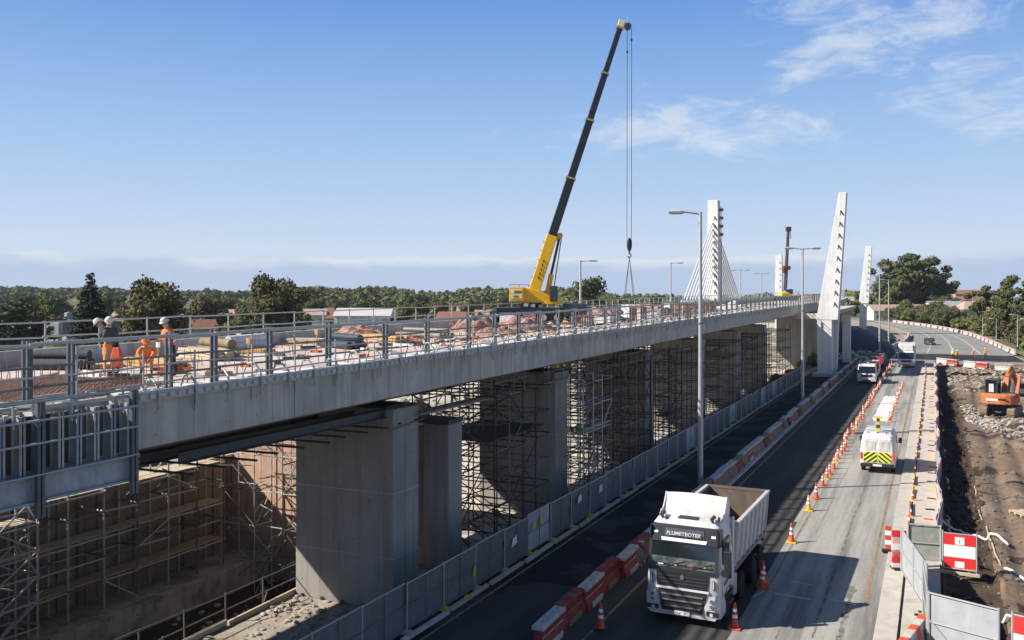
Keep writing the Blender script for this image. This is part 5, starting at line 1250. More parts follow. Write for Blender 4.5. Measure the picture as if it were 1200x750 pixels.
mb = MB(); mb.bx(-1.35,1.35,-.75,1.3,1.12,1.75); mb.build('house', K['dig_orange'], E, bevel=.06)
mb = MB(); mb.bx(.1,1.3,-.7,.6,1.75,2.1); mb.build('engine_cover', K['steel_dark'], E, bevel=.05)
cb = link('operator_cab', None, E, (-.72,.35,1.75)); 
mb = MB(); mb.bx(-.5,.5,-.75,.75,0,.08); mb.build('floor', K['dig_orange'], cb); mb = MB(); mb.bx(-.52,.52,-.78,.78,1.42,1.52); mb.build('roof', K['steel_dark'], cb, bevel=.03)
mb = MB(); mb.bx(-.46,.46,-.71,.71,.08,1.42); mb.build('glazing', K['glass'], cb)
for x_ in (-.48,.48):
    for y_ in (-.73,.73): bar('pillar', (x_,y_,.05), (x_,y_,1.45), .07, .07, K['steel_dark'], cb)
mb = MB(); mb.bx(-.2,.2,-.735,-.712,.35,1.1); mb.build('rear_window', K['lamp_glass'], cb)
def arm(name, pts, w, hs, m):
    for (a, ha), (b, hb) in zip(list(zip(pts, hs))[:-1], list(zip(pts, hs))[1:]): mb = MB(); mb.beam(a, b, w, ha, w, hb, side=(1,0,0)); mb.build(name, m, E, bevel=.03)
arm('boom', [(.2,.8,1.6),(.2,1.8,3.2),(.2,3.6,3.95)], .40, [.5,.7,.4], K['dig_orange'])
arm('stick', [(.2,3.4,4.1),(.5,5.3,2.2)], .32, [.6,.3], K['dig_orange'])
rod('boom_ram', (-.1,.9,1.8), (-.1,1.9,3.1), .08, K['chrome'], E); rod('boom_ram', (.5,.9,1.8), (.5,1.9,3.1), .08, K['chrome'], E); rod('stick_ram', (.2,1.9,3.6), (.2,3.5,4.3), .08, K['dig_orange'], E)
mb = MB(); mb.beam((1.25,.2,1.7), (1.45,.6,3.7), .3, .45, .2, .3); mb.build('guard_arm', K['dig_orange'], E, bevel=.04)
mb = MB(); mb.prism([(5.2,2.5),(6.1,2.6),(6.3,1.7),(5.7,1.2),(5.1,1.6)], 'x', 0, 1.1); mb.build('bucket', K['steel_dark'], E, bevel=.03)

# ================================================================== CRANES ON THE DECK
Cz = ztop(62)
Cr = thing('mobile_crane', 'yellow telescopic mobile crane on the deck with its black boom raised high', 'crane', (-27.4, 61.6, Cz), CA)
mb = MB(); mb.bx(-2.6,3.2,-1.1,1.1,.75,1.25); mb.build('carrier', K['boom_black'], Cr, bevel=.05)
mb = MB(); mb.bx(2.4,4.1,-1.15,1.15,.6,1.55); mb.build('carrier_deck', K['steel_dark'], Cr, bevel=.08)
for x_ in (-2.1,-1.1,.9,1.9,3.2):
    for s in (-1,1):
        mb = MB(); mb.tube((x_,s*.8,.52),(x_,s*1.15,.52),.52,n=18); w_ = mb.build('wheel', K['rubber'], Cr, smooth=True); mb = MB(); mb.tube((x_,s*1.12,.52),(x_,s*1.18,.52),.24,n=12); mb.build('rim', K['galv'], w_)
for x_ in (-2.9,3.6):
    for s in (-1,1): bar('outrigger', (x_,0,.85), (x_,s*2.4,.85), .3, .28, K['steel_dark'], Cr); rod('jack', (x_,s*2.3,.1), (x_,s*2.3,.9), .1, K['galv'], Cr); mb = MB(); mb.tube((x_,s*2.3,0),(x_,s*2.3,.1),.4,n=12); mb.build('pad', K['plank'], Cr)
mb = MB(); mb.tube((0,0,1.25),(0,0,1.6),.8,n=18); mb.build('turntable', K['steel_dark'], Cr)
mb = MB(); mb.bx(-1.62,-.55,-1.2,1.2,1.72,2.78); mb.build('counterweight', K['yellow'], Cr, bevel=.04)
mb = MB(); mb.bx(-1.5,-.70,-1.225,-1.2,1.92,2.62); pl = mb.build('name_plate', mat('pale_yellow', (.80,.66,.30), .5), Cr)
mb = MB(); mb.bx(-1.5,-1.22,-1.235,-1.222,2.35,2.62); mb.build('white_patch', K['refl'], pl)
text_part('lettering', 'LIEBA', .24, K['boom_black'], pl, (-1.0,-1.24,2.34), (R(90),0,0), bold=.006, ext=.005)
text_part('lettering', '1090', .22, K['steel_blue'], pl, (-1.18,-1.24,2.0), (R(90),0,0), bold=.006, ext=.005)
mb = MB(); mb.prism([(-.56,1.62),(-.56,2.75),(.2,2.6),(1.2,2.25),(1.9,1.75),(2.3,1.62)], 'y', -.75, .75); mb.build('superstructure', K['yellow'], Cr, bevel=.04)
mb = MB(); mb.bx(1.0,2.3,-.9,.6,1.5,1.75); mb.build('slew_platform', K['yellow'], Cr, bevel=.03)
mb = MB(); mb.bx(1.35,1.95,-1.3,-.55,1.7,2.85); mb.build('operator_cab', K['glass'], Cr, bevel=.05)
rod('handrail', (-1.6,-1.1,2.95), (-.2,-1.1,2.95), .02, K['steel_dark'], Cr); 
for x_ in (-1.6,-.9,-.2): rod('handrail_post', (x_,-1.1,2.75), (x_,-1.1,2.96), .02, K['steel_dark'], Cr)
for x_, z_, m_ in ((-.4,1.45,'refl'),(.1,1.4,'galv'),(.7,1.35,'galv_d')): block('tool_box', (x_,-.95,z_), (.34,.3,.24), K[m_], Cr)
mb = MB(); mb.tube((-.2,-.5,2.2),(-.2,.5,2.2),.35,n=16); mb.build('winch', K['rope'], Cr)
bd = Vector((6.62,0,20.3)); bd.normalize(); B0 = Vector((.12,0,2.15)); side = (0,1,0)
def bp(s, off=0): 
    nrm = Vector((-bd.z,0,bd.x)); return B0+bd*s+nrm*off
Lb = 21.4
mb = MB(); mb.beam(bp(-.3), bp(4.75), .66, .86, .60, .80, side=side); mb.build('boom_base', K['yellow'], Cr, bevel=.05)
for k in range(6): mb = MB(); q = bp(.6+k*.7, .43-.004*k); mb.box(q+Vector((0,-.0,0)), (.10,.3,.10)); mb.build('boom_lug', K['steel_dark'], Cr)
for k in range(5):
    q = bp(1.4+k*.32,.0); mb = MB(); mb.box((q.x,-.345,q.z), (.10,.02,.2)); mb.build('boom_marking', K['boom_black'], Cr)
secs = [(4.7,9.3,.56,.66),(9.2,13.9,.50,.58),(13.8,17.6,.44,.50),(17.5,21.2,.38,.42)]
for i, (a, b, w_, h_) in enumerate(secs):
    mb = MB(); mb.beam(bp(a), bp(b), w_, h_, w_*.98, h_*.97, side=side); mb.build('boom_section', K['boom_black'], Cr, bevel=.05)
    mb = MB(); mb.beam(bp(b-.12), bp(b+.03), w_+.08, h_+.10, side=side); mb.build('boom_collar', mat('collar_tan%d' % i, (.35,.27,.12), .6), Cr)
mb = MB(); mb.beam(bp(21.1), bp(21.75), .40, .46, .34, .5, side=side); mb.build('boom_head', mat('head_cream', (.72,.62,.36), .5), Cr, bevel=.03)
hp = bp(21.45,-.55); mb = MB(); mb.beam(bp(21.5,.0), hp, .3, .3, .3,.34, side=side); mb.build('sheave_head', mat('head_ochre', (.40,.28,.06), .5), Cr, bevel=.03)
mb = MB(); mb.tube((hp.x,-.2,hp.z),(hp.x,.2,hp.z),.24,n=16); mb.build('sheave', K['steel_dark'], Cr)
mb = MB(); mb.add([(hp.x-.12,-.03,hp.z+.1),(hp.x+.1,-.03,hp.z+.1),(hp.x-.05,-.03,hp.z+.75),(hp.x-.12,.03,hp.z+.1),(hp.x+.1,.03,hp.z+.1),(hp.x-.05,.03,hp.z+.75)], [(0,1,2),(5,4,3),(0,3,4,1),(1,4,5,2),(2,5,3,0)]); mb.build('aerial', K['white'], Cr)
q = bp(4.9,-.55); mb = MB(); mb.tube((q.x,-.3,q.z),(q.x,.3,q.z),.22,n=12); mb.build('ram_pin', K['bar_tan'], Cr)
mb = MB(); mb.beam(bp(4.5,-.3), (q.x,0,q.z), .3,.3, side=side); mb.build('ram_bracket', K['yellow'], Cr)
rod('luff_cylinder', (1.15,0,1.9), (1.52,0,3.75), .20, K['yellow'], Cr); rod('luff_rod', (1.5,0,3.7), (q.x,0,q.z), .10, K['boom_black'], Cr)
rod('hose', (1.7,.1,2.6), (q.x+.15,.1,q.z), .04, K['rope'], Cr)
hz = 11+57*.0648-Cz
for dx in (.0,.33):
    x_ = hp.x-.06+dx; rod('hoist_rope', (x_,0,hp.z-.1), (x_-.02,0,hz+.5), .022, K['rope'], Cr)
    mb = MB(); mb.ico((x_,0,hp.z-1.9+.9*(dx > 0)), .09, (1,1,1.4), 1); mb.build('limit_weight', K['black'], Cr)
hx = hp.x+.10
mb = MB(); mb.loft([[(hx+r*math.cos(2*math.pi*i/12), r*.6*math.sin(2*math.pi*i/12), z) for i in range(12)] for r, z in ((.10,hz+.55),(.19,hz+.35),(.20,hz-.05),(.12,hz-.4))]); mb.build('hook_block', K['black'], Cr, smooth=True)
mb = MB(); mb.tube((hx,0,hz-.4),(hx,0,hz-.62),.07,n=8); mb.path([(hx+.13*math.cos(a),0,hz-.78+.13*math.sin(a)) for a in [math.pi/2-k*math.pi/5 for k in range(8)]], .045, n=6); mb.build('hook', K['steel_dark'], Cr)
for s in (-1,1):
    for u in (-1,1): rod('sling', (hx,0,hz-.9), (hx+s*.42,u*.5,hz-4.6), .02, K['rope'], Cr)
# drilling rig far along the deck
t = thing('piling_rig', 'distant yellow piling rig with a slim dark mast on the bridge', 'piling rig', (-27.2, 188, ztop(188)), CA)
mb = MB(); mb.bx(-1.0,1.0,-.9,.9,.9,1.7); mb.build('body', K['yellow'], t, bevel=.15); mb = MB(); mb.bx(.3,1.3,-.9,.6,1.3,2.3); mb.build('cab', K['glass'], t, bevel=.1)
for s in (-1,1): mb = MB(); mb.bx(-2,2,s*1.3-.35,s*1.3+.35,0,.95); mb.build('track', K['steel_dark'], t, bevel=.2)
mb = MB(); mb.beam((-.1,0,2), (.55,0,14.3), .55,.5,.4,.4); mb.build('mast', K['steel_blue'], t)
for s in (-.3,.3): rod('mast_rail', (.0+s,0,2.6), (.6+s*.7,0,14.2), .07, K['bar_rust'], t)
for k in range(9): rod('mast_brace', (.05-.3+k*.05,0,3+k*1.2), (.1+.3+k*.05,0,4+k*1.2), .05, K['bar_rust'], t)
mb = MB(); mb.box((.6,0,14.5), (1.0,.8,.9)); mb.build('mast_head', K['bar_rust'], t, bevel=.05)
mb = MB(); mb.box((.1,-.3,6.6), (1.5,1,.8)); mb.build('drill_head', K['bar_rust'], t, bevel=.1); mb = MB(); mb.box((-.25,-.3,5.9), (.6,.8,.7)); mb.build('winch', K['bar_rust'], t)
rod('hose', (1.0,0,14.2), (1.1,0,12.5), .06, K['rope'], t)

# ================================================================== TREES
def leaf_cloud(name, m, lobes, n, size, seed, flat=1.0):
    """many small leaf faces spread over and inside lobes [(x,y,z,r,sz)]"""
    rs = np.random.RandomState(seed); L_ = np.array(lobes); wts = L_[:,3]**2; idx = rs.choice(len(L_), n, p=wts/wts.sum())
    d = rs.normal(size=(n,3)); d /= np.linalg.norm(d, axis=1)[:,None]
    rad = L_[idx,3]*(0.55+.5*rs.rand(n)**.6)*(1+.18*np.sin(d[:,0]*7+idx)*np.cos(d[:,1]*6+d[:,2]*5))
    c = L_[idx,:3]+d*rad[:,None]*np.stack([np.ones(n),np.ones(n),L_[idx,4]],1)
    nrm = d*.8+rs.normal(size=(n,3))*.55+np.array([0,0,.3]); nrm /= np.linalg.norm(nrm,axis=1)[:,None]
    a = np.cross(nrm, rs.normal(size=(n,3))); a /= np.linalg.norm(a,axis=1)[:,None]; b = np.cross(nrm,a)
    s = size*(.6+.8*rs.rand(n))[:,None]
    V = np.stack([c-a*s*.5-b*s*.35, c+a*s*.5-b*s*.45*rs.rand(n)[:,None], c+a*s*.45+b*s*.4, c-a*s*.4+b*s*.5*flat],1).reshape(-1,3)
    me = bpy.data.meshes.new(name); me.vertices.add(4*n); me.vertices.foreach_set('co', V.ravel()); me.loops.add(4*n); me.loops.foreach_set('vertex_index', np.arange(4*n)); me.polygons.add(n)
    me.polygons.foreach_set('loop_start', np.arange(n)*4); me.polygons.foreach_set('loop_total', np.full(n,4)); me.update(); me.materials.append(m); return me
def core_mesh(name, m, lobes, k=.72, seed=0):
    mb = MB(); g_ = random.Random(seed)
    for x,y,z,r,sz in lobes: mb.ico((x,y,z), r*k, (1,1,sz), 1, .18, g_)
    return mb.mesh(name, m)
def trunk_mesh(lobes, h0, r, seed, multi=1):
    g_ = random.Random(seed); mb = MB()
    for q in range(multi):
        bx0 = g_.uniform(-.4,.4)*(multi > 1)*2; k0 = Vector((bx0,g_.uniform(-.3,.3)*(multi > 1),0)); k1 = Vector((bx0*1.8,0,h0)); mb.tube(k0,k1,r,r*.65,n=8)
        for i, l in enumerate(lobes):
            if i % multi == q: p = Vector(l[:3]); m_ = k1.lerp(p,.5)+Vector((g_.uniform(-.2,.2),g_.uniform(-.2,.2),-.1*h0)); mb.tube(k1,m_,r*.5,r*.32,n=6); mb.tube(m_,p,r*.32,r*.10,n=5)
    return mb.mesh('trunk', K['bark'])
PR = {}
def proto(kind, seed, m, w=4.0, h=9.0, n=2600, leaf=.42, nl=16, h0=None, base=.28, shape='round'):
    g_ = random.Random(seed); lobes = []
    for i in range(nl):
        a = g_.uniform(0,6.283); f = g_.random(); 
        if shape == 'round':
            z = h*(base+(1-base)*(.12+.80*f)); env = math.sqrt(max(.05,1-((z/h-.58)/.52)**2)); rr = w*env*g_.uniform(.25,.72)
            lobes.append((rr*math.cos(a), rr*math.sin(a), z, w*g_.uniform(.30,.46), g_.uniform(.65,.9)))
        elif shape == 'umbrella':
            z = h*(.50+.42*f-.1*(i % 2)); rr = w*g_.uniform(.25,.95); lobes.append((rr*math.cos(a), rr*math.sin(a), z-.12*h*(rr/w)**2, w*g_.uniform(.19,.31), .6))
        elif shape == 'bush':
            z = h*(.25+.5*f); rr = w*g_.uniform(.1,.7); lobes.append((rr*math.cos(a), rr*math.sin(a), z, w*g_.uniform(.3,.45), .75))
    cr = leaf_cloud('crown', m, lobes, n, leaf, seed); co = core_mesh('crown_core', m, lobes, .66 if shape != 'umbrella' else .5, seed)
    bm = bmesh.new(); bm.from_mesh(cr); bm.from_mesh(co); bm.to_mesh(cr); bm.free()
    PR[kind] = (trunk_mesh(lobes, h0 or h*base*1.1, w*.06+.06, seed, 1 if shape != 'umbrella' else 2), cr)
proto('oak', 1, K['leaf1']); proto('oak2', 2, K['leaf5'], w=4.6, h=8.5); proto('dark', 3, K['leaf2'], w=3.8, h=10)
proto('bright', 4, K['leaf3'], w=3.6, h=7.5); proto('dark2', 5, K['leaf2'], w=5, h=9, base=.15); proto('bush', 6, K['leaf3'], w=2.4, h=3.4, n=1500, nl=10, base=.1, shape='bush'); proto('bush2', 7, K['leaf1'], w=2.8, h=4.0, n=1500, nl=10, base=.1, shape='bush')
proto('big', 8, K['leaf5'], w=5.2, h=9.6, n=9000, leaf=.34, nl=30, base=.08)
proto('umb', 9, K['leaf2'], w=6.4, h=17, n=6500, leaf=.42, nl=22, h0=5, shape='umbrella'); proto('umb2', 19, K['leaf2'], w=5.4, h=15, n=6000, leaf=.42, nl=19, h0=4.5, shape='umbrella')
# conifer
lob = []; g_ = random.Random(5)
for k in range(60):
    z = 1.2+14*(k/60)**.9; rr = 3.1*(1-(z/15.6))**.85*(1.0 if k % 5 else .6)
    for q in range(4):
        a = g_.uniform(0,6.28); lob.append((rr*.62*math.cos(a), rr*.62*math.sin(a), z, max(.22,rr*.42), .35))
c_ = leaf_cloud('crown', K['leaf4'], lob, 9000, .30, 5); PR['conifer'] = (trunk_mesh(lob[::12], 9, .28, 5), c_)
TG = {}
def tree(kind, x, y, s=1.0, label=None, group=None, z=None, sx=None, rz=None, cat='tree'):
    tm, cm = PR[kind]; r = link({'conifer':'conifer','umb':'pine_tree','umb2':'pine_tree','bush':'bush','bush2':'bush'}.get(kind,'broadleaf_tree'), None)
    r.location = (x, y, (hg(x, y) if z is None else z)-.1); r.rotation_euler = (0,0,rnd.uniform(0,6.28) if rz is None else rz); r.scale = (sx or s, sx or s, s); tag(r, label, cat, group)
    if 'bush' not in kind: link('trunk', tm, r)
    else: link('stem', tm, r)
    link('crown', cm, r); return r
def at(px, D): 
    s = (px-600)/1050; return (D*(s*math.cos(CA)-math.sin(CA)), D*(s*math.sin(CA)+math.cos(CA)))
x, y = at(106, 150); tree('conifer', x, y, .98, 'dark pointed conifer standing above the treetops on the left', sx=1.5)
x, y = at(180, 128); tree('big', x, y, 1.27, 'large dark round tree between the two deck workers', sx=1.0, z=.2)
x, y = at(317, 150); tree('big', x, y, 1.36, 'big rounded brownish tree behind the deck left of the crane', sx=.95, z=.3, rz=2)
x, y = at(341, 190); tree('dark', x, y, 1.22, 'narrow dark tree right behind the big rounded brownish tree')
x, y = at(2, 140); tree('dark2', x, y, 1.12, 'dark tree cut by the left edge of the picture', sx=1.3)
x, y = at(24, 155); tree('dark2', x, y, 1.02, 'second dark tree near the left edge of the picture')
x, y = at(690, 320); tree('dark2', x, y, 1.9, 'tall dark domed tree behind the lamp right of the crane', sx=1.6)
x, y = at(243, 230); tree('oak2', x, y, 1.15, 'brownish tree between the two big round trees')
x, y = at(60, 250); tree('oak', x, y, 1.2, 'olive tree left of the pointed conifer')
big = [(1050,300,'umb',1.30,1.1,'leftmost of the tall spreading pines behind the bend'),(1066,296,'umb2',1.52,1.15,'second tall spreading pine behind the bend'),(1080,300,'umb',1.36,1.1,'third tall spreading pine behind the bend'),(1100,296,'umb2',1.2,1.0,'lowest right pine of the tall group behind the bend'),
       (1151,250,'umb2',.98,.95,'domed dark tree against the sky between pines and right edge'),(1186,205,'umb',.98,.85,'tall pine at the right edge of the picture'),(1204,200,'umb2',1.02,.9,'pine cut off by the right edge of the picture')]
for px, D, k, s, sx, lab in big:
    f_ = 1.42 if D > 290 else 1; x, y = at(px, D*f_); tree(k, x, y, s*f_, lab, sx=s*sx*f_*.92)
for px, D, s in ((1046,304,1.5),(1058,302,1.35),(1072,306,1.6),(1090,300,1.25),(1102,300,1.05),(1108,290,.9)): x, y = at(px, D*1.4); tree('dark2', x, y, s*1.3, 'dark undergrowth tree at the foot of the tall pines', 'undergrowth trees below the tall pines')
gt = random.Random(77)
# trees along the outer side of the bend and up the slope at right
for i in range(58):
    px = gt.uniform(1062, 1215); D = gt.uniform(0,1); yb = 392-12*D
    lo = 150 if px > 1170 else (235 if px > 1120 else 285); D_ = lo+gt.random()*150
    x, y = at(px, D_)
    if x < rd(min(470,max(158,y)),1)+4: continue
    k = gt.choice(['oak','dark','bright','oak2','dark2','bush','bush2']); tree(k, x, y, gt.uniform(.55,1.0), '%s tree on the slope beyond the bend, %s' % ({'oak':'olive','dark':'dark upright','bright':'fresh green','oak2':'brownish','dark2':'wide dark','bush':'low','bush2':'low olive'}[k], 'below the tall pines' if px < 1112 else ('between pines and cream house' if px < 1145 else ('under the domed tree' if px < 1172 else 'at the right edge'))), 'trees on the slope right of the bend')
for i in range(34):
    yv = gt.uniform(178,400); x = rd(yv,1)+gt.uniform(3.5,10); k = gt.choice(['bush','bush2','bright','bush','oak']); tree(k, x, yv, gt.uniform(.6,1.1)*(1 if 'bush' in k else .6), '%s shrub close behind the outer barriers, %s' % ({'oak':'tall olive','bright':'tall fresh green','bush':'low fresh green','bush2':'low olive'}[k], 'near the junction' if yv < 235 else ('midway round the bend' if yv < 310 else 'far round the bend')), 'shrubs behind the outer barriers', cat='shrub' if 'bush' in k else 'tree')
def where(px):
    for lim, t_ in ((50,'at the far left'),(100,'left of the pointed conifer'),(150,'right of the pointed conifer'),(215,'round the standing worker'),(290,'left of the big rounded brownish tree'),(350,'round the big rounded brownish tree'),(410,'left of the white shed'),(470,'behind the white shed'),(530,'right of the white shed'),(590,'just left of the crane'),(650,'behind the crane'),(720,'round the first lamp past the crane'),(790,'below the crane hook'),(860,'behind the cable stays'),(930,'behind the small far pylon')):
        if px < lim: return t_
    return 'left of the leaning pylon'
for i in range(150):
    yv = gt.uniform(176,420); x = rd(yv,1)+5+25*gt.random()**1.3; k = gt.choice(['oak','dark','oak2','bright','dark2','dark']); sb_ = gt.uniform(.42,.82)*(.8 if yv < 230 else 1)
    tree(k, x, yv, sb_, '%s tree behind the roadside shrubs, %s' % ({'oak':'olive','dark':'dark upright','bright':'fresh green','oak2':'brownish','dark2':'wide dark'}[k], 'beside the junction' if yv < 215 else ('before the cream houses' if yv < 265 else ('midway round the bend' if yv < 320 else 'at the far end of the bend'))), 'trees along the outer bend')
# suburb trees left
n = 0
for i in range(185):
    px = gt.uniform(-20, 1000); D_ = 120+ (gt.random()**.8)*430
    x, y = at(px, D_)
    if x > -44 or any((px-hx_)**2 < 22**2 and D_ < hd_ and gt.random() < .35 for hx_, hd_ in ((150,330),(228,300),(262,270),(366,330),(398,300),(470,360),(500,330),(530,300),(428,215),(75,300),(62,187),(35,215),(228,205))): continue
    k = gt.choice(['oak','dark','oak2','dark2','bright','oak','dark']); s = gt.uniform(.42,.80)*(1+.0008*D_)
    near = D_ < 250
    tree(k, x, y, s, 'tree %s, %s, %s' % (where(px), 'nearer' if near else 'farther', {'oak':'olive green','dark':'dark and upright','oak2':'brownish','dark2':'dark and wide','bright':'fresh green'}[k]), 'suburb trees beyond the bridge'); n += 1
# foliage and bushes below the pylons and behind piers
for i in range(12):
    tree('bush', gt.uniform(-19,-16.4), (gt.uniform(118,138) if i % 2 else gt.uniform(142,170)), gt.uniform(.3,.6), 'small bush in the shade under the bridge end, %s' % ('nearer the leaning pylon' if i % 2 else 'among the far piers'), 'bushes below the pylons', z=-.7, cat='bush')
for i in range(16):
    yb_ = 26+i*6; tree('bush2', gt.uniform(-52,-40), yb_, gt.uniform(.5,.9), 'bush on the bank %s' % ('above the pit wall' if yb_ < 40 else ('seen between first and third pier' if yb_ < 62 else ('seen between third and fifth pier' if yb_ < 92 else 'seen beyond the fifth pier'))), 'bushes on the bank behind the bridge', cat='bush')
tree('bush', -33.6, 21.5, .45, 'sunlit green bush at the foot of the left scaffold tower', z=-3.0, cat='bush'); tree('bush', -33.9, 19.9, .4, 'green bush at the left edge of the pit, below the scaffold tower', z=-3.0, cat='bush')
# the wooded horizon: one mass nobody could count
rs = np.random.RandomState(3); lobes = []
for i in range(2400):
    px = rs.uniform(-140, 1330); D_ = 480+ (rs.rand()**.7)*900
    if px > 980: D_ = 430+rs.rand()*900
    x, y = at(px, D_)
    hgt = rs.uniform(3.5,9.5)*(1+.25*math.sin(px*.021)+.2*math.sin(px*.057+1))*(.75 if px < 240 else 1)
    if px > 640: hgt *= .95
    zb = hg(x, y)
    lobes.append((x, y, zb+hgt*.55, hgt*.62, .85))
    if rs.rand() < .5: lobes.append((x+rs.uniform(-3,3), y+rs.uniform(-3,3), zb+hgt*.95, hgt*.32, .85))
me = leaf_cloud('distant_woods', K['leaf1'], lobes, 150000, 1.9, 11); tag(link('distant_woods', me), kind='stuff')
me = core_mesh('distant_woods_core', K['leaf2'], lobes, .8, 12); tag(link('distant_woods', me), kind='stuff')

# ================================================================== HOUSES
def house(label, x, y, rz, w, d, h, roof, wall, group=None, hip=False, z=None, chim=True, roofh=None):
    t = thing('house', label, 'house', (x, y, hg(x, y) if z is None else z), rz, group); rh = roofh or d*.28; e = .45
    mb = MB(); mb.prism([(-d/2,0),(d/2,0),(d/2,h),(0,h+rh*(0 if hip else 1)),(-d/2,h)] if not hip else [(-d/2,0),(d/2,0),(d/2,h),(-d/2,h)], 'x', -w/2, w/2); mb.build('wall', wall, t)
    mb = MB(); ix = w*.28 if hip else -e+.0
    V = [(-w/2-e,-d/2-e,h-.15),(w/2+e,-d/2-e,h-.15),(w/2+e,d/2+e,h-.15),(-w/2-e,d/2+e,h-.15),(-w/2+(ix if hip else -e),0,h+rh),(w/2-(ix if hip else -e),0,h+rh)]
    V2 = [(a,b,c+.16) for a,b,c in V]
    mb.add(V+V2, [(0,1,5,4),(2,3,4,5),(1,2,5),(3,0,4),(6,7,11,10),(8,9,10,11),(7,8,11),(9,6,10),(0,1,7,6),(1,2,8,7),(2,3,9,8),(3,0,6,9)]) if hip else mb.add(V+V2, [(0,1,5,4),(2,3,4,5),(6,7,11,10),(8,9,10,11),(0,1,7,6),(2,3,9,8),(0,4,10,6),(3,4,10,9),(1,5,11,7),(2,5,11,8)])
    rf = mb.build('roof', roof, t)
    if chim: mb = MB(); mb.box((w*.2,d*.1,h+rh*.9), (.7,.6,1.3)); mb.build('chimney', K['brick'], rf)
    nwn = max(2, int(w/3.2))
    for s in (-1,1):
        for k in range(nwn):
            xx = -w/2+w*(k+.5)/nwn; fl = [1.5]+([4.2] if h > 4.6 else [])
            for zz in fl:
                if k == nwn//2 and s == -1 and zz < 2: mb = MB(); mb.box((xx,s*d/2,1.05), (1.0,.08,2.1)); mb.build('door', K['bark'], t); continue
                mb = MB(); mb.box((xx,s*(d/2+.01),zz), (1.35,.06,1.2)); f = mb.build('window', K['wall_white'], t); mb = MB(); mb.box((xx,s*(d/2+.035),zz), (1.15,.04,1.0)); mb.build('pane', K['glass'], f)
    return t
gh = random.Random(12)
spots = [(150,330,0,'roof_pink'),(165,240,1,'roof_grey'),(228,300,0,'roof_pink'),(262,270,1,'roof_red'),(282,330,0,'roof_pink'),(300,240,0,'roof_red'),(228,205,0,'roof_red'),(366,330,0,'roof_pink'),(398,300,1,'roof_red'),(470,360,0,'roof_red'),(455,300,1,'roof_pink'),(500,330,0,'roof_pink'),(530,300,0,'roof_red'),(560,380,1,'roof_pink'),(30,330,0,'roof_pink'),(75,300,1,'roof_grey'),(70,210,0,'roof_red'),(585,330,0,'roof_red'),(35,215,0,'roof_pink'),(140,200,0,'roof_pink'),(245,380,1,'roof_pink'),(272,360,0,'roof_grey'),(345,400,0,'roof_pink'),(385,380,1,'roof_red'),(415,360,0,'roof_pink'),(440,400,1,'roof_grey'),(485,410,0,'roof_pink'),(515,380,1,'roof_grey'),(545,420,0,'roof_pink'),(572,300,0,'roof_pink'),(600,400,1,'roof_red'),(630,380,0,'roof_pink'),(660,400,0,'roof_pink'),(10,290,0,'roof_red'),(52,380,1,'roof_pink')]
for i, (px, D_, hp_, rf) in enumerate(spots):
    x, y = at(px, D_); near = {'roof_pink':'pale terracotta','roof_grey':'grey','roof_red':'red'}[rf]
    pos_ = 'left of the pointed conifer' if px < 100 else ('between conifer and big round tree' if px < 175 else ('behind the standing worker' if px < 240 else ('beside the big rounded brownish tree' if px < 345 else ('behind the white shed' if px < 480 else 'left of the yellow crane'))))
    house('%s roofed %s house %s%s' % (near, 'hipped' if hp_ else 'gabled', pos_, ', nearer one' if D_ < 250 else (', farthest one' if D_ > 325 else '')), x, y, CA+gh.uniform(-.5,.5), gh.uniform(6.5,11), gh.uniform(6.5,8), gh.uniform(2.5,3.6), K[rf], K[gh.choice(['wall_cream','wall_white','brick'])], 'houses beyond the bridge', hip=bool(hp_))
x, y = at(428, 215); 
t = thing('shed', 'long white shed behind the deck left of the crane', 'shed', (x, y, .3), CA)
mb = MB(); mb.prism([(-5,0),(5,0),(5,5.6),(0,7.2),(-5,5.6)], 'x', -6.5, 6.5); mb.build('wall', K['wall_white'], t)
mb = MB(); mb.add([(-6.8,-5.3,5.55),(6.8,-5.3,5.55),(6.8,0,7.3),(-6.8,0,7.3),(-6.8,-5.3,5.7),(6.8,-5.3,5.7),(6.8,0,7.45),(-6.8,0,7.45)], [(0,1,2,3),(4,5,6,7),(0,1,5,4),(0,3,7,4),(1,2,6,5)]); mb.build('roof', K['white_dirty'], t)
for k in range(7): mb = MB(); mb.box((-5.6+k*1.85,-5.03,2.8), (.12,.08,5.5)); mb.build('rib', K['galv'], t)
mb = MB(); mb.box((2,-5.05,2.2), (3.2,.08,4.0)); mb.build('door', K['galv_d'], t)
for px, D_, w, rf, wl, h_, lab, zz in ((1049,395,24,'roof_pink','wall_cream',4.0,'long low building with pale pink roof below the tall pines',None),(1080,405,15,'roof_pink','wall_white',4.0,'pale building right of the long pink roofed one below the pines',None),(1106,400,14,'roof_grey','wall_white',5.5,'grey roofed house at the right end of the pines',None),(1137,300,8,'roof_pink','wall_cream',6.2,'cream house with pale roof half hidden by trees on the slope',None),(1166,285,7,'roof_red','wall_cream',6.4,'small red roofed house peeping from the trees on the slope',None),(1190,236,11,'roof_grey','wall_cream',2.7,'cream house with grey roof behind shrubs near the right edge',None),(1212,262,10,'roof_pink','brick',4.4,'brick house cut off by the right edge of the picture',None),(1135,560,18,'roof_red','brick',11,'far red roofed house on the skyline right of the pines',None),(1040,560,14,'roof_grey','wall_white',6,'far white house seen behind the second pylon',None)):
    x, y = at(px, D_); house(lab, x, y, CA+gh.uniform(-.2,.2), w, 9, h_, K[rf], K[wl], 'houses on the right', hip=(w < 14), chim=w < 20, z=zz)
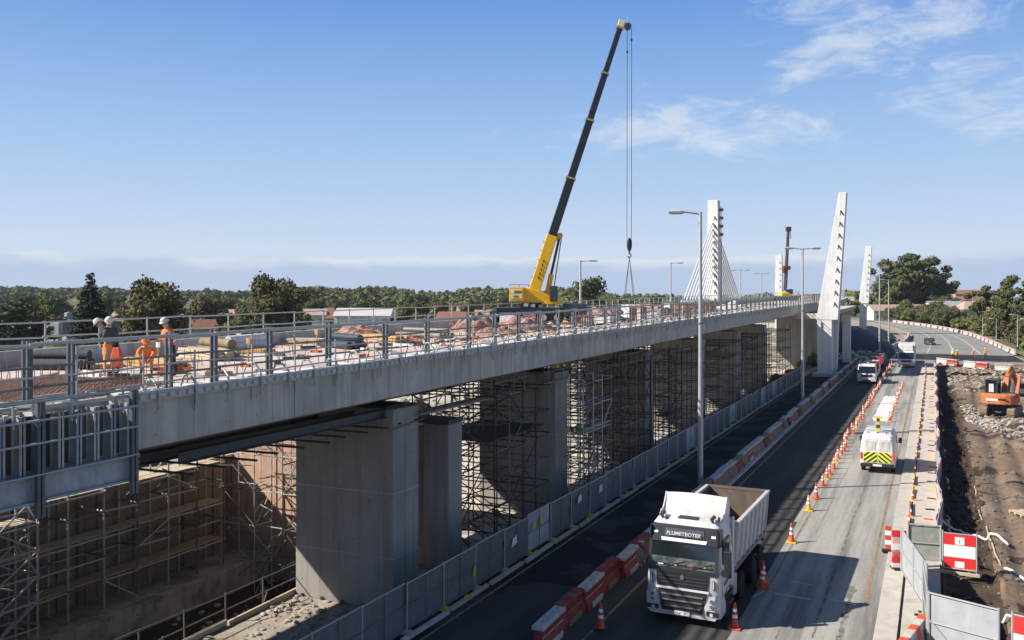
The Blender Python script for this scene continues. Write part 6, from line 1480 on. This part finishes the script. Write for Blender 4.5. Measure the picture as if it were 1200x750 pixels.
# dark tarpaulin covered mound
t = thing('covered_mound', 'dark tarpaulin covered mound at the inner side of the bend', 'mound', (-16.5, 205, -.2), .12)
mb = MB(); nxx, nyy = 22, 26; V = []
for j in range(nyy):
    for i in range(nxx):
        u = -1+2*i/(nxx-1); v = -1+2*j/(nyy-1); e = max(0,(1-u**4))*max(0,(1-v**4)); V.append((u*9, v*22, 6.4*e*(.72-.45*u)*(1+.1*mn.noise(Vector((u*3,v*5,1))))))
mb.add(V, [(j*nxx+i,j*nxx+i+1,(j+1)*nxx+i+1,(j+1)*nxx+i) for j in range(nyy-1) for i in range(nxx-1)]); mb.build('tarpaulin', K['tarp_dark'], t, smooth=True)
for k in range(6): rod('tie_rope', (-8.8,-18+k*7,.1), (-3,-17+k*7,5.6), .06, K['galv_d'], t)
clods('site_debris', 700, (-15,-7.5,160,235), (.1,.7), K['bar_tan'], zf=lambda x,y:0)
clods('site_debris', 300, (-15,-7.5,160,235), (.1,.6), K['bar_white'], zf=lambda x,y:0)
# parked semi trailer beyond the bridge
x, y = at(62, 187); t = thing('semi_trailer', 'white cabbed lorry with long dark tarpaulin trailer behind the deck', 'lorry', (x, y, 1.6), CA)
mb = MB(); mb.bx(2.6,17,-1.25,1.25,1.2,3.9); mb.build('tarpaulin', K['teal'], t, bevel=.1); mb = MB(); mb.bx(-.9,1.9,-1.2,1.2,.5,3.6); mb.build('cab', K['white'], t, bevel=.15)
mb = MB(); mb.bx(-.4,.8,-1.23,-1.19,1.9,2.8); mb.build('window', K['glass'], t); bar('chassis', (0,0,.9), (17,0,.9), .8, .3, K['steel_dark'], t)
for x_ in (0.,4,13,14.3,15.6):
    mb = MB(); mb.tube((x_,-1.2,.5),(x_,1.2,.5),.5,n=14); mb.build('wheel', K['rubber'], t)
# concrete retaining block right, kerb blocks near the excavator
for k, (x, y, h_) in enumerate(((13.1,106,2.2),(13.3,111,2.3),(13.6,116,2.4))):
    t = thing('concrete_block', ['pale concrete block wall unit right of the excavator, nearest','pale concrete wall unit right of the excavator, middle one','pale concrete wall unit right of the excavator, farthest'][k], 'concrete block', (x, y, .1), -.12)
    mb = MB(); mb.box((0,0,h_/2), (2.4,4.8,h_)); mb.build('block', K['conc_beige'], t, bevel=.06); mb = MB(); mb.box((0,0,h_+.03), (2.5,4.85,.08)); mb.build('cap', K['conc'], t)

# ================================================================== DECK CLUTTER
gc = random.Random(31)
def zt(y): return ztop(y)+.012
def stack(name, label, cat, x, y, rz, L_, n, layers, w, m, group=None):
    t = thing(name, label, cat, (x, y, zt(y)), rz, group)
    for l in range(layers):
        for k in range(n-(l % 2)): block('plank' if cat != 'pipes' else 'pipe', ((k-(n-1)/2)*w*1.08, gc.uniform(-.2,.2), .06+l*.13), (w, L_*gc.uniform(.85,1), .11), m if gc.random() < .75 else K['plank'], t, gc.uniform(-.03,.03))
    for s in (-.35,.35): block('bearer', (0,s*L_,-.0), (n*w,.1,.05), K['plank'], t)
    return t
wl = [('between the two near posts left of the standing worker',-26.5,22.5),('right behind the standing worker',-24.8,23.2),('first right of the standing worker',-25.5,26.5),('in the middle of the deck past the worker',-27,30),('by the far wall past the worker',-28.5,36),('left of the red netting heap',-25,38),('behind the red netting heap',-27.5,46),('short of the crane',-24,50)]
for i, (lab, x, y) in enumerate(wl): stack('timber_stack', 'orange brown timber stack on deck '+lab, 'timber stack', x, y, gc.uniform(1.0,2.0), gc.uniform(2,3.4), 5, 1+i % 3, .2, K['timber'] if i % 2 else K['plank'])
def rolls(label, x, y, rz, n, L_, r, m):
    t = thing('pipe_bundle', label, 'pipes', (x, y, zt(y)), rz)
    for k in range(n): mb = MB(); c = ((k-(n-1)/2)*r*2.05, 0, r) if k < n-1 or n < 3 else (0,0,r*2.75); mb.tube((c[0],-L_/2,c[2]),(c[0],L_/2,c[2]), r, n=12); mb.build('pipe', m, t, smooth=True)
rolls('dark rolls lying behind the deck workers', -27.0, 21.2, 1.9, 4, 2.0, .17, K['char']); rolls('brown rolls on the deck right of the standing worker', -26.3, 27.8, 1.2, 4, 2.6, .19, K['bar_tan']); rolls('dark pipes lying on the deck left of the netting heap', -24.5, 34, 1.1, 4, 3.0, .17, K['steel_dark']); rolls('grey pipes in the middle of the deck', -25.5, 43, 1.3, 5, 3.5, .14, K['galv_d']); rolls('pale concrete pipes near the deck wall', -28.1, 31.5, .2, 3, 3, .17, K['conc_white'])
def heap(name, label, cat, x, y, r, h, m, n=9, sc_=(1,1.4,1)):
    t = thing(name, label, cat, (x, y, zt(y)-.05)); mb = MB(); nn = 20; V = []
    sd_ = gc.uniform(0,50)
    for j in range(nn+1):
        for i in range(nn+1):
            u = -1+2*i/nn; v = -1+2*j/nn; e = max(0,1-(u*u+v*v)); V.append((u*r*sc_[0], v*r*sc_[1], h*e**.7*(.7+.9*abs(mn.noise(Vector((u*2.2+sd_,v*2.2,0)))))+.06*e*mn.noise(Vector((u*7+sd_,v*7,0)))))
    mb.add(V, [(j*(nn+1)+i,j*(nn+1)+i+1,(j+1)*(nn+1)+i+1,(j+1)*(nn+1)+i) for j in range(nn) for i in range(nn)]); mb.build(name+'_cloth', m, t)
    for k in range(n): a = gc.uniform(0,6.28); rr = gc.uniform(.2,1.1)*r; rod('stick', (rr*math.cos(a),rr*math.sin(a),0), (rr*math.cos(a)+gc.uniform(-.6,.6),rr*math.sin(a)+gc.uniform(-.6,.6),gc.uniform(.3,1.0)*h*1.3), .025, gc.choice([K['rebar'],K['orange'],K['galv_d'],K['plank']]), t)
    return t
HN = [(-26.5,51,1.6,1.0,'red netting heap on the deck halfway to the crane, left one'),(-24.6,54,1.9,.9,'red netting heap on the deck halfway to the crane, middle one'),(-23,47,1.3,.5,'low pink netting heap near the guard rail'),(-26,72,2.0,1.0,'red netting heap just beyond the crane'),(-22.6,66,1.6,.8,'red netting heap right of the crane tyres'),(-24,82,2.2,1.1,'pink netting heap well beyond the crane'),(-28,40,1.6,.7,'pinkish heap by the far wall of the deck')]
for x, y, r, h, lab in HN: heap('netting_heap', lab, 'netting', x, y, r, h, K['pink_net'])
heap('sheeting_heap', 'white crumpled sheeting on the deck beyond the crane', 'sheeting', -23.2, 76, 2.2, .8, K['white_dirty']); heap('sheeting_heap', 'white crumpled sheeting on the far part of the deck before the stays', 'sheeting', -25, 95, 3, .9, K['white_dirty']); heap('sheeting_heap', 'pale sheeting bundle right of the tall lamp on the deck', 'sheeting', -22.5, 112, 2.5, .8, K['bar_white'])
def cagebar(label, x, y, L_, w, h, rz):
    t = thing('rebar_cage', label, 'rebar cage', (x, y, zt(y)), rz)
    for k in range(int(L_/.45)+1):
        yy = -L_/2+k*.45
        for s in (-1,1): rod('stirrup', (s*w/2,yy,0), (s*w/2,yy,h), .03, K['rebar'], t)
        rod('stirrup', (-w/2,yy,h), (w/2,yy,h), .03, K['rebar'], t)
    for s in (-1,1):
        for z_ in (.1,h*.5,h): rod('bar', (s*w/2,-L_/2,z_), (s*w/2,L_/2,z_), .035, K['rebar'], t)
    return t
cagebar('rusty rebar cage standing on the deck beyond the crane, nearest', -21.6, 70, 4.5, .8, 1.1, .2); cagebar('rusty rebar cage on the deck left of the tall lamp', -20.6, 80, 5, .9, 1.2, .1); cagebar('rusty rebar cage right of the tall lamp', -21.2, 90, 5, .9, 1.1, 0); cagebar('far rusty rebar cage before the cable stays', -23, 101, 5, 1, 1.2, .1); cagebar('rusty rebar cage beside the netting heaps', -21.5, 57, 4, .7, .8, .1)
# starter bars and orange marker sticks across the deck
sb_ = MB()
for k in range(900):
    x = gc.uniform(-28.8,-18.4); y = gc.uniform(14,110); z_ = ztop(y); sb_.tube((x,y,z_),(x+gc.uniform(-.05,.05),y+gc.uniform(-.05,.05),z_+gc.uniform(.15,.5)), .013, n=4, cap=False)
tag(thing1('starter_bars', sb_, 'rusty starter bars standing in rows all over the deck', 'starter bars', K['rebar']), kind='stuff')
sb_ = MB()
for k in range(420):
    x = gc.uniform(-28.8,-18.3); y = gc.uniform(16,120); z_ = ztop(y)+.03; a = gc.uniform(0,3.14); l = gc.uniform(.2,1.1); sb_.box((x,y,z_+gc.uniform(0,.08)), (gc.uniform(.05,.2),l,gc.uniform(.04,.16)), rz=a, mi=gc.randrange(4))
tag(thing1('deck_litter', sb_, 'offcuts and litter scattered over the deck', 'litter', [K['timber'],K['conc_white'],K['orange'],K['char']]), kind='stuff')
for k, (x, y, lab) in enumerate(((-22.6,19.2,'orange trestle sign on the deck left of the first timber stack'),(-23.6,22.2,'white and orange marker post standing behind the crouching worker'),(-22.2,25.0,'orange upright marker right of the standing worker'),(-23.8,31,'orange marker post midway along the near deck'))):
    t = thing('marker_post', lab, 'marker', (x, y, zt(y))); rod('post', (0,0,0), (.03,0,.95), .03, K['timber'], t); block('board', (0,0,.85), (.16,.04,.2), K['timber'] if k != 1 else K['refl'], t); block('foot', (0,0,.04), (.4,.3,.08), K['orange'], t)
for k, (x, y, w, d, h, m_, lab) in enumerate(((-27.5,58,1.2,.8,.9,'galv','small steel generator box left of the crane'),(-21.5,61.5,1.4,1,.7,'bar_white','white tool chest right of the crane tyres'),(-28.2,90,2.4,2,1.0,'wall_white','white site box on the far part of the deck'),(-27.6,104,2.4,2,.9,'galv','grey site box before the cable stays'))):
    t = thing('site_box', lab, 'box', (x, y, zt(y)), gc.uniform(-.3,.3)); mb = MB(); mb.bx(-w/2,w/2,-d/2,d/2,.08,h); mb.build('body', K[m_], t, bevel=.04); mb = MB(); mb.bx(-w/2-.03,w/2+.03,-d/2-.03,d/2+.03,h,h+.06); mb.build('lid', K['steel_dark'], t); 
    for s in (-1,1): block('skid', (s*w*.35,0,.04), (.12,d,.08), K['steel_dark'], t)
for k, (x, y, lab) in enumerate(((4.2,51.5,'timber pallet lying on the churned soil in the middle distance'),(6.5,70.0,'grey concrete pipe section lying on soil before the rubble'),(9.5,118,'stack of boards left of the pale wall units'),(8.2,44.5,'broken board lying on the soil near the right edge'))):
    t = thing('site_scrap', lab, 'scrap', (x, y, hd(x,y)+.03), .5+k)
    if k == 1: mb = MB(); n = 16; mb.loft([[(xx, rr*math.cos(2*math.pi*i/n), .5+rr*math.sin(2*math.pi*i/n)) for i in range(n)] for rr, xx in ((.5,-1),(.5,1),(.4,1),(.4,-1),(.5,-1))]); mb.build('pipe', K['conc'], t, smooth=True)
    else:
        for q in range(6): block('board', (-.5+.2*q,0,.12+.02*(q % 2)), (.14,1.2+(k == 2)*2,.03), K['plank'], t)
        for q in (-.45,0,.45): block('bearer', (0,q*(1+(k == 2)*1.8),.06), (1.2,.09,.09), K['plank'], t)
# hoses and white pipes over the soil
def hose(label, pts, r, m, cat='hose'):
    mb = MB(); P = []
    for (a, b) in zip(pts[:-1], pts[1:]):
        for k in range(8): f = k/8; x = a[0]+(b[0]-a[0])*f; y = a[1]+(b[1]-a[1])*f; P.append((x+.05*nz(x,y,1.4), y, hd(x,y)+r+(a[2]+(b[2]-a[2])*f)))
    mb.path(P, r, n=6, mi=0); o = mb.build('hose', m, None, smooth=True); return tag(o, label, cat)
hose('white hose lying across the dark soil past the sign board', [(.4,47.5,.3),(1.6,46.8,.1),(2.6,46.2,.1),(3.0,44.8,.05)], .05, K['refl']); hose('dark string line curving along the edge of the dark soil', [(2.2,62,0),(2.15,52,0),(2.35,44,0),(2.5,41,0)], .035, K['plank'])
hose('white pipe lying on the soil at the right edge of the picture', [(2.6,40.9,0),(3.6,40.2,0),(5.2,39.0,0)], .05, K['refl']); hose('thin grey hose across the lumpy soil near the bottom right', [(1.9,35.2,0),(2.9,34.8,0),(4,33.9,0)], .04, K['refl']); hose('thin cable lying across the churned soil in the middle distance', [(.5,56,0),(3,56.2,0),(6,55.3,0),(9,55.6,0)], .03, K['char'])

# ================================================================== PEOPLE
def person(label, loc, rz, J, tro, top_, skin=K['skin'], s=1.0, helmet=K['white'], vest=None, hat=True, fingers=True):
    """J: joints in metres, person faces -y"""
    t = thing('person', label, 'person', loc, rz)
    V = []; E_ = []; Rr = []; tagv = []
    def v(p, r, k, par=None):
        V.append(p); Rr.append(r); tagv.append(k)
        if par is not None: E_.append((par, len(V)-1))
        return len(V)-1
    pel = v(J['pelvis'], .145, 't'); wa = v(J['waist'], .135, 'u', pel); ch = v(J['chest'], .165, 'u', wa); nk = v(J['neck'], .062, 's', ch); 
    hd0 = Vector(J['head']); n_ = Vector(J['neck']); hv = (hd0-n_).normalized()
    j = v(tuple(n_.lerp(hd0,.5)), .075, 's', nk); h1 = v(tuple(hd0), .098, 's', j); v(tuple(hd0+hv*.09), .075, 's', h1)
    for sd_ in 'LR':
        sh = v(J['sh'+sd_], .075, 'u', ch); el = v(J['el'+sd_], .052, 'u', sh); wr = v(J['wr'+sd_], .034, 'u', el)
        w0 = Vector(J['wr'+sd_]); e0 = Vector(J['el'+sd_]); d = (w0-e0).normalized(); pm_ = w0+d*.07; pl_ = v(tuple(pm_), .036, 's', wr)
        sidev = d.cross(Vector((0,1,.2))).normalized()
        for q in range(4):
            o_ = sidev*(.027-.018*q); L_ = (.070,.080,.075,.058)[q]; b_ = v(tuple(pm_+o_+d*.03), .011, 's', pl_); c_ = v(tuple(pm_+o_*1.1+d*(.03+L_*.55)), .0095, 's', b_); v(tuple(pm_+o_*1.1+d*(.03+L_*.85)+Vector((0,-.025,0))), .008, 's', c_)
        th = v(tuple(w0+d*.03+sidev*.04), .012, 's', wr); v(tuple(w0+d*.08+sidev*.062), .009, 's', th)
        hp_ = v(J['hip'+sd_], .10, 't', pel); kn = v(J['kn'+sd_], .068, 't', hp_); an = v(J['an'+sd_], .048, 't', kn); a0 = Vector(J['an'+sd_]); to = Vector(J['toe'+sd_]); 
        m_ = v(tuple(a0.lerp(to,.35)+Vector((0,0,-.03))), .048, 'b', an); v(tuple(to), .038, 'b', m_)
    me = bpy.data.meshes.new('body'); me.from_pydata(V, E_, []); o = bpy.data.objects.new('body', me); COL.objects.link(o)
    sk = o.modifiers.new('skin', 'SKIN'); sk.branch_smoothing = .4
    for i, sv in enumerate(me.skin_vertices[0].data): sv.radius = (Rr[i], Rr[i]*(.72 if i in (1,2) else 1)); sv.use_root = (i == 0)
    o.modifiers.new('sub', 'SUBSURF').levels = 1
    dg = bpy.context.evaluated_depsgraph_get(); nm = bpy.data.meshes.new_from_object(o.evaluated_get(dg)); bpy.data.objects.remove(o)
    nm.materials.clear()
    for m_ in (tro, top_, skin, K['boom_black']): nm.materials.append(m_)
    Va = np.array(V); idm = {'t':0,'u':1,'s':2,'b':3}
    # nearest skeleton segment decides the cloth
    for f in nm.polygons:
        c = np.array(f.center); best = 9e9; bt = 0
        for a, b in E_:
            A, B = Va[a], Va[b]; ab = B-A; tt = max(0,min(1,np.dot(c-A,ab)/(np.dot(ab,ab)+1e-9))); dd = np.linalg.norm(c-(A+ab*tt))-.4*Rr[b]
            if dd < best: best = dd; bt = idm[tagv[b]] if tt > .08 else idm[tagv[a]] if tagv[b] != 'u' else 1
        f.material_index = bt; f.use_smooth = True
    nm.update(); link('body', nm, t)
    hc = hd0+hv*.045
    q = hv.to_track_quat('Z','Y').to_matrix()
    fwd = Vector(J.get('look', (0,-1,0))).normalized()
    if hat:
        mb = MB(); n = 14; up = hv; si = up.cross(fwd).normalized(); fw = si.cross(up)
        rings = [[tuple(hc+up*(.035+zz)+(si*math.cos(a)*.92+fw*math.sin(a))*rr) for a in [2*math.pi*i/n for i in range(n)]] for rr, zz in ((.155,.0),(.15,.015),(.128,.02),(.118,.07),(.085,.115),(.03,.135))]
        mb.loft(rings); mb.build('hard_hat', helmet, t, smooth=True)
        mb = MB(); mb.loft([[tuple(hc+up*(.035+zz)+fw*fo+si*math.cos(a)*.09+fw*max(0,math.sin(a))*.07) for a in [2*math.pi*i/8 for i in range(8)]] for zz, fo in ((-.005,.11),(.008,.11))]); mb.build('hat_brim', helmet, t)
    # nose, eyes, ears, mouth
    si = hv.cross(fwd).normalized(); fw = si.cross(hv)*-1 if (si.cross(hv)).dot(fwd) < 0 else si.cross(hv)
    mb = MB(); mb.beam(hd0+fw*.09+hv*.02, hd0+fw*.112-hv*.02, .022,.02,.032,.03); mb.build('nose', skin, t)
    for s_ in (-1,1):
        mb = MB(); mb.ico(tuple(hd0+fw*.088+si*s_*.033+hv*.02), .010, (1,1,.7), 1); mb.build('eye', K['black'], t)
        mb = MB(); mb.ico(tuple(hd0+si*s_*.098), .022, (.6,1,1.2), 1); mb.build('ear', skin, t)
    mb = MB(); mb.box(tuple(hd0+fw*.092-hv*.045), (.045,.012,.008)); mb.build('mouth', K['rebar'], t)
    if vest:
        c0 = Vector(J['waist']); c1 = Vector(J['chest']); mb = MB(); ax = (Vector(J['shL'])-Vector(J['shR'])); wv = ax.normalized(); dp = Vector((0,1,0)); n = 16
        dp = (c1-c0).cross(wv).normalized()
        rings = []
        low = Vector(J['pelvis'])
        for p, a, b in ((low.lerp(c0,.25),.20,.165),(c0,.19,.155),(c0.lerp(c1,.6),.205,.165),(c1+ (c1-c0).normalized()*.05,.215,.16),(c1+(c1-c0).normalized()*.13,.15,.10)):
            rings.append([tuple(p+wv*a*math.cos(2*math.pi*i/n)+dp*b*math.sin(2*math.pi*i/n)) for i in range(n)])
        mb.loft(rings); mb.build('vest', vest[0], t, smooth=True)
        if len(vest) > 1:
            p = c0; mb = MB(); mb.loft([[tuple(p+Vector((0,0,zz))+wv*.200*math.cos(2*math.pi*i/n)+dp*.166*math.sin(2*math.pi*i/n)) for i in range(n)] for zz in (-.03,.03)]); mb.build('reflective_band', K['refl'], t, smooth=True)
            mb = MB(); mb.loft([[tuple(q_) for q_ in ring] for ring in ([[Vector(p_)+wv*.012 for p_ in r_[14:16]+r_[0:3]][::1]+[Vector(p_)+wv*.004 for p_ in (r_[14:16]+r_[0:3])][::-1] for r_ in rings[1:4]])]); mb.build('side_panel', vest[1], t, smooth=True)
    return t
def stand(lean=0, arms='down', stride=.10):
    J = {'pelvis':(0,0,.95),'waist':(0,-.02-lean*.1,1.10),'chest':(0,-.02-lean*.35,1.34),'neck':(0,-.02-lean*.5,1.49),'head':(0,-.05-lean*.62,1.64-lean*.05)}
    for s, k in ((-1,'L'),(1,'R')):
        J['hip'+k] = (s*.10,0,.90); J['kn'+k] = (s*.12,-.03+s*stride*.4,.50); J['an'+k] = (s*.14,s*stride,.10); J['toe'+k] = (s*.16,s*stride-.19,.04); J['sh'+k] = (s*.19,-.0-lean*.38,1.40)
        if arms == 'down': J['el'+k] = (s*.26,.02-lean*.36,1.13); J['wr'+k] = (s*.25,-.10-lean*.4,.89)
        else: J['el'+k] = (s*.25,-.05-lean*.4,1.14); J['wr'+k] = (s*.10,-.30-lean*.4,1.12)
    return J
x, y = at(200, 27.9); person('person in orange and yellow hi vis jacket and white hard hat standing on the deck', (x, y, zt(y)), CA-.5, stand(.25,'fold'), K['navy'], K['hivis_o'], vest=(K['hivis_o'],K['hivis_y']))
J = stand(.7,'fold'); x, y = at(136, 28.6); person('person in dark jacket and white hard hat leaning forward with orange tool bag', (x, y, zt(y)), CA-1.3, J, K['navy'], K['char'], vest=(K['char'],))
x, y = at(128, 29.8); person('person in orange trousers partly hidden behind the leaning worker', (x, y, zt(y)), CA+.4, stand(.5,'down'), K['hivis_o'], K['char'])
J = {'pelvis':(0,.12,.42),'waist':(0,.02,.56),'chest':(0,-.14,.76),'neck':(0,-.22,.88),'head':(0,-.30,1.0),'look':(0,-1,-.4)}
for s, k in ((-1,'L'),(1,'R')): J.update({'hip'+k:(s*.10,.08,.40),'kn'+k:(s*.17,-.28,.50),'an'+k:(s*.15,-.05,.10),'toe'+k:(s*.17,-.24,.04),'sh'+k:(s*.18,-.15,.82),'el'+k:(s*.24,-.36,.66),'wr'+k:(s*.12,-.50,.48)})
x, y = at(172, 28.8); person('person in orange hi vis crouching between the two standing workers', (x, y, zt(y)), CA+.3, J, K['hivis_o'], K['hivis_o'], helmet=K['hivis_o'])
x, y = at(137, 28.3); t = thing('tool_bag', 'orange tool bag hanging at the side of the leaning worker', 'bag', (x, y, zt(y)+.25), CA); mb = MB(); mb.loft([[(-.14,-.10,0),(.14,-.10,0),(.14,.1,0),(-.14,.1,0)],[(-.17,-.12,.3),(.17,-.12,.3),(.17,.12,.3),(-.17,.12,.3)],[(-.1,-.06,.62),(.1,-.06,.62),(.1,.06,.62),(-.1,.06,.62)]]); mb.build('sack', K['orange'], t, bevel=.03); mb = MB(); mb.path([(-.08,0,.6),(-.05,0,.8),(.05,0,.8),(.08,0,.6)], .015); mb.build('strap', K['char'], t)
for px, D_, lab, v in ((1121,147,'distant person in orange hi vis standing by the junction barriers, leftmost pair',K['hivis_o']),(1117,150,'distant person in yellow hi vis standing by the junction barriers',K['hivis_y']),(1140,148,'distant person in orange hi vis, middle of the junction',K['hivis_o']),(1155,152,'distant person in orange hi vis nearest the right barriers',K['hivis_o'])):
    x, y = at(px, D_); person(lab, (x, y, .1 if y > 158 else hd(min(x,16.9), y)), CA+gc.uniform(-1,1), stand(.1), K['navy'], v, helmet=K['white'], vest=(v,))

# ================================================================== AIR
hz_ = MB(); hz_.bx(-1640, 1640, -640, 1640, -6, 48)
hm = bpy.data.materials.new('haze_air'); hm.use_nodes = True; hn = hm.node_tree; hn.nodes.clear()
ho = hn.nodes.new('ShaderNodeOutputMaterial'); pv_ = hn.nodes.new('ShaderNodeVolumePrincipled'); pv_.inputs['Color'].default_value = (.80,.88,1,1); pv_.inputs['Density'].default_value = .00007; pv_.inputs['Anisotropy'].default_value = .2
hn.links.new(pv_.outputs[0], ho.inputs['Volume']); tag(hz_.build('haze', hm), kind='stuff')
